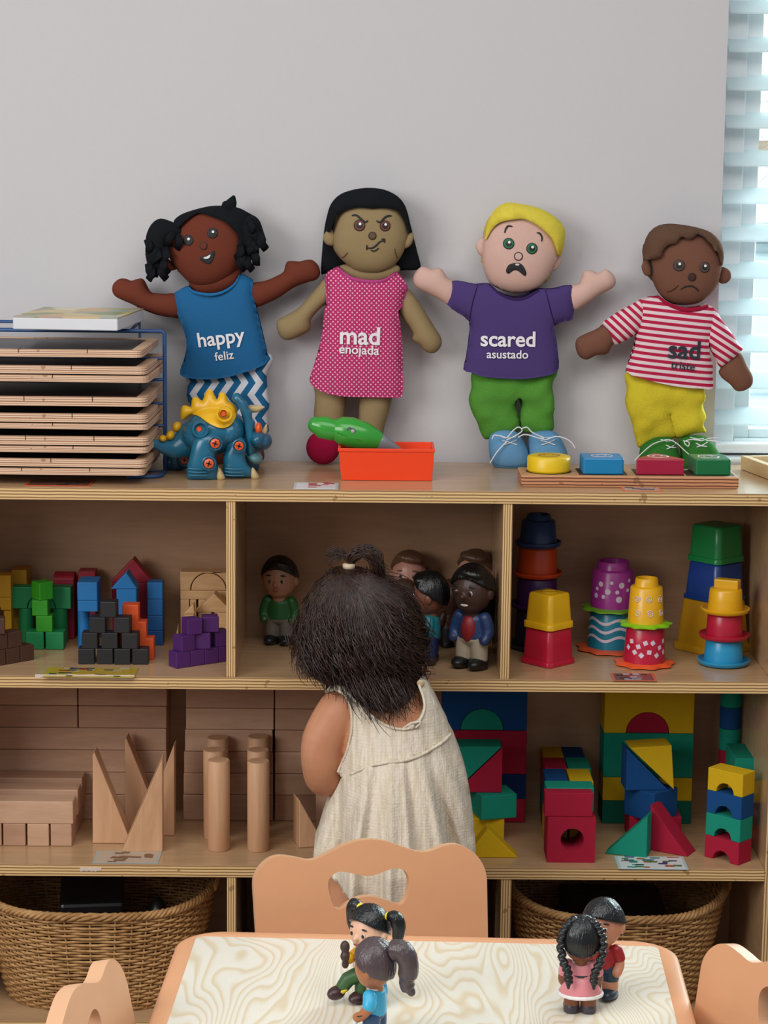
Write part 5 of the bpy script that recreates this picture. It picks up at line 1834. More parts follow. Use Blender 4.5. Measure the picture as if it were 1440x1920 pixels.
fo('crimson foam half disc filling the yellow foam arch', prism([(xc + .0337 * math.cos(PI * i / 24), z0 + .0002 + .0337 * math.sin(PI * i / 24)) for i in range(25)], Yf + .0015, Yf + .058), 'red')
# by the dress: triangles on a green block on a yellow block
Y1 = .118
a, b = P(891, 1575, Y1), P(945, 1575, Y1)
zy = P(918, 1534, Y1).z
fo('yellow foam block under the turned green foam block', box(a.x - .01, b.x, Y1, Y1 + .06, zs, zy - .0003), 'yellow')
zg = P(920, 1489, Y1).z
xg = P(903, 1500, Y1 - .012).x
g = xf(box(0, .058, 0, .052, zy, zg - .0003), T(xg, Y1 - .012, 0, math.radians(16)))
fo('turned green foam block beside the skirt of the dress', g, 'green')
Y2 = Y1 + .008
x0, x1 = P(853, 1450, Y2).x, P(941.5, 1450, Y2).x
zt8 = P(900, 1400, Y2).z
e = .0012
fo('green foam triangle over the red one beside the dress', prism([(x0, zg + e), (x1 - e, zt8), (x0, zt8)], Y2, Y2 + .045), 'green')
fo('red foam triangle under the green one beside the dress', prism([(x0 + e, zg), (x1, zg), (x1, zt8 - e)], Y2, Y2 + .045), 'red')
Y3 = .045
p = [P(914.5, 1554, Y3), P(872, 1612, Y3), P(971.5, 1613, Y3)]
fo('yellow foam triangle standing in front at the chair corner', prism([(p[1].x, zs), (p[2].x, zs), (p[0].x, p[0].z)], Y3, Y3 + .03), 'yellow')
# red block with a round hole and the row behind it
Y4 = .026
a, b = P(1025.5, 1618, Y4), P(1115, 1618, Y4)
zr = P(1070, 1533, Y4).z
hc = P(1073, 1574.5, Y4)
R_ = .0176
n = 32
xl, xr, zl, zh, hx, hz_ = a.x, b.x, zs, zr - .0003, hc.x, hc.z
V, Fc = [], []
for yy in (Y4, Y4 + .062):
    for i in range(n):
        t_ = 2 * PI * i / n
        V.append((hx + R_ * math.cos(t_), yy, hz_ + R_ * math.sin(t_)))
    for i in range(n):
        t_ = 2 * PI * i / n
        dx, dz = math.cos(t_), math.sin(t_)
        k = min(((xr - hx) / dx if dx > 1e-6 else 1e9), ((xl - hx) / dx if dx < -1e-6 else 1e9), ((zh - hz_) / dz if dz > 1e-6 else 1e9), ((zl - hz_) / dz if dz < -1e-6 else 1e9))
        V.append((hx + dx * k, yy, hz_ + dz * k))
# snap the outline to the corners
for cx_, cz_ in ((xl, zl), (xr, zl), (xr, zh), (xl, zh)):
    for base_ in (n, 3 * n):
        j = min(range(n), key=lambda i: (V[base_ + i][0] - cx_) ** 2 + (V[base_ + i][2] - cz_) ** 2)
        V[base_ + j] = (cx_, V[base_ + j][1], cz_)
for i in range(n):
    k = (i + 1) % n
    Fc += [(i, n + i, n + k, k)[::-1], (2 * n + i, 2 * n + k, 3 * n + k, 3 * n + i)[::-1], (i, k, 2 * n + k, 2 * n + i)[::-1], (n + i, n + k, 3 * n + k, 3 * n + i)]
fo('red foam cube with a round hole through it', (V, Fc), 'red', 0)
zu = P(1066, 1487, Y4 + .004).z
zu2 = zu
fo('red foam block on top of the holed cube', box(P(1021.5, 1510, Y4 + .004).x, P(1111.5, 1510, Y4 + .004).x, Y4 + .004, Y4 + .028, zr, zu), 'red')
y0 = Y4 + .0635
def xc_(u, v):
    return G(u, v, zu).x
fo('full width green foam slab behind the top red block', box(G(1022, 1470, zu).x, G(1111, 1470, zu).x, Y4 + .0285, Y4 + .066, zr, zu + .001), 'green')
TOP = [(('blue', 'left', 1019.5, 1063), ('yellow', 'right', 1064, 1109), .070, 'first'), (('red', 'left', 1017, 1061), ('green', 'right', 1061, 1105), .064, 'second'), (('yellow', 'left', 1014.5, 1055), ('blue', 'right', 1053, 1094), .062, 'third')]
yy = Y4 + .067
for k, (L_, R2, dep, nm) in enumerate(TOP):
    for (c, side, u0, u1) in (L_, R2):
        vmid = [1452, 1429, 1408][k]
        x0, x1 = G(u0 + 1.2, vmid, zu).x, G(u1, vmid, zu).x
        fo('%s foam block, %s one of the %s pair behind the holed cube' % (c, side, nm), box(x0, x1 - .0006, yy, yy + dep - .0006, zs + .055, zu), c)
        fo('lower foam block under the %s one of the %s pair' % (side, nm), box(x0 + .001, x1 - .0006, yy + .001, yy + dep - .001, zs, zs + .0548), ['yellow', 'red', 'green'][k] if side == 'left' else ['yellow', 'navy', 'red'][k])
    yy += dep
# middle front group
Y5 = .125
zr2 = P(1225, 1530, .14).z
fo('red foam block at the foot of the turned blue block', box(P(1179, 1540, .14).x, P(1277, 1540, .14).x, .135, .195, zs, zr2 - .0003), 'red')
zb3 = P(1222, 1480, .13).z
xcorn = P(1224, 1500, .105).x
fo('turned blue foam block corner towards the front', xf(box(0, .058, 0, .060, zr2, zb3 - .0003), T(xcorn + .002, .105, 0, math.radians(43))), 'blue')
zt9 = P(1220, 1401, Y5).z
x0, x1 = P(1174, 1440, Y5).x, P(1262, 1440, Y5).x
M = T((x0 + x1) / 2, Y5, 0, math.radians(5)) @ T(-(x0 + x1) / 2, -Y5, 0)
fo('blue foam triangle leaning under the yellow triangle', xf(prism([(x0, zb3), (x1 - .006, zb3), (x0, zt9 - .001)], Y5, Y5 + .04), M), 'blue')
fo('yellow foam triangle above the blue triangle', xf(prism([(x0 + .004, zt9), (x1 - .003, zt9 + .003), (x1 + .003, zb3 + .0005)], Y5 - .002, Y5 + .042), M), 'yellow')


def ftri(label, u0, v0, u1, v1, hgt, right, c, dep=.034):
    a, b = G(u0, v0, ZL), G(u1, v1, ZL)
    L = math.hypot(b.x - a.x, b.y - a.y)
    an = math.atan2(b.y - a.y, b.x - a.x)
    poly = [(0, 0), (L, 0), (L if right else 0, hgt)]
    return fo(label, xf(prism(poly, 0, dep), T(a.x, a.y, zs, an)), c)


ftri('green foam triangle in front rising to the right', 1133.5, 1601, 1212, 1609.5, .0665, True, 'green')
ftri('red foam triangle in front sloping down to the right', 1216.5, 1594, 1289, 1607, .0725, False, 'red', .036)
# four stacked arches
a, b = G(1320.5, 1606, ZL), G(1384, 1623.5, ZL)
L = math.hypot(b.x - a.x, b.y - a.y)
an = math.atan2(b.y - a.y, b.x - a.x)
tot = P(1384.5, 1453.5, b.y).z - zs
hh = tot / 4
for i, (c, lab) in enumerate((('red', 'red foam arch at the bottom of the four stacked arches'), ('green', 'green foam arch second from below in the arch stack'), ('blue', 'blue foam arch third from below in the arch stack'), ('yellow', 'yellow foam arch on top of the arch stack'))):
    fo(lab, xf(prism(archpoly(0, L, 0, hh - .0003, L * .25), 0, .034), T(a.x + .0004 * i, a.y, zs + hh * i, an + math.radians(.6 * i))), c, .0008)
# cylinders in the corner
xq, yq = P(1368, 1400, .235).x, .236
z0 = zs
for i, (c, v) in enumerate((('yellow', 1492), ('red', 1450), ('red', 1409), ('green', 1368.5), ('blue', 1328), ('green', 1286))):
    t_ = P(1368, v, .219).z
    fo('%s foam cylinder, %s in the corner column' % (c, ['lowest', 'second', 'third', 'fourth', 'fifth', 'topmost'][i]), xf(lathe([(.0172, z0), (.0172, t_ - .0004)], 32), T(xq, yq, 0)), c, .0008)
    z0 = t_
# stack under the long green block by the side panel
x1 = G(1422, 1422, P(1400, 1422, .125).z).x
x1 = P(1422, 1436, .125).x
x0 = x1 - .036
z0 = zs
for i, (c, v) in enumerate((('red', 1549), ('navy', 1506), ('yellow', 1463), ('green', 1450))):
    t_ = P(1425, v, .125).z
    if i < 3:
        fo('%s foam block %s under the long green one by the side panel' % (c, ['lowest', 'second', 'third'][i]), box(x0 + .001, x1 + .005, .127, .20, z0, t_ - .0004), c)
        z0 = t_
fo('long green foam block by the side panel', box(x0, x1, .125, .262 - .05, z0, P(1400, 1422, .125).z), 'green')
# ------------------------------------------------------------------ wicker baskets
t = NT('wicker', .6, .35)
n = t.noise(t.co(), 90, 3)
n2 = t.noise(t.co(), 14, 2)
t.base(t.ramp(t.math('ADD', t.math('MULTIPLY', n, .6), t.math('MULTIPLY', n2, .4)), [(.3, '8a6238'), (.55, 'b58a58'), (.75, 'c9a473')]))
WICK = t.m


def basket(label, xc, hw, yc, hd, hwb, hdb, zr, lift):
    z0 = ZB + .0006
    bk = thing('wicker_basket', label, 'basket', (xc, yc, z0), 'wicker baskets in the bottom cubbies')

    def pt(a, f, off=0):
        ca, sa = math.cos(a), math.sin(a)
        e = 2 / 2.7
        w_, d_ = hwb + (hw - hwb) * f ** .8, hdb + (hd - hdb) * f ** .8
        x = math.copysign(abs(ca) ** e, ca) * (w_ + off)
        y = math.copysign(abs(sa) ** e, sa) * (d_ + off)
        z = z0 + (zr - z0 + lift * abs(ca) ** 3) * f
        return Vector((xc + x, yc + y, z))
    NS, NR = 50, 33
    SEG = NS * 4
    gs = []
    for k in range(NR):
        f = .03 + .93 * k / (NR - 1)
        pts = []
        for i in range(SEG):
            a = 2 * PI * i / SEG
            o = .0021 * math.sin(a * NS / 2 + (PI if k % 2 else 0))
            pts.append(pt(a, f + .004 * math.sin(a * 7 + k), o))
        gs.append(tube(pts, .00225, 5, closed=True))
    mk('woven_side', join(*gs), WICK, bk, smooth=True)
    gs = [tube([pt(2 * PI * (i + .5) / NS, f, 0) for f in (.01, .25, .5, .75, .985)], .0017, 5) for i in range(NS)]
    mk('stakes', join(*gs), WICK, bk, smooth=True)
    gs = []
    for s in range(4):
        pts = []
        for i in range(SEG):
            a = 2 * PI * i / SEG
            ph = a * 30 + s * PI / 2
            p = pt(a, .985, .004 * math.cos(ph))
            p.z += .0045 * math.sin(ph)
            pts.append(p)
        gs.append(tube(pts, .0031, 6, closed=True))
    mk('braided_rim', join(*gs), WICK, bk, smooth=True)
    ring = [pt(2 * PI * i / 64, .015) for i in range(64)]
    V = [(p.x, p.y, z0) for p in ring] + [(p.x, p.y, z0 + .006) for p in ring]
    mk('base', (V, [tuple(range(63, -1, -1)), tuple(range(64, 128))] + [(i, (i + 1) % 64, 64 + (i + 1) % 64, 64 + i) for i in range(64)]), WICK, bk)
    for sx in (-1, 1):
        q = pt(0 if sx > 0 else PI, .97, .002)
        mk('handle', tube(crv([q + Vector((0, -.045, .002)), q + Vector((.006 * sx, -.02, .016)), q + Vector((.006 * sx, .02, .016)), q + Vector((0, .045, .002))], 6), .0042, 8), WICK, bk, smooth=True)
    return z0 + .007


zb_ = basket('large wicker basket in the left bottom cubby', -.412, .183, .145, .125, .140, .105, .206, .020)
basket('wicker basket in the right bottom cubby behind the table figures', .400, .172, .150, .125, .128, .100, .206, .026)
DK = plastic('0d0e10', .35)
th = thing('black_toy_case', 'black lidded toy case lying in the left wicker basket', 'toy', (-.44, .15, zb_))
mk('case', xf(box(-.05, .05, -.07, .07, 0, .125), T(-.425, .155, zb_, .12)), DK, th, bevel=.006)
mk('lid', xf(box(-.05, .05, -.07, .07, .1255, .150), T(-.425, .155, zb_, .12)), DK, th, bevel=.006)
th = thing('black_toy_vehicle', 'small black toy with round top at the right in the left basket', 'toy', (-.33, .12, zb_))
mk('shell', ell((-.318, .115, zb_ + .075), (.022, .03, .076)), DK, th, smooth=True)
mk('feet', join(ell((-.318, .10, zb_ + .012), (.02, .012, .012)), ell((-.318, .13, zb_ + .012), (.02, .012, .012))), DK, th, smooth=True)
mk('eye', ell((-.312, .089, zb_ + .118), (.003, .002, .004)), plastic('8a7a50', .3), th)
th = thing('black_toy_box', 'black box toy with a green stripe lying in the right basket', 'toy', (.40, .16, zb_))
mk('case', box(.32, .48, .09, .24, zb_, zb_ + .135), DK, th, bevel=.006)
mk('green_stripe', box(.345, .455, .0885, .0900, zb_ + .105, zb_ + .111), plastic('0e5a2c', .4), th)

th = thing('guessed_black_bin', 'guessed black bin added to darken the middle bottom cubby, behind the chair back', 'bin', (.01, .15, ZB))  # guessed bin, put in so the middle cubby shows black
g = lathe([(.16, .0006), (.172, .20), (.178, .20), (.178, .212), (.168, .212), (.158, .008)], 64, (1, .68), lambda a: min(1 / max(abs(math.cos(a)), .001), 1 / max(abs(math.sin(a)), .001), 1.13))
mk('tub', xf(g, T(.008, .16, ZB)), DK, th, smooth=True, angle=40)

# ------------------------------------------------------------------ table
ZTB = .44
t = NT('ash_laminate', .32, .5)
co = t.co()
x, y, z = t.xyz(co)
cmb = t.n('ShaderNodeCombineXYZ', {0: t.math('MULTIPLY', x, 5.0), 1: t.math('MULTIPLY', y, 1.6), 2: 5.1})
nn = t.noise(cmb.outputs[0], 1.15, 2.5, .5, .35)
val = t.math('ADD', t.math('MULTIPLY', nn, 50.0), t.math('MULTIPLY', x, 90.0))
fr = t.math('FRACT', val)
gr = t.noise(t.co(scale=(60, 6, 1)), 12, 4)
ln = t.ramp(fr, [(0, 'd6c5a8'), (.12, 'dacab0'), (.36, 'e2ddd0'), (.82, 'e4e0d6'), (1, 'd6c5a8')])
t.base(t.mix(t.math('MULTIPLY', gr, .30), ln, 'd3bf9d'))
ASH = t.m
PEACH = plastic('dea278', .42)
PEACHL = plastic('ecc29d', .42)
tb = thing('child_table', 'small table with cream wood-grain top and peach rounded border', 'table', (.08, -.97, 0))
mid = G(800, 1752, ZTB)
TM = T(mid.x - .0, mid.y, 0, math.radians(-2.4))
hw = .2925
L = .60


def outl(x0, x1, y0, y1, r, z):
    return [(a, b, z) for a, b in rrect(x0, x1, y0, y1, r, 10)]


rings = []
for ins, z in ((.004, ZTB - .028), (.0, ZTB - .024), (.0, ZTB - .006), (.0018, ZTB - .0018), (.006, ZTB), (.0205, ZTB), (.0215, ZTB - .0008)):
    rings.append(outl(-hw + ins, hw - ins, -L + ins, -ins, .055 - ins * .8 if ins < .01 else .010, z))
n = len(rings[0])
V = [p for r in rings for p in r]
Fc = [tuple(range(n - 1, -1, -1))]
for j in range(len(rings) - 1):
    Fc += [(j * n + i, j * n + (i + 1) % n, (j + 1) * n + (i + 1) % n, (j + 1) * n + i) for i in range(n)]
Fc.append(tuple((len(rings) - 1) * n + i for i in range(n)))
o = mk('border', xf((V, Fc), TM), PEACH, tb, smooth=True, angle=45)
mk('top_panel', xf(flat(rrect(-hw + .0216, hw - .0216, -L + .0216, -.0216, .010, 10), ZTB - .004, ZTB - .0004), TM), ASH, tb)
for sx in (-1, 1):
    for yy in (-.06, -L + .06):
        mk('leg', xf(lathe([(.017, .001), (.019, .02), (.023, ZTB - .029)], 24), TM @ T(sx * (hw - .06), yy, 0)), PEACHL, tb, smooth=True, angle=50)


# ------------------------------------------------------------------ three chairs
def plate(outer, hole, y0, y1):
    """a thick board with one opening; polygons in (x, z)"""
    o2 = [Vector(p[:2]) for p in outer]
    h2 = [Vector(p[:2]) for p in hole]
    no, nh = len(o2), len(h2)
    ed = [(i, (i + 1) % no) for i in range(no)] + [(no + i, no + (i + 1) % nh) for i in range(nh)]
    r = delaunay_2d_cdt(o2 + h2, ed, [], 0, 1e-7)
    ov, of = r[0], r[2]
    po, ph = [tuple(p) for p in o2], [tuple(p) for p in h2]
    Fc, V = [], [(p.x, y0, p.y) for p in ov] + [(p.x, y1, p.y) for p in ov]
    n = len(ov)
    cnt = {}
    for f in of:
        c = (ov[f[0]] + ov[f[1]] + ov[f[2]]) / 3
        if not inside(np.array([c.x]), np.array([c.y]), po)[0] or inside(np.array([c.x]), np.array([c.y]), ph)[0]:
            continue
        if (ov[f[1]] - ov[f[0]]).cross(ov[f[2]] - ov[f[0]]) < 0:
            f = f[::-1]
        Fc.append(tuple(f))
        Fc.append(tuple(i + n for i in f[::-1]))
        for a, b in zip(f, list(f[1:]) + [f[0]]):
            cnt[(a, b)] = 1
    nf = len(Fc)
    for (a, b) in list(cnt):
        if (b, a) not in cnt:
            Fc.append((b, a, a + n, b + n))
    return (V, Fc), nf


cq = zm(440, 1560, 520 / 1440)
YC = -.585
AC = math.radians(10.5)
RC = math.radians(11)
ZPV = .44
cen = P(700, 1640, YC)
CO = Vector((cen.x, YC, 0))
CPV = Vector((cen.x, YC, ZPV))
ax = Vector((math.cos(AC), math.sin(AC), 0))
nv0 = Vector((-math.sin(AC), math.cos(AC), 0))
upv = nv0 * math.sin(RC) + Vector((0, 0, math.cos(RC)))
nv = ax.cross(upv)


def cplane(pts):
    r = []
    for u, v in pts:
        d_ = ray(u, v)
        k = (CPV - CAM).dot(nv) / d_.dot(nv)
        p = CAM + d_ * k - CPV
        r.append((p.dot(ax), p.dot(upv) + ZPV))
    return r


outer = cplane(cq([(100, 300), (103, 245), (130, 188), (180, 142), (240, 125), (320, 135), (390, 148), (450, 130), (540, 82), (640, 46), (720, 40), (800, 52), (880, 80), (960, 103), (1020, 98), (1090, 72), (1150, 65), (1210, 85), (1260, 125), (1295, 180), (1310, 240)]))
holep = cplane(cq([(492, 320), (485, 270), (500, 232), (540, 207), (590, 210), (640, 222), (690, 228), (740, 220), (790, 200), (840, 188), (882, 202), (905, 240), (905, 290), (890, 350), (855, 378), (800, 360), (740, 340), (690, 335), (640, 345), (595, 368), (545, 402), (512, 380)]))
oc = [(p.x, p.y) for p in crv([(a, b, 0) for a, b in outer], 4)]
ZSEAT = .255
oc = [(oc[0][0] + .012, ZSEAT - .03)] + [(oc[0][0] + .004, .37)] + oc + [(oc[-1][0] - .001, .36), (oc[-1][0] - .010, ZSEAT - .03)]
hcv = [(p.x, p.y) for p in crv([(a, b, 0) for a, b in holep], 4, True)]
xl, xr = min(p[0] for p in oc), max(p[0] for p in oc)
CHAIRP = plastic('d39a70', .5)
CHAIRE = plastic('dcab84', .5)


def chair(label, loc, rz):
    """local frame: sitter faces -y, backrest in the plane y = 0"""
    M = T(loc[0], loc[1], 0, rz)
    ch = thing('child_chair', label, 'chair', (loc[0], loc[1], 0), 'peach wooden child chairs round the table')
    g, nf = plate(oc, hcv, 0, .018)
    mk('backrest', xf(g, M @ T(0, 0, ZPV, rx=-RC) @ T(0, 0, -ZPV)), [CHAIRP, CHAIRE], ch, midx=lambda i, p: 0 if i < nf else 1, bevel=.0035, seg=3)
    cx_ = (xl + xr) / 2
    yb_ = -(ZPV - ZSEAT) * math.sin(RC)
    M = M @ T(0, yb_, 0)
    mk('seat', xf(flat(rrect(xl + .012, xr - .012, -.27, -.001, .03, 6), ZSEAT - .018, ZSEAT), M), [CHAIRE], ch, bevel=.003)
    for sx in (xl + .014, xr - .032):
        mk('leg', xf(box(sx, sx + .018, -.055, -.001, 0.001, ZSEAT - .0185), M), CHAIRP, ch, bevel=.003)
        mk('leg', xf(box(sx, sx + .018, -.262, -.205, 0.001, ZSEAT - .0185), M), CHAIRP, ch, bevel=.003)
        mk('side_rail', xf(box(sx + .003, sx + .015, -.2045, -.0555, .10, .14), M), CHAIRP, ch, bevel=.002)
    return ch


chair('peach wooden chair with wavy back, tucked behind the far side of the table', CO, AC)
top_r = max((p for p in oc if p[0] > xr * .55), key=lambda p: p[1])
top_l = max((p for p in oc if p[0] < xl * .55), key=lambda p: p[1])


def side_chair(label, u, v, pk, a):
    zz = ZPV + (pk[1] - ZPV) * math.cos(RC)
    h = G(u, v, zz)
    lx, ly = pk[0], (pk[1] - ZPV) * math.sin(RC)
    chair(label, (h.x - math.cos(a) * lx + math.sin(a) * ly, h.y - math.sin(a) * lx - math.cos(a) * ly), a)


side_chair('peach wooden chair cut off at the left corner of the table', 204, 1801, top_r, math.radians(80))
side_chair('peach wooden chair cut off at the right corner of the table', 1365, 1772, top_l, math.radians(-56))
# ------------------------------------------------------------------ toy people
def toyhair(c):
    k = ('th', c)
    if k not in _mc:
        t = NT('moulded_hair_' + c, .3)
        t.base(c)
        n = t.noise(t.co(scale=(9, 9, 1)), 55, 2, .5, .5)
        t.bump(n, .7, .0012)
        _mc[k] = t.m
    return _mc[k]


def figure(label, loc, h, rz, skin, hair, shirt, trousers, shoes, style='short', sleeves='long', group=None, open_jacket=None, skirt=None, extra=None, trim=None, smile=False, pose=None, shorts=None, eyes=True):
    M = T(loc[0], loc[1], loc[2] + .0004, rz, s=h)
    f = thing('toy_figure', label, 'toy figure', tuple(loc), group)
    SK, HR, SM, TM_, SO = plastic(skin, .42), toyhair(hair), plastic(shirt, .4), plastic(trousers, .45), plastic(shoes, .4)
    vx = .0011 / .14 * h * 1.25

    MB_ = M @ Matrix.Diagonal((1, 1, .908, 1))
    MH_ = M @ T(0, 0, .531) @ Matrix.Diagonal((1.2, 1.2, 1.2, 1)) @ T(0, 0, -.585)
    st = {'head': False}

    def part(name, g, mat, fz=True, par=None, it=4):
        g = xf(g, MH_ if st['head'] else MB_)
        if fz:
            g = fuse(g, vx, it)
        return mk(name, g, mat, par or f, smooth=True)
    # shoes, legs
    ft = [(-.085, 0), (.085, 0)]
    lift = pose or {}
    for sx in (-1, 1):
        part('shoe', join(ell((sx * .088, -.045, .062), (.082, .135, .066)), lathe([(.080, .001), (.084, .03), (.075, .09)], 20) if False else xf(lathe([(.078, 0.0), (.084, .03), (.076, .10)], 20), T(sx * .085, 0, .0))), SO)
    zt = .34
    lg = [tube([(sx * .085, 0, .10), (sx * .082, .0, .20), (sx * .075, .0, zt - .02)], [.080, .084, .085], 16) for sx in (-1, 1)] + [ell((0, .0, zt - .02), (.155, .105, .08))]
    if skirt:
        part('leg', lg[0], SK)
        part('leg', lg[1], SK)
        sk_ = lathe([(.215, .215), (.222, .225), (.17, .34), (.13, .44), (.12, .44)], 40, (1, .8))
        part('skirt', sk_, plastic(skirt, .4), False)
        part('hem_trim', xf(lathe([(.214, .20), (.232, .205), (.232, .232), (.205, .245)], 64, (1, .8), lambda a: 1 + .012 * math.cos(18 * a)), T()), plastic('ece8e6', .5), False)
        part('belt', lathe([(.131, .425), (.137, .43), (.137, .455), (.13, .46)], 32, (1, .8)), plastic('2f2a30', .5), False)
    elif shorts:
        part('leg', join(lg[0]), SK)
        part('leg', join(lg[1]), SK)
        part('shorts', join(tube([(-.082, 0, .235), (-.075, 0, .33)], [.092, .09], 16), tube([(.082, 0, .235), (.075, 0, .33)], [.092, .09], 16), ell((0, 0, .33), (.16, .11, .07))), plastic(shorts, .45))
    else:
        part('trousers', join(*lg), TM_)
    # torso with sleeves
    z0 = .32
    tor = tube([(0, 0, z0 - .01), (0, .005, .42), (0, .005, .53), (0, .0, .585)], [.150, .148, .132, .085], 20, sq=.72, ends=False)
    ar = {}
    for sx in (-1, 1):
        ar[sx] = [(sx * .135, .0, .545), (sx * .165, .0, .46), (sx * .178, -.015, .38), (sx * .165, -.06, .315)]
        if pose and sx in pose:
            ar[sx] = pose[sx]
    gs = [tor]
    for sx in (-1, 1):
        p = ar[sx]
        if sleeves == 'long':
            gs.append(tube(crv(p, 3), [.062] * 4 + [.058] * 3 + [.05] * 3, 14))
        else:
            q = crv(p, 3)
            gs.append(tube(q[:4], [.064, .064, .065, .064], 14))
    o = part('jacket' if open_jacket else 'shirt', join(*gs), SM)
    for sx in (-1, 1):
        q = crv(ar[sx], 3)
        if sleeves == 'long':
            part('hand', join(ell(q[-1], (.042, .048, .05)), ell((q[-1].x - sx * .02, q[-1].y - .025, q[-1].z + .01), (.016, .022, .018))), SK)
        else:
            part('arm', join(tube(q[3:], [.05] * (len(q) - 3), 14), ell(q[-1], (.044, .05, .052))), SK)
    if open_jacket:
        part('undershirt', ell((0, -.045, .42), (.088, .088, .16)), plastic(open_jacket, .45), False)
    if trim:
        part('collar', xf(lathe([(.07, 0), (.092, .004), (.092, .016), (.07, .02)], 24, (1, .8)), T(0, 0, .575)), plastic(trim, .45), False)
    # head
    st['head'] = True
    hc = (0, -.01, .765)
    hd = [ell(hc, (.158, .150, .185)), ell((0, -.03, .67), (.115, .105, .085)), tube([(0, 0, .56), (0, 0, .66)], [.07, .07], 14), ell((0, -.160, .735), (.022, .030, .026)),
          ell((-.158, .0, .745), (.026, .034, .045)), ell((.158, .0, .745), (.026, .034, .045))]
    he = part('head', join(*hd), SK)

    def face(name, x, z, rx, rz_, dy, col):
        xx = x
        k = max(0, 1 - (xx / .158) ** 2 - ((z - .765) / .185) ** 2)
        yy = -.01 - .150 * math.sqrt(k)
        return part(name, ell((x, yy - dy, z), (rx, .008, rz_), n=14, m=8), plastic(col, .3), False, he)
    if eyes:
        for sx in (-1, 1):
            face('eye_white', sx * .062, .765, .016, .020, -.003, 'e2dedb')
            face('pupil', sx * .060, .763, .014, .018, .0015, '1c1412')
            face('eyebrow', sx * .064, .815, .032, .008, .0, hair)
        if smile:
            face('teeth', 0, .668, .034, .012, -.005, 'e9e6e0')
        else:
            face('mouth', 0, .680, .036, .010, .014, '9a4a44')
    # hair
    fr, sd, bk = {'short': (58, 86, 120), 'pony': (56, 98, 118), 'pigtails': (58, 84, 112), 'braids': (46, 80, 122), 'long': (52, 88, 120), 'fringe': (66, 84, 112), 'quiff': (46, 76, 114)}[style]
    V, Fc = [], []
    n, m = 36, 10
    for lay in (1.12, .93):
        for j in range(m + 1):
            for i in range(n):
                a = 2 * PI * i / n
                c = -math.sin(a)          # 1 at the front
                tm = fr * max(c, 0) ** 1.2 + sd * (1 - abs(c)) + bk * max(-c, 0) ** .8 if False else (sd + (fr - sd) * max(c, 0) ** 1.5 + (bk - sd) * max(-c, 0) ** .9)
                th_ = math.radians(tm) * j / m
                k = lay + (.015 * math.sin(a * 9) if lay > 1 else 0)
                V.append((.162 * k * math.sin(th_) * math.cos(a), -.005 + .158 * k * math.sin(th_) * math.sin(a), .772 + .190 * k * math.cos(th_)))
    N = (m + 1) * n
    for lay in (0, 1):
        for j in range(m):
            for i in range(n):
                q = (lay * N + j * n + i, lay * N + j * n + (i + 1) % n, lay * N + (j + 1) * n + (i + 1) % n, lay * N + (j + 1) * n + i)
                Fc.append(q[::-1] if lay == 0 else q)
    for i in range(n):
        Fc.append((m * n + i, m * n + (i + 1) % n, N + m * n + (i + 1) % n, N + m * n + i)[::-1])
    gs = [(V, Fc)]
    if style == 'quiff':
        gs.append(ell((.02, -.10, .925), (.13, .08, .05), ry=.15))
    if style == 'short':
        gs.append(ell((.03, -.085, .915), (.11, .07, .045), ry=.2))
    if style == 'long':
        gs += [ell((0, .10, .70), (.165, .08, .22)), ell((0, .10, .52), (.14, .06, .14))]
    ha = part('hair', join(*gs), HR, True, he, 3)
    if style == 'pony':
        part('ponytail', tube(crv([(0, .13, .90), (.01, .23, .91), (.01, .28, .80), (.0, .26, .66), (.0, .30, .59)], 4), [.045] + [.085] * 6 + [.08] * 4 + [.06] * 4 + [.035] * 2, 14), HR, True, he)
        part('hair_tie', xf(lathe([(.04, -.012), (.058, -.01), (.058, .012), (.04, .014)], 20), T(0, .165, .905, 0, math.radians(-75))), plastic('6fd0ea', .4), False, he)
    if style == 'pigtails':
        for sx in (-1, 1):
            part('pigtail', tube(crv([(sx * .15, .05, .90), (sx * .22, .06, .91), (sx * .25, .07, .82), (sx * .24, .06, .72)], 3), [.034, .042, .05, .057, .06, .06, .056, .052, .048, .04], 14), HR, True, he)
            part('hair_tie', ell((sx * .155, .05, .905), (.03, .036, .036)), plastic('e9d31c', .4), False, he)
    if style == 'braids':
        for sx in (-1, 1):
            pts = crv([(sx * .06, .02, .955), (sx * .135, .06, .90), (sx * .175, .085, .78), (sx * .155, .13, .64), (sx * .115, .15, .55), (sx * .105, .155, .47)], 4)
            gs = []
            for i, p in enumerate(pts):
                gs.append(ell((p.x, p.y, p.z), (.042, .036, .026), ry=.5 * (1 if i % 2 else -1)))
            gs.append(tube([pts[-1], pts[-1] + Vector((0, .005, -.06))], [.032, .012], 10))
            part('braid', join(*gs), HR, False, he)
            part('braid_tie', xf(lathe([(.03, -.008), (.036, 0), (.03, .008)], 16), T(*(pts[-2]))), plastic('55505a', .4), False, he)
    st['head'] = False
    return f, part, he


ZM1 = ZM
PG = 'toy people in the middle cubby'


def at(u, v, Z):
    p = G(u, v, Z)
    return (p.x, p.y, Z)


def hgt(u, vtop, loc):
    return P(u, vtop, loc[1]).z - loc[2]


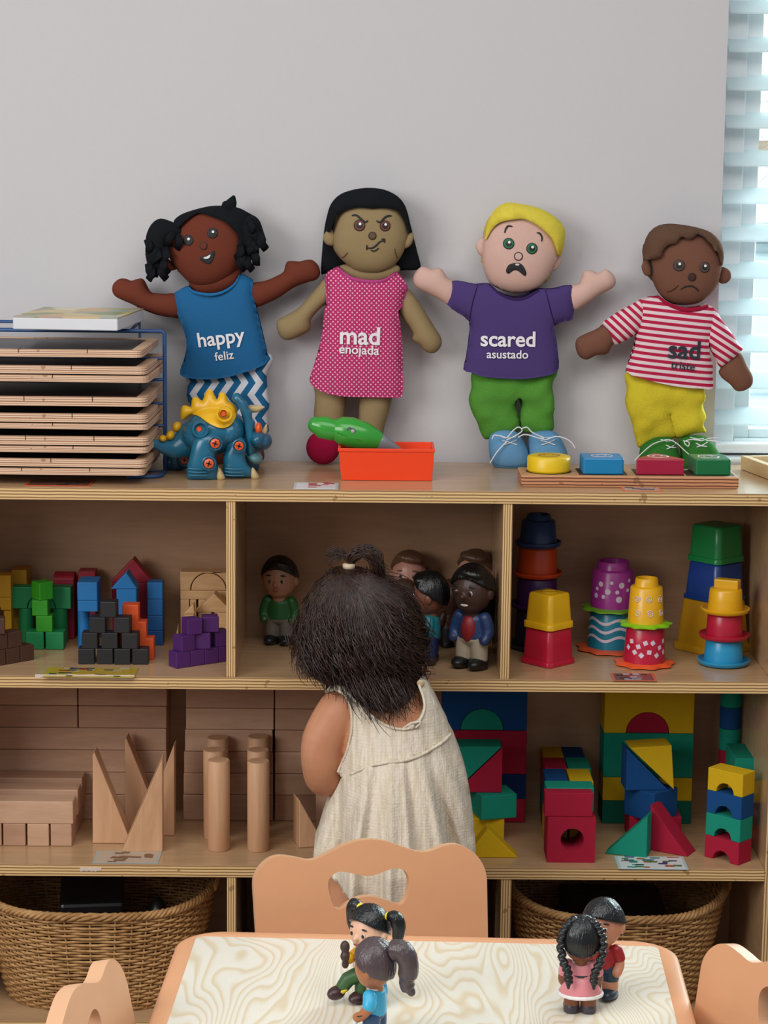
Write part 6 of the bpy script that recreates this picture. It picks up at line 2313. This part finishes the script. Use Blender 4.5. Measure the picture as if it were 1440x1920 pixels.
R = math.radians
l = at(524, 1207, ZM)
figure("black-haired toy man in a green sweater alone at the cubby's left", l, hgt(524, 1047, l) / .975, R(-12), 'a8785c', '0c0d0f', '1a5a26', '6f6a60', '141518', 'short', group=PG)
l = (P(768, 1060, .252).x, .252, ZM)
figure('pale toy boy with light brown hair at the back of the middle cubby', l, hgt(768, 1037, l) / .975, R(-10), 'cf9484', '6a4a38', '7a6a50', '4a4a50', '2a2a2c', 'quiff', group=PG)
l = at(806, 1243, ZM)
figure('toy woman with black hair and teal top seen from the side beside the child', l, hgt(806, 1075, l) / .975, R(-100), '7a4a36', '0d0d10', '147d88', '1b2c5a', '3a2420', 'short', group=PG)
l = at(884, 1252, ZM)
figure('dark-skinned toy man in a blue jacket over a red shirt and cream trousers', l, hgt(884, 1062, l) / .975, R(-32), '3f2820', '0c0c0f', '17396a', 'b5aa94', '0c0c0e', 'short', group=PG, open_jacket='8a1420', smile=True)
l = (P(892, 1060, .258).x, .258, ZM)
figure('toy man with swept brown hair at the back right of the middle cubby', l, hgt(890, 1035, l) / .975, R(-28), 'c99583', '5e4634', '3a3a44', '2c2c30', '1c1c1e', 'quiff', group=PG)
l = (P(908, 1060, .165).x - .010, .165, ZM)
figure('toy girl with long black hair behind the blue jacketed toy man', l, hgt(905, 1066, l) / .975, R(-95), '5a3628', '0b0b0d', 'a04a5c', '17181c', '8a3a4c', 'long', group=PG)
l = (P(764, 1100, .17).x - .004, .165, ZM)
figure("toy child with brown hair close behind the toddler's right side", l, hgt(766, 1090, l) / .975, R(-60), '8a5a44', '4a3226', '35302e', '2a2a2e', '1c1c1e', 'short', group=PG)
l = (P(847, 1130, .215).x, .215, ZM)
figure('reddish brown haired toy woman between the teal woman and the jacketed man', l, hgt(845, 1090, l) / .975, R(-150), '8a5a44', '45291f', '4a3028', '2a2a2e', '1c1c1e', 'long', group=PG)

TG = 'toy children standing on the table'
zt_f = ZTB - .0004
l = at(1087, 1897, zt_f)
sz = .1075
figure('toy girl seen from behind with black braids and a pink dress', l, sz, R(176), '7a4426', '121316', 'e08a92', 'e08a92', '3d3742', 'braids', 'short', TG, skirt='e08a92', trim='e9e4e2', eyes=True)
l = at(1128, 1868, zt_f)
figure('toy boy with black hair in a red shirt and blue trousers', l, .112, R(-24), 'c98a6c', '121417', 'a00f1c', '12324c', '10283c', 'fringe', 'short', TG, shorts='12324c')
l = at(692, 1882, zt_f)
f, part, he = figure('toy girl with black pigtails and yellow shirt behind the ponytail girl', l, .112, R(-42), 'e3b497', '121416', 'e0a80c', '2c5a2c', '3a2024', 'pigtails', 'long', TG, pose={-1: [(-.135, .0, .545), (-.175, -.05, .49), (-.165, -.13, .49), (-.11, -.18, .55)]})
part('held_toy', join(ell((-.13, -.21, .66), (.05, .045, .07)), ell((-.12, -.215, .56), (.05, .05, .06)), ell((-.125, -.21, .47), (.036, .036, .05))), plastic('3a2620', .5))
part('kicking_leg', join(tube([(-.09, -.04, .32), (-.17, -.12, .26), (-.20, -.16, .18)], [.085, .08, .07], 14)), plastic('2c5a2c', .45))
part('kicking_shoe', join(ell((-.23, -.22, .12), (.075, .11, .075))), plastic('3a2024', .35))
part('shoe_cuff', xf(lathe([(.06, -.02), (.076, -.015), (.076, .015), (.06, .02)], 18), T(-.208, -.172, .165, 0, .5)), plastic('e0c21c', .4), False)
l = at(702, 1953, zt_f)
f, part, he = figure('toy girl with a brown ponytail in a bright blue shirt, nearest the camera', l, .112, R(-112), 'a8683f', '4c3f42', '2aa6d0', '1a4672', '6a3a20', 'pony', 'short', TG, trim='e6ecee', pose={1: [(.135, .0, .545), (.19, .02, .46), (.20, -.03, .37), (.17, -.10, .31)]})
part('bracelet', xf(lathe([(.044, -.006), (.054, 0), (.044, .006)], 18), T(.205, -.045, .365, 0, .4)), plastic('2a2024', .4), False)
part('white_stick', tube([(.17, -.11, .30), (.19, -.16, .10), (.195, -.17, .01)], .022, 10), plastic('dcdfe0', .4), False)
# ------------------------------------------------------------------ the toddler, leaning into the middle cubby, seen from behind
from mathutils.bvhtree import BVHTree
kq = zm(530, 1020, 380 / 986)
kid = thing('person', 'dark-haired toddler in a cream sleeveless dress leaning into the shelf', 'person', (.03, -.19, 0))
t = NT('child_skin', .5, .35)
n = t.noise(t.co(), 18, 3)
t.base(t.ramp(n, [(.35, 'b97e5d'), (.7, 'c68c6a')]))
t.b.inputs['Subsurface Weight'].default_value = .12
t.b.inputs['Subsurface Radius'].default_value = (.012, .005, .003)
SKIN = t.m


def kp(u, v, Y):
    return P(u, v, Y)


def limb(pts, rs, sq=None, n=20):
    c = crv(pts, 4)
    rr = []
    for i in range(len(pts) - 1):
        for k in range(4):
            rr.append(rs[i] + (rs[i + 1] - rs[i]) * k / 4)
    rr.append(rs[-1])
    return tube(c, rr, n, sq=sq)


YT = -.145
hip = kp(742, 1600, -.19)
torso = limb([hip + Vector((0, 0, -.015)), kp(738, 1490, -.175), kp(728, 1390, -.155), kp(716, 1330, -.140), kp(712, 1300, -.125)], [.078, .074, .064, .056, .040], .80, 28)
neck = limb([kp(712, 1315, -.135), kp(702, 1275, -.10), kp(690, 1235, -.075)], [.036, .031, .032])
shl = limb([kp(655, 1322, -.14), kp(715, 1312, -.138), kp(765, 1316, -.125)], [.032, .040, .028])
HC = kp(683, 1190, -.072)
SHZ = ZM
hL = Vector((-.034, -.006, SHZ + .012))
hR = Vector((.078, -.004, SHZ + .012))
sL, eL = kp(638, 1335, -.142), kp(604, 1440, -.150)
armL = limb([kp(660, 1322, -.14), sL, kp(608, 1390, -.150), eL, kp(612, 1458, -.130), kp(630, 1420, -.085), hL + Vector((-.002, -.028, -.002))], [.030, .0335, .0325, .0285, .027, .024, .0165])
armR = limb([kp(760, 1322, -.125), kp(776, 1335, -.110), kp(792, 1385, -.085), kp(796, 1396, -.07), kp(798, 1360, -.042), hR + Vector((.002, -.026, -.002))], [.030, .032, .029, .026, .023, .0165])


def hand(w, side):
    """palm over the shelf edge, four fingers laid on the board, thumb along the side"""
    g = [ell(w + Vector((0, -.006, .002)), (.019, .022, .010), rx=.25)]
    for i, (dx, ln) in enumerate(((-.0125, .024), (-.0042, .028), (.0045, .027), (.0125, .021))):
        b = w + Vector((dx, .008, .004))
        g.append(tube([b, b + Vector((dx * .12, ln * .5, .002)), b + Vector((dx * .15, ln * .85, -.003)), b + Vector((dx * .15, ln, -.0075))], [.0050, .0047, .0044, .0040], 10))
    b = w + Vector((side * .014, -.010, .0))
    g.append(tube([b, b + Vector((side * .012, .006, -.001)), b + Vector((side * .015, .017, -.004))], [.0062, .0055, .0046], 10))
    return join(*g)


legs = []
for u, sx in ((668, -1), (775, 1)):
    a = kp(u, 1630, -.19)
    x = a.x
    legs += [limb([Vector((hip.x + sx * .036, -.188, hip.z - .03)), Vector((x, -.19, .27)), Vector((x - .004 * sx, -.195, .155)), Vector((x - .004 * sx, -.188, .09)), Vector((x - .004 * sx, -.19, .032))], [.056, .050, .036, .036, .024]),
             limb([Vector((x - .004 * sx, -.205, .024)), Vector((x, -.165, .022)), Vector((x + .006 * sx, -.115, .014))], [.022, .021, .014])]
    for i in range(5):
        legs.append(ell((x + .006 * sx + (i - 2) * .0095, -.103 - abs(i - (1.5 if sx > 0 else 2.5)) * .004, .0095), (.0055, .009, .0075)))
fx = Vector((0, 1, 0))
head = [ell(HC, (.066, .076, .078), rx=-.35), ell(HC + Vector((0, .030, -.040)), (.048, .045, .040)), ell(HC + Vector((0, .082, -.030)), (.009, .011, .009)),
        ell(HC + Vector((-.038, .045, -.035)), (.022, .022, .022)), ell(HC + Vector((.038, .045, -.035)), (.022, .022, .022)),
        ell(HC + Vector((0, .072, -.055)), (.014, .009, .005)),
        ell(HC + Vector((-.068, .004, -.018)), (.009, .014, .020)), ell(HC + Vector((.068, .004, -.018)), (.009, .014, .020))]
g = fuse(join(torso, neck, shl, armL, armR, *legs, *head), .0034, 8)
hands = fuse(join(hand(hL, 1), hand(hR, -1), tube([hL + Vector((0, -.04, -.002)), hL + Vector((0, -.012, .0))], [.0175, .0165], 14), tube([hR + Vector((0, -.04, -.002)), hR + Vector((0, -.012, 0))], [.0175, .0165], 14)), .0018, 5)
gb = fuse(join(torso, neck, shl, armL, armR, *legs, *head, hand(hL, 1), hand(hR, -1)), .0022, 10)
body = mk('body', gb, SKIN, kid, smooth=True)
bvh = BVHTree.FromPolygons([Vector(v) for v in gb[0]], gb[1])
for sx in (-1, 1):
    e = HC + Vector((sx * .026, .070, -.008))
    mk('eye', ell(e, (.0085, .006, .0065)), plastic('ece8e4', .3), body, smooth=True)
    mk('iris', ell(e + Vector((0, .0045, 0)), (.0045, .003, .0045)), plastic('2a1710', .2), body, smooth=True)
    mk('eyebrow', tube([HC + Vector((sx * .014, .073, .012)), HC + Vector((sx * .028, .069, .016)), HC + Vector((sx * .040, .060, .012))], .0016, 6), plastic('20130f', .7), body)


def bodyY(x, z):
    h = bvh.ray_cast(Vector((x, -1.0, z)), Vector((0, 1, 0)))
    return h[0].y if h[0] is not None and h[0].y < .05 else 9


# --- dress
t = NT('cream_muslin', .95, .1)
x, y, z = t.xyz(t.co())
wv = t.math('ADD', t.math('MULTIPLY', t.math('SINE', t.math('MULTIPLY', x, 1900.0)), .5), t.math('MULTIPLY', t.math('SINE', t.math('MULTIPLY', z, 1500.0)), .5))
cr = t.noise(t.co(scale=(5, 5, 1)), 42, 4, .65, .4)
cr2 = t.noise(t.co(scale=(1, 1, 2.2)), 70, 3)
stp = t.ramp(t.noise(t.co(scale=(14, 3, .7)), 16, 2), [(.40, 'd2c4ad'), (.5, 'ddd1bf'), (.6, 'e2d7c6')])
t.base(t.mix(t.math('MULTIPLY', cr2, .25), stp, 'c4b49c'))
t.bump(t.math('ADD', t.math('ADD', t.math('MULTIPLY', cr, 2.2), t.math('MULTIPLY', cr2, 1.0)), t.math('MULTIPLY', wv, .12)), .35, .0035)
MUS = t.m
YD0 = -.135
w_ = lambda pts: XZ(kq(pts), -.17)
ext = [tuple(p)[:2] for p in crv(w_([(232, 690), (400, 640), (600, 640), (690, 668), (745, 760), (818, 930), (870, 1050), (908, 1180), (930, 1320), (938, 1500), (940, 1900), (160, 1900), (150, 1520), (185, 1380), (225, 1270), (275, 1130), (240, 900), (215, 760)]), 4, True)]
FD = Field(ext, .80)
Zof = lambda v: kq([(0, v)])[0][1]


def dz(x, z):
    return .088 * math.tanh(FD.z(x, z) / .088)


def smin(a, b, k):
    if b > 1:
        return a
    h_ = max(0, min(1, .5 + .5 * (b - a) / k))
    return b * (1 - h_) + a * h_ - k * h_ * (1 - h_)


def garment(poly, extra, sm=3, sp=.006, clear=.004, mirror=True):
    poly = [tuple(p)[:2] for p in (crv(w_(poly), sm, True) if sm else w_(poly))]
    ov, of, bd, be = fillpoly(poly, sp)
    V, Fc = [], []
    for p in ov:
        yy = YD0 - dz(p.x, p.y)
        yy = smin(yy, bodyY(p.x, p.y) - clear, .012) - extra(p.x, p.y)
        V.append((p.x, yy, p.y))
    n = len(ov)
    for p in ov:
        V.append((p.x, YD0 + .015 + .75 * dz(p.x, p.y), p.y))
    for q in of:
        ccw = (ov[q[1]] - ov[q[0]]).cross(ov[q[2]] - ov[q[0]]) > 0
        q = tuple(q) if ccw else tuple(q)[::-1]
        Fc.append(q)
        Fc.append(tuple(i + n for i in q[::-1]))
    for a, b in be:
        Fc.append((a, b, b + n, a + n))
    return V, Fc


top_c = w_([(560, 1010)])[0]
bot_c = w_([(560, 1500)])[0]
rnd = random.Random(11)
phs = [rnd.uniform(0, 6) for _ in range(6)]


def gather(x, z):
    tt = max(0.0, min(1.0, (top_c[1] - z) / (top_c[1] - bot_c[1])))
    half = .072 + .062 * tt
    s = (x - (top_c[0] + .012 * tt)) / half
    a = .004 + .030 * tt ** .8
    f = math.sin(s * 14 + phs[0] + .8 * math.sin(s * 5 + phs[1])) + .55 * math.sin(s * 31 + phs[2] + 1.2 * tt) + .25 * math.sin(s * 53 + phs[3] + 2 * tt)
    return a * max(0, .5 + .32 * f) + .0012


YO = [(222, 712), (245, 696), (292, 698), (342, 742), (400, 790), (450, 825), (500, 852), (560, 870), (605, 872), (645, 855), (675, 825), (690, 785), (684, 740), (664, 690), (690, 676), (728, 745), (775, 838), (818, 938), (760, 962), (680, 992), (600, 1008), (500, 1018), (420, 1038), (350, 1078), (290, 1122), (268, 1106), (308, 1010), (332, 910), (337, 830), (326, 768), (300, 728), (262, 716), (222, 735), (200, 752)]
dr_ = thing  # (the dress is worn: a child of the person)
yk = mk('dress_yoke', garment(YO, lambda x, z: .0006 * math.sin(x * 300 + z * 120), 2, .005), MUS, kid, smooth=True)
SKT = [(290, 1112), (350, 1070), (420, 1030), (500, 1010), (600, 1000), (680, 984), (760, 954), (816, 930), (850, 1000), (882, 1090), (908, 1190), (925, 1310), (934, 1430), (936, 1560), (925, 1745), (760, 1765), (600, 1768), (490, 1745), (445, 1690), (440, 1650), (330, 1612), (240, 1566), (150, 1512), (172, 1430), (205, 1320), (232, 1260), (262, 1195), (286, 1140)]
sk = mk('dress_skirt', garment(SKT, gather, 2, .0048), MUS, kid, smooth=True)


def trim_line(name, pts, r, off, mat, par):
    c = crv([(a, b, 0) for a, b in w_(pts)], 5)
    pp = []
    for p in c:
        yy = smin(YD0 - dz(p.x, p.y), bodyY(p.x, p.y) - .004, .012) - .0006
        pp.append((p.x, yy - off, p.y))
    return mk(name, tube(pp, r, 8), mat, par, smooth=True)


trim_line('waist_piping', [(288, 1118), (350, 1074), (420, 1034), (500, 1014), (600, 1004), (680, 988), (760, 958), (816, 934)], .0024, .0034, MUS, yk)
trim_line('neckline_binding', [(292, 700), (342, 744), (400, 791), (450, 826), (500, 853), (560, 871), (605, 873), (645, 856), (675, 826), (690, 786), (684, 741), (665, 692)], .0020, .0004, MUS, yk)
trim_line('armhole_binding', [(262, 716), (300, 728), (326, 766), (337, 830), (332, 910), (308, 1010), (270, 1104)], .0020, .0004, MUS, yk)
p = w_([(625, 868)])[0]
yy = min(YD0 - dz(*p), bodyY(*p) - .004) - .003
mk('neck_button_loop', join(tube(crv([(p[0] - .012, yy, p[1] - .002), (p[0], yy - .003, p[1] + .007), (p[0] + .013, yy - .001, p[1] + .008), (p[0] + .006, yy, p[1])], 4), .0018, 8), ell((p[0], yy - .002, p[1] + .002), (.0045, .002, .0045))), MUS, yk, smooth=True)
p = w_([(672, 682)])[0]
mk('strap_button', ell((p[0], min(YD0 - dz(*p), bodyY(*p) - .004) - .004, p[1]), (.0055, .003, .0055)), plastic('b8a07c', .4), yk, smooth=True)
# bloomers with a ruffled leg
V, Fc = lathe([(.066, 0), (.070, .02), (.072, .05), (.068, .09)], 48, (1, .85), lambda a: 1 + .03 * math.sin(a * 14))
gs = []
for u, sx in ((672, -1), (772, 1)):
    a = kp(u, 1630, -.19)
    gs.append(xf(lathe([(.050, .245), (.057, .252), (.060, .262), (.056, .268), (.060, .276), (.064, .30), (.062, .335)], 56, (1, .9), lambda an: 1 + .035 * math.sin(an * 13 + sx)), T(a.x + (.014 if sx < 0 else 0), -.192, .245 + (.050 if sx < 0 else 0), 0, 0, .35 if sx < 0 else 0) @ T(0, 0, -.245)))
gs.append(ell((hip.x, -.188, .335), (.092, .072, .05)))
mk('bloomers', join(*gs), MUS, kid, smooth=True)

# --- hair
t = NT('dark_brown_hair', .42, .45)
n = t.noise(t.co(scale=(3, 3, .6)), 60, 3)
t.base(t.ramp(n, [(.3, '1b100d'), (.6, '38221a'), (.85, '553828')]))
t.b.inputs['Anisotropic'].default_value = .4
HAIR = t.m
YH = -.090
hout = [(600, 1092), (625, 1074), (655, 1071), (690, 1076), (722, 1092), (752, 1114), (778, 1150), (790, 1200), (792, 1245), (780, 1285), (752, 1305), (715, 1312), (672, 1300), (630, 1280), (592, 1266), (566, 1240), (560, 1195), (568, 1150), (582, 1112)]
XH = lambda pts: XZ(pts, -.12)
hpoly = [tuple(p)[:2] for p in crv(XH(hout), 4, True)]
fout = [(600, 1092), (625, 1074), (655, 1071), (690, 1076), (722, 1092), (752, 1114), (778, 1150), (792, 1200), (800, 1260), (798, 1330), (760, 1400), (690, 1420), (620, 1385), (568, 1310), (552, 1250), (556, 1195), (566, 1150), (582, 1114)]
FH = Field([tuple(p)[:2] for p in crv(XH(fout), 4, True)], .80)


def hairY(x, z):
    return smin(YH - FH.z(x, z), bodyY(x, z) - .004, .03)


ov, of, bd, be = fillpoly(hpoly, .006)
V, Fc = [], []
n = len(ov)
for p in ov:
    V.append((p.x, hairY(p.x, p.y), p.y))
for p in ov:
    V.append((p.x, YH + .0 + .35 * FH.z(p.x, p.y) * (1 if p.y > HC.z + .02 else .2), p.y))
for q in of:
    ccw = (ov[q[1]] - ov[q[0]]).cross(ov[q[2]] - ov[q[0]]) > 0
    q = tuple(q) if ccw else tuple(q)[::-1]
    Fc += [q, tuple(i + n for i in q[::-1])]
for a, b in be:
    Fc.append((a, b, b + n, a + n))
hb = mk('hair', (V, Fc), HAIR, kid, smooth=True)
rnd = random.Random(5)
tie = (654, 1070)
bot = crv([(600, 1100), (572, 1150), (556, 1210), (560, 1250), (588, 1266), (628, 1280), (668, 1306), (712, 1322), (752, 1316), (784, 1294), (800, 1258), (800, 1200), (786, 1150), (764, 1112)], 8)
strands = []
for i in range(3600):
    e = bot[rnd.randrange(len(bot))]
    lenf = rnd.uniform(.45, 1.06)
    ex = 690 + (e.x - 690) * lenf + rnd.gauss(0, 6)
    ey = 1190 + (e.y - 1190) * lenf + rnd.gauss(0, 6)
    if ey < 1130 and rnd.random() < .5:
        continue
    sx0, sy0 = tie[0] + rnd.gauss(0, 12), tie[1] - 1 + abs(rnd.gauss(0, 7))
    if rnd.random() < .4:       # loose hair growing lower on the head
        q = rnd.uniform(.1, .6)
        sx0, sy0 = sx0 + (ex - sx0) * q, sy0 + (ey - sy0) * q * .8
    bow = (ex - sx0) * .22
    curly = rnd.random() < .5 and ey > 1160
    turns = rnd.uniform(.6, 1.5)
    amp = (rnd.uniform(8, 17) if curly else rnd.uniform(1.5, 6)) * min(1, max(.25, (ey - 1110) / 120))
    ph = rnd.uniform(0, 6.28)
    m = 18 if curly else 12
    st0 = .45 if curly else .2
    pts = []
    hh = rnd.uniform(.0002, .0050)
    for k in range(m):
        q = k / (m - 1)
        c = max(0, (q - st0) / (1 - st0))
        aa = ph + 6.28 * turns * c
        px = sx0 + (ex - sx0) * q + bow * math.sin(PI * q) + amp * min(1, 2 * c) * math.sin(aa)
        py = sy0 + (ey - sy0) * q - abs(bow) * .15 * math.sin(PI * q) + amp * .5 * min(1, 2 * c) * math.cos(aa)
        (x, z) = XH([(px, py)])[0]
        lift = .0006 + hh + (amp / 1400) * min(1, 2 * c) * (1 + math.cos(aa)) * 1.0
        pts.append((x, hairY(x, z) - lift, z))
    r0 = rnd.uniform(.0004, .0010) if curly else rnd.uniform(.0004, .0008)
    strands.append(tube(pts, [r0] * (m - 3) + [r0 * .8, r0 * .6, r0 * .3], 4, ends=False))
so = mk('hair_strands', join(*strands), HAIR, kid, smooth=True)
so['kind'] = 'stuff'
# the little bunch on top
st = []
base = XH([tie])[0]
yb0 = hairY(*base)
for i in range(230):
    a, b, c, d_ = (654, 1068), (rnd.gauss(664, 5), rnd.gauss(1046, 3)), (rnd.gauss(694, 7), rnd.gauss(1042, 5)), (rnd.gauss(714, 6), rnd.gauss(1078, 8))
    pts = []
    dy = rnd.gauss(0, .007)
    for k, p in enumerate(crv([(*a, 0), (*b, 0), (*c, 0), (*d_, 0)], 4)):
        x, z = XH([(p.x, p.y)])[0]
        q = k / 12
        pts.append((x, yb0 - .006 + dy * math.sin(PI * min(1, q * .8)) + .010 * math.sin(PI * q) * 0, z))
    st.append(tube(pts, [.0008] * 10 + [.0006, .0005, .0003], 4, ends=False))
for i in range(60):
    tx, ty = rnd.uniform(606, 640), rnd.uniform(1034, 1062)
    pts = []
    for p in crv([(654, 1068, 0), (rnd.gauss(648, 3), 1048, 0), ((648 + tx) / 2, ty - 6, 0), (tx, ty + 4, 0)], 4):
        x, z = XH([(p.x, p.y)])[0]
        pts.append((x, yb0 - .006 + rnd.gauss(0, .0008), z))
    st.append(tube(pts, [.0006] * 10 + [.0005, .0004, .0003], 4, ends=False))
po = mk('top_ponytail', join(*st), HAIR, kid, smooth=True)
po['kind'] = 'stuff'
mk('hair_tie', xf(lathe([(.006, -.004), (.009, -.003), (.009, .003), (.006, .004)], 20), T(base[0], yb0 - .006, base[1] + .002)), plastic('c9b595', .5), kid, smooth=True)
